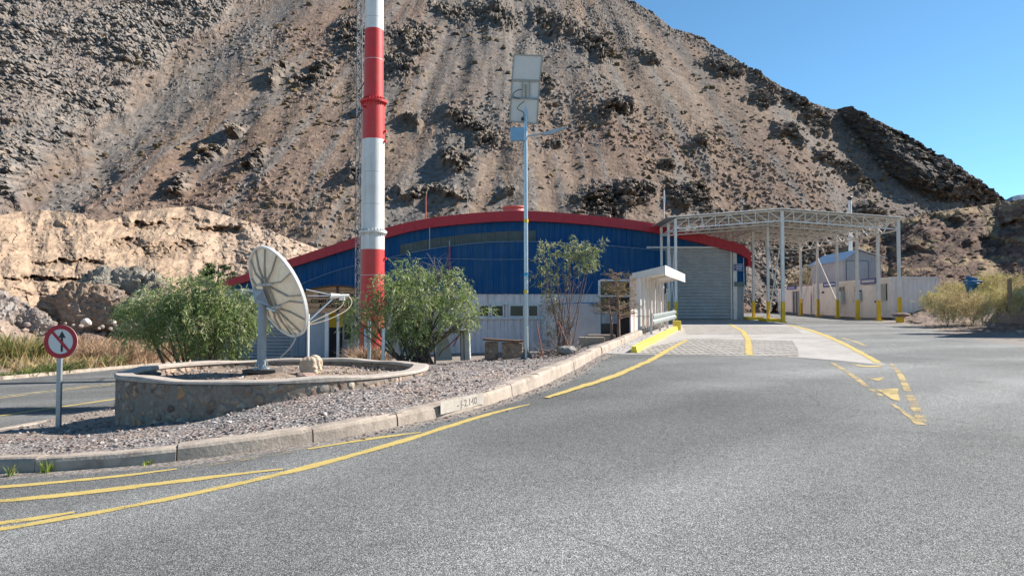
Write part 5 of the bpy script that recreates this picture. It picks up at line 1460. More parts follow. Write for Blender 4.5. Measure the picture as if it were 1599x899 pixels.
# ------------------------------------------------------------------ no-straight-ahead sign
sp = at(94.5, 533, 12.07); zb0 = isl(-7.42, 12.07)
sn = thing('traffic_sign', (sp.x, 12.07, zb0), 'round red bordered sign with a struck out straight arrow on a thin post', 'sign')
mb = MB(); X0 = sp.x - .03
for a_, b_ in (((X0 - .035, 12.085), (X0 + .035, 12.093)), ((X0 - .035, 12.093), (X0 - .027, 12.135)), ((X0 + .027, 12.093), (X0 + .035, 12.135))):
    mb.box2((a_[0], a_[1], zb0 - .2), (b_[0], b_[1], sp.z + .2))
mb.build('post', simple('post zinc', (.36, .37, .38), .45, .6, .1, 10), sn)
def disc(r, y, th_, mat, name, parent, r0=0.0, n=48):
    mb = MB(); vs = []
    for k in range(n):
        a = 2 * math.pi * k / n
        for rr in ((r, r0) if r0 else (r,)): 
            vs.append((sp.x + rr * math.cos(a), y, sp.z + rr * math.sin(a)))
    if r0:
        m_ = len(vs); vs += [(v[0], v[1] + th_, v[2]) for v in vs]
        fs = []
        for k in range(n):
            o_, i_ = 2 * k, 2 * k + 1; o2_, i2_ = 2 * ((k + 1) % n), 2 * ((k + 1) % n) + 1
            fs += [(o_, o2_, i2_, i_), (m_ + o_, m_ + i_, m_ + i2_, m_ + o2_), (o_, m_ + o_, m_ + o2_, o2_), (i_, i2_, m_ + i2_, m_ + i_)]
        mb.add(vs, fs)
    else: mb.prism([Vector(v) for v in vs], (0, th_, 0))
    return mb.build(name, mat, parent)
SR = 26.2 / F * 12.07
pn = disc(SR, 12.075, .006, M_signface, 'panel', sn)
disc(SR - .001, 12.071, .003, M_signred, 'red_ring', pn, SR * .735)
k_ = SR
arrow = [(-.062, -.60), (.062, -.60), (.062, .24), (.22, .20), (0, .63), (-.22, .20), (-.062, .24)]
MB().prism([Vector((sp.x + .02 + x * k_ * 1.05, 12.0725, sp.z + z_ * k_)) for x, z_ in arrow], (0, .0015, 0)).build('arrow', M_black, pn)
d1 = Vector((math.cos(math.radians(132)), 0, math.sin(math.radians(132)))); d2 = Vector((d1.z, 0, -d1.x))
c0 = Vector((sp.x, 12.0695, sp.z))
MB().prism([c0 + d1 * SR * .80 + d2 * SR * .085, c0 + d1 * SR * .80 - d2 * SR * .085, c0 - d1 * SR * .80 - d2 * SR * .085, c0 - d1 * SR * .80 + d2 * SR * .085], (0, .0012, 0)).build('slash', M_signred, pn)

# ------------------------------------------------------------------ solar street light
LY = 20.0; lb = at(822, 560, LY); lz0 = isl(lb.x, LY) + .02
sl_ = thing('street_light', (lb.x, LY, lz0), 'tall galvanised street light with solar panels and a side lamp arm', 'street light')
lt = at(820.5, 148, LY)
pol = MB().tube([(lb.x, LY, lz0), (lb.x + (lt.x - lb.x) * .5, LY, (lz0 + lt.z) / 2), (lt.x, LY, lt.z)], [.062, .056, .046], 16).build('pole', M_steel, sl_)
mb = MB()
for k in range(4):
    a = k * math.pi / 2 + .5; d = Vector((math.cos(a), math.sin(a), 0)); c = Vector((lb.x, LY, lz0))
    mb.add([c + d * .06 + Vector((0, 0, .02)), c + d * .19 + Vector((0, 0, .02)), c + d * .06 + Vector((0, 0, .30))], [(0, 1, 2)])
mb.lathe((lb.x, LY, lz0), [(0, 0), (.20, 0), (.20, .022), (0, .022)], 4, smooth=False)
mb.build('base_flange', simple('dull steel plate', (.14, .17, .19), .5, .4), sl_)
MB().box((lb.x, LY, lz0 - .06), (.62, .55, .10)).build('footing', M_concrete, sl_, bevel=.01)
for py, m_, nm in ((345, M_yellow, 'yellow_band'), (455.5, M_yellow, 'yellow_band'), (428.5, simple('cyan tape', (.03, .32, .55), .5), 'blue_band')):
    p_ = at(821.4, py, LY); MB().tube([(p_.x, LY, p_.z - .045), (p_.x, LY, p_.z + .045)], .062, 16).build(nm, m_, sl_)
def panel(c4, name):
    tl, tr, br_, bl = c4
    n = (tr - tl).cross(bl - tl).normalized()
    if n.y < 0: n = -n                                   # the cells look away from the camera
    up_ = (tl - bl).normalized(); rt = (tr - tl).normalized()
    f = MB()
    for a_, b_ in ((tl, tr), (tr, br_), (br_, bl), (bl, tl)): f.bar(a_, b_, .035, .045, up=n)
    fr = f.build(name, M_panelframe, sl_)
    q = [tl + (br_ - tl) * .0, tr, br_, bl]; ins = .02
    cc_ = (tl + tr + br_ + bl) / 4
    q = [cc_ + (p_ - cc_) * .97 for p_ in q]
    MB().prism([p_ + n * .0 for p_ in q], n * .006).build('backsheet', M_panelback, fr)
    MB().prism([p_ + n * .010 for p_ in q], n * .006).build('cells', M_cells, fr)
    return fr
A = [at(802.5, 85.5, 19.62), at(847, 87.5, 19.62), at(842.8, 126, 19.78), at(799.5, 124.5, 19.78)]
panel(A, 'solar_panel')
B = [at(799.4, 126.5, 19.79), at(842.6, 128, 19.79), at(838.5, 193.5, 20.06), at(796, 189.5, 20.06)]
panel(B, 'solar_panel')
mb = MB()
for x in (815.5, 826.5): mb.bar(at(x + .6, 127, 19.76), at(x, 152, 19.86), .03, .03)
mb.bar(at(798, 152.5, 19.86), at(841, 154.5, 19.86), .035, .035); mb.bar(at(821, 132, 19.80), at(821, 160, 19.97), .06, .06)
mb.build('panel_bracket', M_panelframe, sl_)
cable([at(815, 140, 19.74), at(805, 143, 19.72), at(801, 150, 19.74), at(812, 154, 19.8)], .012, 'cable', M_dark, sl_)
cable([at(819, 158, 19.85), at(808, 170, 19.85), at(815, 174, 19.85), at(817, 184, 19.9)], .010, 'cable', M_dark, sl_)
p_ = at(816, 186, 19.92); MB().box(p_, (.07, .04, .09)).build('connector', M_dark, sl_)
p_ = at(808, 210, 19.95); MB().box(p_, (.385, .17, .36)).build('control_box', M_boxblue, sl_, bevel=.012)
la, lm, le = at(823, 213, 20), at(856, 207, 20), at(885, 198.5, 20)
MB().tube([la, at(850, 208.5, 20)], .024, 8).build('lamp_arm', M_steel, sl_)
mb = MB(); a_, b_ = at(848, 209, 20), at(885, 199, 20)
ax_ = (b_ - a_).normalized(); w_ = Vector((0, 1, 0)); u_ = ax_.cross(w_) * -1
mb.prism([a_ - w_ * .05 - u_ * .02, a_ - w_ * .05 + u_ * .05, a_ + ax_ * .25 - w_ * .05 + u_ * .065, b_ - w_ * .05 + u_ * .012, b_ - w_ * .05 - u_ * .012, a_ + ax_ * .25 - w_ * .05 - u_ * .035], w_ * .16)
mb.build('lamp_head', simple('lamp aluminium', (.40, .42, .43), .4, .5), sl_)

# ------------------------------------------------------------------ picnic table, stone bench, blocks, stakes
def leaning(name, label, cat, p0, p1, r, mat):
    return tag(MB().tube([p0, p1], r, 6).build(name, mat, origin=p0), label, cat)
TY = 20.0
M_slab = simple('pale concrete slab', (.50, .48, .44), .9, 0, .1, 4, .3, dirt=(.30, .26, .22), dirt_amt=.5)
tz = isl(at(705, 560, TY).x, TY)
tb = thing('picnic_table', (at(705, 560, TY).x, TY, tz), 'broken picnic table of concrete legs under a rusty board beside the dense bush', 'table')
q = [at(680, 563, TY - .1), at(706, 562, TY - .1), at(699, 523, TY - .1), at(683, 523, TY - .1)]
MB().prism(q, (0, .14, 0)).build('leg', M_slab, tb, bevel=.01)
q = [at(719, 563, TY - .2), at(733.5, 562, TY - .2), at(731.5, 515, TY - .2), at(718, 516, TY - .2)]
MB().prism(q, (0, .62, 0)).build('leg', M_slab, tb, bevel=.01)
mb = MB(); mb.bar(at(719.6, 562, TY - .21), at(719.2, 517, TY - .21), .02, .05); mb.bar(at(725, 562, TY - .21), at(724.4, 517, TY - .21), .02, .03); mb.build('cleat', M_wood, tb)
mb = MB(); mb.bar(at(672, 520.5, TY - .15), at(733, 516, TY - .15), .16, .045); mb.bar(at(674, 520.5, TY + .08), at(733, 516.3, TY + .08), .16, .04); mb.build('top_board', M_wood, tb)
MB().tube([at(685, 556, TY - .3), at(690, 547, TY - .3), at(700, 540, TY - .3), at(706, 534, TY - .3), at(718, 522, TY - .3)], .018, 6).build('bent_rod', M_rust, tb)
MB().tube([at(708, 541, TY - .32), at(713, 530, TY - .32), at(719, 520, TY - .32)], .02, 6).build('bent_rod', M_rust, tb)
BYY = 21.3
bz0 = isl(at(785, 560, BYY).x, BYY)
bn = thing('stone_bench', (at(785, 560, BYY).x, BYY, bz0), 'rough stone bench with weathered planks left of the street light', 'bench')
M_stone2 = mat_rubble()
for a_, b_, t_ in ((756.5, 778, 534), (783, 817, 535)):
    q = [at(a_, 562, BYY - .1), at(b_, 561, BYY - .1), at(b_ - .6, t_, BYY - .1), at(a_ + .8, t_, BYY - .1)]
    MB().prism(q, (0, .5, 0)).build('pedestal', M_stone2, bn, bevel=.03)
for k_, (y_, a_, b_, zo) in enumerate(((BYY - .12, 754, 812, 0), (BYY + .12, 757, 817, .3), (BYY + .36, 760, 815, 0))):
    MB().bar(at(a_, 529.5 + zo, y_), at(b_, 533 - zo, y_), .20, .06).build('plank', M_wood, bn, bevel=.006)
for (a_, b_, t_, bo, Y_, lab) in ((905, 944.5, 526.5, 552, 25.5, 'long concrete block by the kerb in front of the bare shrub'), (918, 961, 522.5, 536, 28.5, 'low concrete block behind the longer one along the kerb'), (826, 878, 549, 560, 22.4, 'dark low concrete edging behind the street light foot')):
    t_o = thing('concrete_block', at((a_ + b_) / 2, bo, Y_), lab, 'block')
    q = [at(a_, bo + 6, Y_), at(b_, bo + 6, Y_), at(b_, t_, Y_), at(a_, t_, Y_)]
    MB().prism(q, (0, .5 if Y_ > 23 else .2, 0)).build('block', simple('brown stained concrete', (.33, .26, .20), .9, 0, .15, 4, .4) if Y_ > 23 else M_concrete, t_o, bevel=.02)
leaning('stake', 'thin pinkish stake leaning left in front of the bare shrub', 'stake', at(849.5, 568, 18.5), at(838, 505, 18.5), .018, M_rust)
leaning('stake', 'rusty pink stake leaning against the stems of the bare shrub', 'stake', at(889, 545, 20.5), at(872, 503, 20.3), .024, M_rust)
boulder('boulder', (at(885, 555, 19.3).x, 19.3, isl(at(885, 555, 19.3).x, 19.3)), (.5, .4, .3), 'grey boulder beside the kerb right of the street light foot', 'boulder', simple('grey rock', (.24, .22, .20), .9, 0, .2, 5, .6), 21)
# white utility annex with a blue tarpaulin edge
ax0, ax1 = at(852, 487, 38).x, at(937, 487, 38).x
an = thing('utility_shed', ((ax0 + ax1) / 2, 38, -.6), 'low white plastered shed with a blue sheet lying on its roof', 'shed')
MB().box2((ax0 + .3, 38, -1.2), (ax1 + .05, 42, at(900, 475.5, 38).z)).build('wall', simple('white plaster', (.60, .58, .57), .8, 0, .06, 2, .2, dirt=(.45, .39, .35), dirt_amt=.4), an)
tz_ = at(900, 475, 38).z
mb = MB(); mb.bar((at(870, 475, 37.9).x, 37.85, tz_ + .03), (ax1 + .3, 37.85, at(948, 472, 37.9).z), .10, .05); mb.box2((at(930, 475, 37.9).x, 37.7, tz_ + .02), (at(955, 475, 37.9).x, 41, tz_ + .07))
mb.build('roof_sheet', simple('blue tarpaulin', (.03, .16, .38), .5, 0, .15, 3), an)
MB().box2((ax1 - .05, 37.95, -1), (ax1 + .1, 38.06, tz_ - .01)).build('corner_post', simple('brown post', (.22, .16, .13), .8), an)
# dark glazed screen with white frame
sx0, sx1, sY = at(936, 487, 33.5).x, at(995, 487, 33.5).x, 33.5
scn = thing('screen_panel', ((sx0 + sx1) / 2, sY, .2), 'dark glazed screen in a thin white frame behind the dry conifer', 'screen')
sz0, sz1, szm = at(960, 540, sY).z, at(960, 437.5, sY).z, at(960, 462, sY).z
mb = MB()
for x in (sx0, (sx0 * .02 + sx1 * .98)): mb.box2((x - .05, sY - .04, sz0), (x + .05, sY + .04, sz1))
for z in (sz1, szm): mb.box2((sx0 + .05, sY - .035, z - .04), (sx1 - .1, sY + .035, z + .04))
mb.build('frame', M_white, scn)
MB().box2((sx0, sY + .0, sz0), (sx1 - .06, sY + .02, sz1 - .03)).build('glazing', simple('brown dark glazing', (.045, .030, .026), .25, 0, .35, .8), scn)
MB().box2((at(939, 487, sY).x, sY - .03, at(960, 505, sY).z), (at(968, 487, sY).x, sY - .005, at(960, 486, sY).z)).build('notice', simple('pale notice board', (.42, .42, .42), .6, 0, .35, 2.5), scn)

# ------------------------------------------------------------------ walkway shelter and guard rail along the kerb
Pn, Pf = Vector((at(999, 487, 30.6).x, 30.6, 0)), Vector((at(1036, 487, 37.6).x, 37.6, 0))
kd_ = (Pf - Pn).normalized(); kn_ = Vector((kd_.y, -kd_.x, 0))
sh = thing('walkway_shelter', (Pn.x, Pn.y, .8), 'white slatted shelter wall with a tilted flat white roof along the kerb', 'shelter')
L_ = (Pf - Pn).length
za_, zb2_ = 3.16, 3.48
def SP_(u, o, z): v = Pn + kd_ * (u * L_) + kn_ * o; return Vector((v.x, v.y, z))
for i in range(8):
    u = i / 7 * .98
    zb_3 = float(road_z(SP_(u, 0, 0).x, SP_(u, 0, 0).y))
    MB().bar(SP_(u, 0, zb_3 - .1), SP_(u, 0, za_ + .1), .10, .16 if i else .24, up=kd_).build('slat', M_white, sh)
MB().prism([SP_(0, -.42, .45), SP_(0, -.37, .45), SP_(0, -.37, za_), SP_(0, -.42, za_)], kd_ * (L_ * .98)).build('wall_panel', M_wallgrey, sh)
MB().prism([SP_(-.01, -.28, za_ - .02), SP_(-.01, 1.02, zb2_ - .03), SP_(-.01, 1.02, zb2_ - .05 + .10), SP_(-.01, -.28, za_ + .10)], kd_ * (L_ * 1.02)).build('roof', M_white, sh)
mb = MB(); mb.prism([SP_(-.02, 1.03, zb2_ - .32), SP_(-.02, 1.08, zb2_ - .32), SP_(-.02, 1.08, zb2_ + .08), SP_(-.02, 1.03, zb2_ + .08)], kd_ * (L_ * 1.04))
mb.build('roof_fascia', M_white, sh)
MB().prism([SP_(-.015, -.28, za_ + .10), SP_(-.015, 1.03, zb2_ + .06), SP_(-.015, 1.03, zb2_ - .24), SP_(-.015, .2, za_ - .10), SP_(-.015, -.28, za_ - .13)], kd_ * -.05).build('roof_end', M_offwhite, sh)
for i in range(3):
    u = i / 2; MB().bar(SP_(u, -.3, za_ - .06), SP_(u, 1.02, zb2_ - .10), .06, .10).build('roof_beam', M_offwhite, sh)
for i in range(13):
    u = i / 12; p_ = SP_(u, .18, 0); zb_3 = float(road_z(p_.x, p_.y))
    MB().bar(Vector((p_.x, p_.y, zb_3)), Vector((p_.x, p_.y, zb_3 + 1.9 - .25 * (i % 2))), .03, .03).build('rail_bar', M_offwhite, sh)
gr = thing('guard_rail', (SP_(0, .55, 0).x, SP_(0, .55, 0).y, .8), 'galvanised ribbed guard rail in front of the white shelter', 'guard rail')
prof = [(-.0, -.21), (.06, -.17), (.06, -.08), (0, -.02), (0, .02), (.06, .08), (.06, .17), (0, .21)]
for zc, o in ((.58, .58),):
    vs = []; 
    for u in (-.06, 1.0):
        p_ = SP_(u, o, 0); zb_3 = float(road_z(p_.x, p_.y))
        for d_, z in prof: vs.append(p_ + kn_ * d_ + Vector((0, 0, zb_3 + zc + z)))
    n_p = len(prof)
    fs = [(i, i + 1, n_p + i + 1, n_p + i) for i in range(n_p - 1)]
    o_ = MB().add(vs, fs).build('beam', simple('pale zinc', (.36, .41, .41), .4, .4, .06, 6), gr, fixn=False)
    md_ = o_.modifiers.new('solid', 'SOLIDIFY'); md_.thickness = .01
for u in (-.05, .3, .65, .99):
    p_ = SP_(u, .52, 0); zb_3 = float(road_z(p_.x, p_.y)); MB().bar(Vector((p_.x, p_.y, zb_3 - .2)), Vector((p_.x, p_.y, zb_3 + .86)), .09, .06).build('post', M_offwhite, gr)
# yellow kerb beam with upright end
yk = [on_road(990, 551), on_road(1010, 539), on_road(1025, 531.5), on_road(1056, 515)]
yt_ = thing('yellow_kerb', yk[0], 'bright yellow concrete kerb bending along the left of the paved ramp', 'kerb')
mb = MB()
for a_, b_ in zip(yk[:-1], yk[1:]):
    d_ = (b_ - a_).normalized(); s_ = Vector((d_.y, -d_.x, 0)).normalized() * .095
    q = [a_ - s_, a_ + s_, a_ + s_ * .65 + Vector((0, 0, .18)), a_ - s_ * .65 + Vector((0, 0, .18))]
    mb.prism(q, (b_ - a_) * 1.0)
mb.build('beam', M_yellowkerb, yt_)
e_ = on_road(1057, 515)
MB().box2((e_.x - .14, e_.y - .25, e_.z), (e_.x + .14, e_.y + .25, e_.z + .42)).build('end_block', M_yellowkerb, yt_, bevel=.03)

# kerb inscription
jx, jy = KR[int(np.argmin(np.abs((KR[:, 0] / KR[:, 1]) - (730 - 799.5) / F))), :2]
i_ = int(np.argmin(np.abs((KR[:, 0] / KR[:, 1]) - (728 - 799.5) / F)))
tdir = Vector((KR[i_ + 3, 0] - KR[i_ - 3, 0], KR[i_ + 3, 1] - KR[i_ - 3, 1], float(road_z(KR[i_ + 3, 0], KR[i_ + 3, 1])) - float(road_z(KR[i_ - 3, 0], KR[i_ - 3, 1])))).normalized()
nrm = Vector((tdir.y, -tdir.x, 0)).normalized(); upv = nrm.cross(tdir) * 1.0
if upv.z < 0: upv = -upv
pc_ = Vector((KR[i_, 0], KR[i_, 1], float(road_z(KR[i_, 0], KR[i_, 1])) + KR[i_, 2] * .60)) + nrm * .040
Mx = Matrix((( tdir.x, upv.x, nrm.x), (tdir.y, upv.y, nrm.y), (tdir.z, upv.z, nrm.z))).to_4x4()
tp = text_mesh('kerb_lettering', '- J-2.140', .145, pc_, simple('grey stencil', (.17, .15, .135), .85, 0, .5, 30, dirt=(.45, .40, .34), dirt_scale=16, dirt_amt=.9), None, .001, Mx)
tag(tp, 'grey stencilled number painted on the pale kerb face', 'lettering')
q = [pc_ - nrm * .006 + tdir * a_ + upv * b_ for a_, b_ in ((-.62, -.075), (.42, -.075), (.42, .10), (-.62, .10))]
tag(MB().prism(q, nrm * .003).build('paint_patch', simple('white wash', (.46, .41, .35), .92, 0, .2, 5, .6, dirt=(.36, .30, .24), dirt_scale=7, dirt_amt=1.0)), 'whitewashed patch behind the number on the kerb', 'paint')

# ------------------------------------------------------------------ right verge: post, blue drum, boulders
wp = at(1577, 468, 30.5)
tag(MB().box((wp.x, 30.5, (at(1577, 437, 30.5).z + wp.z) / 2 - .1), (.13, .13, at(1577, 437, 30.5).z - wp.z + .3)).build('wooden_post', simple('grey brown post', (.26, .17, .10), .9, 0, .3, 9, .4), origin=wp, bevel=.012), 'square weathered wooden post beside the dry bush', 'post')
dp = at(1519, 456, 36)
dr = thing('litter_bin', dp, 'battered blue plastic litter bin sticking out of the dry bush', 'bin')
M_bluepl = simple('faded blue plastic', (.03, .15, .30), .45, 0, .25, 4, dirt=(.14, .22, .30), dirt_amt=.5)
MB().lathe(at(1518, 456, 36), [(.0, 0), (.24, 0), (.30, .38), (.33, .40), (.33, .44), (.27, .44), (.22, .1), (0, .1)], 16).build('body', M_bluepl, dr)
mb = MB(); mb.box(at(1519, 440, 36.0), (.72, .5, .10), rz=.3, ); mb.build('rim', M_bluepl, dr, bevel=.02)
MB().box(at(1517, 435.5, 36.1), (.55, .06, .20), rot=Matrix.Rotation(.25, 3, 'Y')).build('lid', M_bluepl, dr, bevel=.01)
MB().tube([at(1512, 470, 36.1), at(1512, 434, 36.1)], .03, 6).build('support', M_wood, dr)
for (px_, py_, Y_, s_, lab, sd) in ((1407, 494, 41, (1.0, .6, .24), 'dark flat slab of rock in front of the near white cabin', 31), (1590, 470, 33, (1.2, .8, .6), 'tan boulder at the far right beside the wooden post', 32)):
    boulder('boulder', at(px_, py_, Y_), s_, lab, 'boulder', simple('brown rock', (.20, .145, .12), .92, 0, .2, 3, .6) if sd == 31 else M_boulder, sd)

# ------------------------------------------------------------------ vegetation
def rv(n):
    v = RS.randn(n, 3); return v / np.linalg.norm(v, axis=1)[:, None]
def spray_leaves(P0, D0, steps, step, droop, ln, wd, pal, per=2, spread=.9, jit=.25):
    """drooping sprays: P0 starts, D0 directions; returns quads (n*4,3), colours"""
    n = len(P0); P = P0.copy(); D = D0.copy(); Vq = []; Cq = []
    base = np.array(pal)[RS.randint(0, len(pal), n)]
    for s_ in range(steps):
        P = P + D * step * (.7 + .6 * RS.rand(n, 1))
        D = D + np.array([0, 0, -droop]) + RS.randn(n, 3) * .10; D /= np.linalg.norm(D, axis=1)[:, None]
        for _ in range(per):
            d = D * .6 + rv(n) * spread + np.array([0, 0, -.35]); d /= np.linalg.norm(d, axis=1)[:, None]
            sd = np.cross(d, rv(n)); sd /= np.linalg.norm(sd, axis=1)[:, None] + 1e-9
            L = ln * (.6 + .8 * RS.rand(n, 1)); W = wd * (.7 + .6 * RS.rand(n, 1))
            b = P + RS.randn(n, 3) * .02
            q = np.stack([b, b + d * L * .45 + sd * W * .5, b + d * L, b + d * L * .45 - sd * W * .5], 1)
            Vq.append(q.reshape(-1, 3)); Cq.append(np.clip(base * (1 - jit + 2 * jit * RS.rand(n, 1)), .005, .9))
    return np.concatenate(Vq), np.concatenate(Cq)
def crown_points(ells, n, shell=.45):
    w_ = np.array([e[3] * e[4] * e[5] for e in ells]) ** .75; w_ = w_ / w_.sum()
    k = RS.choice(len(ells), n, p=w_); E_ = np.array(ells)[k]
    d = rv(n); r = (shell + (1 - shell) * RS.rand(n, 1)) 
    lump = 1 + .22 * np.sin(d[:, :1] * 5 + E_[:, :1] * 3) * np.cos(d[:, 2:3] * 6 + E_[:, 1:2])
    return E_[:, :3] + d * E_[:, 3:6] * r * lump, d
PEPPER = [(.235, .30, .09), (.27, .33, .115), (.17, .235, .07), (.33, .365, .17), (.24, .30, .125), (.39, .405, .21)]
def ell(px_, py_, Y, rx, ry, rdepth):
    p = at(px_, py_, Y); k = Y / F
    return (p.x, Y, p.z, rx * k, rdepth, ry * k)
def tree(name, label, cat, bases, ells, nspray, steps, step, droop, ln, wd, pal, mat=M_leaf, bark=M_bark, stem_r=.035, twigs=60, group=None, per=2, shell=.45, nst=2):
    b0 = Vector(bases[0])
    t = thing(name, b0, label, cat, group)
    mb = MB(); rnd = random.Random(len(label))
    ends = []
    for i, e in enumerate(ells):
        c = Vector(e[:3]); b = Vector(bases[i % len(bases)])
        for q in range(nst):
            c2 = c + Vector((rnd.uniform(-.6, .6) * e[3], rnd.uniform(-.6, .6) * e[4], rnd.uniform(-.4, .5) * e[5]))
            m = b.lerp(c2, .45) + Vector((rnd.uniform(-.1, .1), rnd.uniform(-.1, .1), rnd.uniform(-.05, .12)))
            bb_ = b + Vector((rnd.uniform(-.07, .07), rnd.uniform(-.07, .07), 0))
            mb.tube([bb_, b.lerp(m, .5) + Vector((rnd.uniform(-.04, .04), 0, 0)), m, m.lerp(c2, .55), c2], [stem_r, stem_r * .8, stem_r * .6, stem_r * .4, stem_r * .18], 6)
            ends += [m, m.lerp(c2, .5), c2]
    mb.build('trunk', bark, t)
    if twigs:
        mb = MB(); P, D = crown_points(ells, twigs, .5)
        for p in P:
            p = Vector(p); e = min(ends, key=lambda x: (x - p).length)
            mb.tube([e, e.lerp(p, .5) + Vector((rnd.uniform(-.05, .05), rnd.uniform(-.05, .05), .04)), p], [stem_r * .3, stem_r * .2, stem_r * .1], 4, cap=False)
        mb.build('twigs', bark, t)
    P, D = crown_points(ells, nspray, shell)
    D0 = D * .6 + RS.randn(nspray, 3) * .35 + np.array([0, 0, .05]); D0 /= np.linalg.norm(D0, axis=1)[:, None]
    V, C_ = spray_leaves(P, D0, steps, step, droop, ln, wd, pal, per)
    soup('crown', V, 4, mat, C_, t)
    return t
# big pepper bush behind the planter
Yb1 = 17.4
bs = [(at(x, 520, Yb1).x, Yb1 + dy, isl(at(x, 520, Yb1).x, Yb1) - .05) for x, dy in ((285, 0), (297, .1), (308, -.1), (330, .1), (345, 0))]
E1 = [ell(230, 492, Yb1, 36, 26, .5), ell(258, 475, Yb1 + .1, 34, 24, .55), ell(300, 462, Yb1, 40, 26, .6), ell(345, 470, Yb1 + .1, 36, 26, .6), ell(375, 492, Yb1, 28, 26, .5),
      ell(310, 500, Yb1 - .2, 50, 30, .7), ell(350, 512, Yb1, 34, 30, .5), ell(270, 508, Yb1, 34, 22, .5), ell(208, 505, Yb1, 22, 20, .35), ell(392, 490, Yb1, 14, 20, .3), ell(316, 442, Yb1, 14, 14, .3), ell(335, 540, Yb1, 40, 14, .4)]
tree('pepper_bush', 'wide drooping green pepper bush behind the stone planter left of the dish', 'bush', bs, E1, 1250, 8, .058, .24, .12, .024, PEPPER, twigs=110)
# dense bush in front of the warehouse
Yb2 = 19.0
bs = [(at(x, 520, Yb2).x, Yb2 + dy, isl(at(x, 520, Yb2).x, Yb2) - .05) for x, dy in ((632, 0), (640, .15), (648, -.1), (656, .1), (664, 0), (672, .1))]
E2_ = [ell(570, 492, Yb2, 26, 24, .45), ell(556, 505, Yb2, 14, 16, .3), ell(615, 450, Yb2, 28, 28, .5), ell(640, 428, Yb2 + .1, 24, 20, .45), ell(640, 470, Yb2 - .1, 46, 34, .7), ell(615, 500, Yb2, 26, 28, .5), ell(668, 492, Yb2 - .1, 36, 30, .6),
       ell(700, 450, Yb2 + .2, 24, 20, .45), ell(715, 475, Yb2 + .2, 24, 26, .45), ell(724, 490, Yb2 + .2, 12, 18, .3), ell(690, 430, Yb2 + .3, 16, 14, .3), ell(640, 520, Yb2, 36, 16, .45), ell(750, 487, Yb2 + .2, 8, 6, .15)]
t2 = tree('pepper_bush', 'dense many stemmed green bush between the chimney and the broken picnic table', 'bush', bs, E2_, 900, 8, .056, .24, .12, .024, PEPPER, twigs=120, stem_r=.04)
mb = MB(); rnd = random.Random(5)                              # bare twigs above its crown
for i in range(14):
    a = at(rnd.uniform(672, 712), rnd.uniform(425, 445), Yb2 + .3); b = at(rnd.uniform(658, 715), rnd.uniform(393, 412), Yb2 + .3)
    m = a.lerp(b, .6) + Vector((rnd.uniform(-.1, .1), 0, .08)); c = b + Vector((rnd.uniform(-.22, .05), 0, -.14)); mb.tube([a, m, b, c], [.007, .006, .005, .003], 4, cap=False)
mb.build('bare_twigs', simple('grey twig bark', (.26, .22, .20), .9), t2)
mb = MB()
for i in range(16):
    a = at(rnd.uniform(615, 680), 560, Yb2 - .1); a.z = isl(a.x, Yb2) - .05; b = at(rnd.uniform(605, 690), rnd.uniform(505, 525), Yb2 - .2)
    mb.tube([a, a.lerp(b, .5) + Vector((rnd.uniform(-.06, .06), 0, 0)), b], [.03, .022, .015], 5, cap=False)
mb.build('stems', simple('dark stem bark', (.055, .045, .04), .9, 0, .3, 12), t2)
# sparse tall shrub right of the street light
Yb3 = 20.6
bs = [(at(x, 545, Yb3).x, Yb3, isl(at(x, 545, Yb3).x, Yb3) - .05) for x in (888, 878, 872, 889)]
GUM = [(.22, .26, .13), (.26, .28, .15), (.16, .21, .09), (.31, .31, .17), (.20, .23, .12)]
E3_ = [ell(905, 388, Yb3, 26, 10, .3), ell(918, 402, Yb3, 18, 16, .3), ell(900, 408, Yb3, 12, 12, .2), ell(932, 384, Yb3, 10, 6, .2), ell(856, 395, Yb3, 18, 14, .3), ell(848, 410, Yb3, 10, 12, .25), ell(872, 402, Yb3, 9, 8, .2), ell(878, 428, Yb3, 8, 10, .2),
       ell(858, 450, Yb3, 14, 10, .25), ell(850, 432, Yb3, 10, 10, .2), ell(892, 388, Yb3, 6, 10, .15)]
t3 = tree('gum_sapling', 'tall sparse sapling with two leafy tufts right of the street light', 'tree', bs, E3_, 170, 5, .05, .30, .14, .032, GUM, bark=M_barkred, stem_r=.022, twigs=14, shell=.2, nst=1)
mb = MB()
def wander(a, b, r0, r1, n=5, j=.08):
    P = [a.lerp(b, i / n) + Vector((rnd.uniform(-j, j), rnd.uniform(-j, j), rnd.uniform(-j, j) * .5)) * (0 if i in (0, n) else 1) for i in range(n + 1)]
    return P, [r0 + (r1 - r0) * i / n for i in range(n + 1)]
root_ = Vector(bs[0])
for i in range(18):
    s_ = root_ + Vector((rnd.uniform(-.35, .15), rnd.uniform(-.2, .2), rnd.uniform(0, .3))); e = at(rnd.uniform(842, 932), rnd.uniform(405, 500), Yb3 + rnd.uniform(-.4, .4))
    P, R2 = wander(s_, e, .009, .003); mb.tube(P, R2, 5, cap=False)
for i in range(30):
    s_ = at(rnd.uniform(848, 905), rnd.uniform(440, 490), Yb3 + rnd.uniform(-.3, .3)); e = s_ + Vector((rnd.uniform(-.5, .5), rnd.uniform(-.3, .3), rnd.uniform(.0, .5)))
    P, R2 = wander(s_, e, .006, .003, 4, .05); mb.tube(P, R2, 4, cap=False)
P = [at(x, y, Yb3 - .1) for x, y in ((852, 466), (862, 462), (872, 465), (880, 475), (882, 490))]; mb.tube(P, .010, 6)
mb.build('bare_stems', simple('pale twig bark', (.22, .165, .14), .9, 0, .3, 12), t3)
E3b = [ell(862, 482, Yb3, 20, 22, .35), ell(878, 500, Yb3, 12, 14, .3), ell(858, 520, Yb3, 14, 20, .3)]
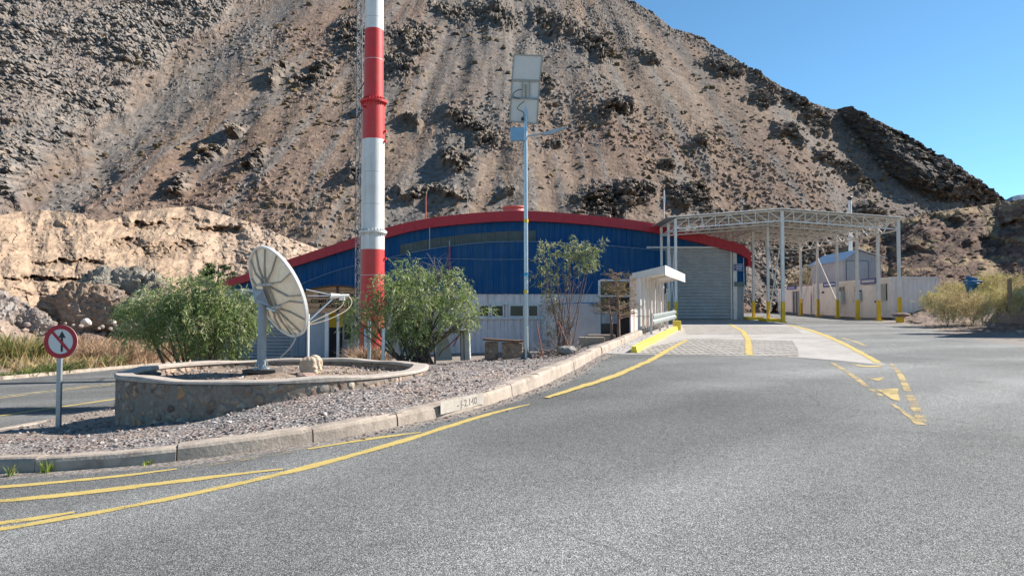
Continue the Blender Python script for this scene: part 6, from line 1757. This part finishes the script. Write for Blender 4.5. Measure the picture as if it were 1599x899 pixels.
P, D = crown_points(E3b, 240, .1); V, C_ = spray_leaves(P, rv(240), 4, .04, .15, .06, .014, [(.15, .14, .085), (.19, .15, .10), (.11, .12, .06)], 2)
soup('dry_leaves', V, 4, M_leaf, C_, t3)
# fallen branches heaped at its foot
mb = MB(); o_ = at(865, 550, 20.1); o_.z = isl(o_.x, 20.1)
for i in range(46):
    a = at(rnd.uniform(832, 905), 548, 20.1 + rnd.uniform(-.6, .5)); a.z = isl(a.x, a.y) + rnd.uniform(.0, .12); d = Vector((rnd.uniform(-1, 1), rnd.uniform(-.5, .5), rnd.uniform(-.05, .45))).normalized() * rnd.uniform(.3, .8)
    P, R2 = wander(a, a + d, rnd.uniform(.008, .020), .005, 4, .04); mb.tube(P, R2, 5, cap=False)
tag(mb.build('branch_heap', simple('dead wood', (.19, .145, .12), .9, 0, .35, 9), origin=o_), 'heap of dead branches at the foot of the bare sapling', 'branches')
# dry conifer
Yb4 = 27.5
cb4 = Vector((at(966, 530, Yb4).x, Yb4, isl(at(966, 530, Yb4).x, Yb4) - .1)); cb4.z = min(cb4.z, .55)
t4 = thing('conifer', cb4, 'half dry small conifer in front of the dark glazed screen', 'tree')
mb = MB(); q0 = []
tops = [at(962, 425, Yb4), at(950, 470, Yb4)]
for b_, tp_ in ((cb4, tops[0]), (cb4 + Vector((-.25, 0, 0)), tops[1])):
    mb.tube([b_, b_.lerp(tp_, .5) + Vector((.04, 0, 0)), tp_], [.07, .045, .012], 7)
mb.build('trunk', M_barkred, t4)
mb = MB(); Pn_ = []; Dn_ = []
for i in range(90):
    h_ = rnd.uniform(.30, .98); c = cb4.lerp(tops[0], h_); ang = rnd.uniform(0, 6.28); L = (1.12 - h_) * 1.25 + .15
    d = Vector((math.cos(ang), math.sin(ang), rnd.uniform(-.05, .35))) * L * rnd.uniform(.6, 1.1)
    P, R2 = wander(c, c + d, .014, .004, 4, .05); mb.tube(P, R2, 4, cap=False)
    if rnd.random() < .72:
        for k in range(7): 
            f_ = rnd.uniform(.5, 1.0); Pn_.append((c + d * f_)[:]); Dn_.append((d.normalized() + Vector((0, 0, .3)))[:])
mb.build('branches', simple('reddish dry twigs', (.25, .16, .12), .9, 0, .3, 12), t4)
Pn_ = np.array(Pn_); Dn_ = np.array(Dn_); V, C_ = spray_leaves(Pn_, Dn_, 4, .05, .02, .10, .014, [(.14, .13, .05), (.19, .14, .07), (.24, .16, .09), (.10, .115, .045)], 2, .7)
soup('foliage', V, 4, M_leaf, C_, t4)
# araucaria like top behind the roof
Yb5 = 52.0
a0 = at(341, 470, Yb5); t5 = thing('conifer', a0, 'dark green conifer top showing above the left end of the red roof', 'tree')
MB().tube([at(341, 520, Yb5), at(341, 415, Yb5)], [.2, .04], 7).build('trunk', M_bark, t5)
Pn_ = []; Dn_ = []
for i in range(34):
    h_ = rnd.uniform(0, 1); c = at(341, 452 - 36 * h_, Yb5); ang = rnd.uniform(0, 6.28); L = 1.75 * (1.05 - h_ * .8)
    d = Vector((math.cos(ang), math.sin(ang), .22)) * L
    for k in range(14): Pn_.append((c + d * rnd.uniform(.1, 1))[:]); Dn_.append((d.normalized() + Vector((0, 0, .1)))[:])
V, C_ = spray_leaves(np.array(Pn_), np.array(Dn_), 3, .10, .0, .20, .07, [(.05, .09, .035), (.07, .11, .04), (.035, .065, .025)], 2, .6)
soup('foliage', V, 4, M_leaf, C_, t5)
# blades: reeds, dry grass, tufts
def blades(C, n_each, h, spread, lean, wd, pal, name, mat=M_straw, parent=None, jit=.3, origin=None):
    n = len(C) * n_each; b = np.repeat(C, n_each, 0) + np.concatenate([RS.randn(n, 2) * spread, np.zeros((n, 1))], 1)
    hh_ = h * (.5 + .7 * RS.rand(n, 1)); d = np.concatenate([RS.randn(n, 2) * lean, np.ones((n, 1))], 1); d /= np.linalg.norm(d, axis=1)[:, None]
    sd = np.cross(d, rv(n)); sd /= np.linalg.norm(sd, axis=1)[:, None]
    mid = b + d * hh_ * .55; tip = b + d * hh_ + np.concatenate([d[:, :2] * hh_ * .35, -.08 * hh_], 1)
    w1 = wd * (.7 + .6 * RS.rand(n, 1))
    q = np.stack([b - sd * w1 * .5, b + sd * w1 * .5, mid + sd * w1 * .4, tip, mid - sd * w1 * .4], 1)
    cols = np.array(pal)[RS.randint(0, len(pal), n)] * (1 - jit + 2 * jit * RS.rand(n, 1))
    return soup(name, q.reshape(-1, 5, 3).reshape(-1, 3), 5, mat, np.clip(cols, .01, .9), parent, origin=origin)
gl_z = lambda x, y: float(zleft(y)) - .02 + min(.10 * max(0, -18.7 - x), 2.2)
GREEN = [(.15, .20, .06), (.20, .23, .08), (.11, .15, .05), (.26, .27, .10)]
STRAW = [(.44, .35, .16), (.50, .40, .20), (.36, .28, .12), (.30, .27, .10)]
RUST = [(.43, .28, .18), (.48, .34, .225), (.35, .22, .14), (.53, .40, .27)]
for i, (px_, Y_, h_, n_, lab) in enumerate(((18, 32.5, 1.45, 380, 'tall green reed clump at the far left edge beyond the side road'), (46, 33.5, 1.5, 420, 'yellowish tall reed clump just right of the leftmost reeds'), (70, 34.5, 1.1, 260, 'shorter yellow green reed clump nearest behind the round sign'), (-14, 32, 1.4, 300, 'green reed clump cut off by the left picture edge'))):
    x = at(px_, 560, Y_).x; z = gl_z(x, Y_)
    t = thing('reed_clump', (x, Y_, z), lab, 'reeds', 'reed clumps beyond the side road')
    blades(np.array([[x, Y_, z]]), n_, h_, .33, .28, .032, GREEN + STRAW + ([] if i == 3 else STRAW[:2]), 'blades', M_leaf, t)
CC = []
for i in range(300):
    px_ = RS.uniform(98, 345); Y_ = RS.uniform(35.5, 41) + (px_ - 98) * .012; x = at(px_, 560, Y_).x
    if x > -19.2: x = -19.2 - RS.rand() * 1.5
    CC.append((x, Y_, gl_z(x, Y_)))
blades(np.array(CC), 46, 1.25, .30, .38, .026, RUST, 'dry_grass')['kind'] = 'stuff'
CC = []
for i in range(170):
    px_ = RS.uniform(-40, 260); Y_ = RS.uniform(30, 47); x = min(at(px_, 560, Y_).x, -19.3 - RS.rand()); CC.append((x, Y_, gl_z(x, Y_)))
blades(np.array(CC), 26, .65, .30, .45, .03, RUST + STRAW, 'dry_grass')['kind'] = 'stuff'
gs = [(20, 31.5, .34), (42, 27.5, .42), (62, 29, .5), (79, 29.5, .62), (96, 31, .66), (104, 30.5, .5), (120, 32.5, .6), (166, 35.5, .6), (178, 36, .7), (12, 25, .3), (150, 35, .4), (245, 41, .5)]
for i, (px_, Y_, h_) in enumerate(gs):
    x = min(at(px_, 575, Y_).x, -18.95); Y2 = x / ((px_ - 799.5) / F) if px_ < 700 else Y_; z = gl_z(x, Y2)
    t = thing('shrub', (x, Y2, z), 'small bright green shrub growing along the kerb beyond the side road', 'shrub', 'green shrubs along the far kerb')
    blades(np.array([[x, Y2, z]]), 150, h_ * 1.0, .14, .55, .03, GREEN, 'foliage', M_leaf, t)
# rocky outcrop and rubble on the left
def rock_mat(name, c0, c1, c2):
    m, nt, b = base_mat(name)
    tc = N(nt, 'ShaderNodeTexCoord').outputs['Object']
    n = noise(nt, .7, 8, .7, tc, .6); r = ramp(nt, [(.32, c0), (.5, c1), (.7, c2)], n.outputs[0])
    n2 = noise(nt, 5, 9, .75, tc, .3); r2 = ramp(nt, [(.3, .6), (.7, 1.35)], n2.outputs[0])
    c = mixn(nt, 1.0, r.outputs[0], r2.outputs[0], 'MULTIPLY'); nt.links.new(c, b.inputs['Base Color'])
    b.inputs['Roughness'].default_value = .95; b.inputs['Specular IOR Level'].default_value = .15
    bump(nt, b, n2.outputs[0], .8, .15); return m
M_oc1 = rock_mat('grey outcrop rock', (.17, .145, .115), (.25, .22, .18), (.34, .30, .25)); M_oc2 = rock_mat('tan outcrop rock', (.20, .14, .10), (.29, .21, .155), (.34, .28, .235))
M_oc3 = rock_mat('broken pale rock', (.22, .17, .145), (.31, .26, .23), (.42, .38, .34))
def outcrop(name, label, lumps, seed):
    """one rock mass grown from overlapping angular lumps: (px, py_top, py_bottom, width px, Y, material)"""
    mb = MB(); r = np.random.RandomState(seed)
    for (px_, pt, pb, wpx, Y_, mi) in lumps:
        a = at(px_, pb, Y_); hgt = at(px_, pt, Y_).z - a.z; wd = wpx / F * Y_
        bm = bmesh.new(); bmesh.ops.create_icosphere(bm, subdivisions=5, radius=1)
        Vv = np.array([v.co[:] for v in bm.verts]); Fv = [tuple(v.index for v in f.verts) for f in bm.faces]; bm.free()
        k = np.ones(len(Vv))
        for cnt, lo, hi in ((14, .60, .95), (40, .80, 1.02)):
            for _ in range(cnt):
                d = r.randn(3); d /= np.linalg.norm(d); o = r.uniform(lo, hi); t = Vv @ d
                k = np.where(t > .05, np.minimum(k, o / np.maximum(t, .05)), k)
        s0 = r.rand(2) * 50
        q1, _ = blocks(Vv[:, 0] * 3.2 + Vv[:, 1] * 1.5 + s0[0], Vv[:, 2] * 4.2 + Vv[:, 1] + s0[1], seed, .8); q2, _ = blocks(Vv[:, 0] * 8 - Vv[:, 1] * 4 + s0[1], Vv[:, 2] * 9 + Vv[:, 1] * 3 + s0[0], seed + 2, .8)
        k = k * (1 + .16 * (np.clip(q1, 0, 1) - .5) + .09 * (np.clip(q2, 0, 1) - .5) + .05 * fbm(Vv[:, 0] * 6 + s0[0], Vv[:, 2] * 6 + Vv[:, 1] * 4, 3, seed))
        W_ = Vv * k[:, None]
        P = np.stack([a.x + W_[:, 0] * wd * .58, Y_ + W_[:, 1] * wd * .45, a.z + hgt * (.30 + .78 * W_[:, 2])], -1)
        mb.add(P, Fv, mi)
    return tag(mb.build(name, [M_oc1, M_oc2, M_oc3], origin=(at(lumps[0][0], 500, lumps[0][4]).x, lumps[0][4], 0)), label, 'rock')
outcrop('rock_outcrop', 'big grey and tan rock outcrop below the sand bluff, left of the pepper bush',
        [(150, 418, 500, 110, 47, 0), (178, 415, 480, 90, 48, 0), (95, 447, 504, 80, 45, 1), (125, 440, 506, 70, 44.6, 1), (205, 425, 495, 90, 47.5, 0), (235, 436, 498, 80, 47, 0), (165, 450, 506, 80, 44.8, 1), (215, 455, 505, 80, 45.2, 0), (255, 450, 505, 70, 46, 1), (70, 468, 505, 50, 44.5, 1), (150, 430, 470, 70, 46, 0)], 4)
outcrop('rubble_heap', 'heap of pale broken stone at the far left edge below the bluff',
        [(-20, 452, 520, 110, 44, 2), (15, 462, 522, 80, 43.4, 2), (40, 478, 524, 60, 43, 2), (-5, 470, 526, 70, 42.4, 2), (60, 492, 524, 50, 42.6, 2), (-70, 455, 525, 90, 43.5, 2)], 9)
M_pale = simple('pale boulder', (.50, .45, .40), .9, 0, .2, 3, .5)
M_mid = simple('brown boulder', (.27, .22, .19), .9, 0, .25, 3, .5)
rnd = random.Random(11)
for i in range(40):
    px_ = rnd.uniform(40, 270); py_ = 504 + rnd.uniform(-9, 14); Y_ = 43.2 - (py_ - 504) * .18
    p = at(px_, py_, Y_); s_ = rnd.choice([.2, .25, .3, .4, .5]) * rnd.uniform(.7, 1.2)
    if i == 0: p = at(134, 508, 42.4); s_ = .62
    pale = i == 0 or rnd.random() < .3
    boulder('boulder', p, (s_ * 1.3, s_, s_ * .9), 'largest pale boulder in the rubble strip below the grey outcrop' if i == 0 else ('pale stone lying in the rubble strip below the grey outcrop' if pale else 'brown stone lying in the rubble strip below the grey outcrop'), 'stone',
            M_pale if pale else M_mid, 100 + i, None if i == 0 else ('pale stones in the rubble strip' if pale else 'brown stones in the rubble strip'), sub=2, rz=rnd.uniform(0, 6))
# bushes on the right verge
YGR = [(.60, .50, .22), (.52, .46, .18), (.66, .55, .28), (.44, .42, .17), (.55, .41, .20)]
YG2 = [(.56, .43, .22), (.62, .49, .27), (.45, .33, .17), (.50, .42, .19)]
def dry_bush(label, px_, pyb, Y_, w_, h_, n, pal, seed):
    p = at(px_, pyb, Y_); t = thing('dry_bush', p, label, 'bush', 'dry bushes on the right verge')
    C = np.array([[p.x + RS.uniform(-w_, w_) * .5, Y_ + RS.uniform(-w_, w_) * .35, p.z + RS.uniform(-.1, .1)] for _ in range(9)])
    mb = MB()
    for k in range(24):
        a = Vector(C[k % 9]); mb.tube([a, a + Vector((RS.uniform(-.4, .4), RS.uniform(-.4, .4), h_ * .7))], [.012, .004], 4, cap=False)
    mb.build('stems', M_bark, t)
    P, D = crown_points([(c[0], c[1], c[2] + h_ * .42, w_ * .30, w_ * .28, h_ * .5) for c in C], n, .3)
    V, C_ = spray_leaves(P, D * .5 + np.array([0, 0, .8]), 4, .05, -.01, .13, .018, pal, 2, .55)
    soup('foliage', V, 4, M_straw, C_, t)
dry_bush('largest straw coloured bush with a brown underside beside the road on the right', 1503, 507, 30.5, 1.9, 1.35, 1000, YG2, 1)
dry_bush('yellow green bush right of the largest straw bush below the blue bin', 1545, 490, 33.0, 1.9, 1.25, 900, YGR, 2)
dry_bush('pale yellow bush at the corner of the near white cabin', 1468, 488, 36.5, 1.4, 1.0, 520, YGR, 3)
dry_bush('yellow bush growing round the blue litter bin', 1516, 470, 37.2, 2.2, 1.0, 800, YGR, 4)
dry_bush('tan bush at the far right behind the wooden post', 1597, 470, 34.5, 1.6, .95, 500, YG2, 5)
dry_bush('greenish yellow bush up the slope left of the wooden post', 1562, 462, 36.5, 1.8, 1.05, 600, YGR, 6)
dry_bush('grey brown dry bush seen under the canopy beside the rocks', 1255, 452, 72, 3.4, 2.6, 500, YG2, 7)
# dry shrub and bits at the porch
xq = at(578, 555, 24).x
t = thing('dry_shrub', (xq, 24, isl(xq, 24)), 'dry brown shrub between the planter and the chimney', 'shrub')
blades(np.array([[xq + dx, 24, isl(xq, 24) + .05] for dx in (-.4, -.2, 0, .2, .35)]), 110, .85, .14, .5, .022, RUST + [(.20, .17, .09)], 'foliage', M_straw, t)
xq = at(598, 550, 18.2).x
tag(MB().tube([(xq, 18.2, isl(xq, 18.2) - .1), (xq + .01, 18.2, at(598, 513, 18.2).z)], .045, 8).build('bollard', M_steel, origin=(xq, 18.2, 0)), 'short galvanised pipe post beside the foot of the chimney', 'post')
xq = at(576.5, 540, 21).x
tag(MB().tube([(xq, 21, isl(xq, 21) - .1), (xq, 21, at(576, 500, 21).z)], .05, 8).build('bollard', M_steel, origin=(xq, 21, 0)), 'galvanised pipe post left of the chimney foot behind the bush', 'post')
# weeds at the kerb foot
for (px_, py_, h_, n_, lab) in ((20, 741, .12, 34, 'dark green weed at the kerb foot by the left picture edge'), (75, 736, .17, 22, 'bright yellow green weed growing up the kerb face'), (232, 724, .06, 22, 'tiny yellow green weed at the kerb foot under the planter')):
    p = on_road(px_, py_); p.y -= .03
    tag(blades(np.array([p[:]]), n_, h_, .03, .3, .012, GREEN if px_ < 50 else [(.30, .36, .06), (.24, .30, .05)], 'weed', M_leaf, origin=p), lab, 'weed')

# bit of tumbleweed by the planter, scattered gravel
p = Vector((at(193, 632, 16.2).x, 16.2, 0)); p.z = isl(p.x, 16.2)
t = thing('dry_tuft', p, 'small rust coloured dry tuft on the kerb left of the planter', 'tuft'); blades(np.array([p[:]]), 130, .22, .07, .8, .014, RUST, 'foliage', M_straw, t)
GC = []; k_ = 0
kc = [np.array([.16, .145, .14]), np.array([.27, .23, .21]), np.array([.40, .36, .33]), np.array([.20, .14, .12])]
while len(GC) < 5200:
    x, y = RS.uniform(-8.8, 2.5), 8.6 + 14 * RS.rand() ** 1.4
    kx_ = float(kerb_x(y))
    if x > kx_ - .3 or (x - PCX) ** 2 + (y - PCY) ** 2 < (PR + .05) ** 2: continue
    GC.append((x, y))
GC = np.array(GC); gz2 = gravel_z(GC[:, 0], GC[:, 1])
rocks_soup('gravel_stones', np.column_stack([GC, gz2 + .004]), .010 + .026 * RS.rand(len(GC)) ** 2.5, np.array(kc)[RS.randint(0, 4, len(GC))] * (.7 + .6 * RS.rand(len(GC), 1)), M_sand)['kind'] = 'stuff'
ii = RS.randint(20, len(KR) - 60, 900); off = .06 + np.abs(RS.randn(900)) * .22
tx = np.gradient(KR[:, 0]); ty = np.gradient(KR[:, 1]); tl_ = np.hypot(tx, ty)
gx2 = KR[ii, 0] + ty[ii] / tl_[ii] * off; gy2 = KR[ii, 1] - tx[ii] / tl_[ii] * off
rocks_soup('kerb_grit', np.column_stack([gx2, gy2, road_z(gx2, gy2) + .005]), .006 + .016 * RS.rand(900) ** 2.5, np.array(kc)[RS.randint(0, 4, 900)] * (.7 + .6 * RS.rand(900, 1)), M_sand)['kind'] = 'stuff'
# soil stones inside the planter
a_ = RS.rand(900) * 6.28; r_ = np.sqrt(RS.rand(900)) * (PR - .35); gx2, gy2 = PCX + r_ * np.cos(a_), PCY + r_ * np.sin(a_)
o_ = rocks_soup('soil_stones', np.column_stack([gx2, gy2, np.full(900, .525)]), .010 + .022 * RS.rand(900) ** 2, np.array(kc)[RS.randint(0, 4, 900)] * (.8 + .7 * RS.rand(900, 1)), M_sand); o_['kind'] = 'stuff'
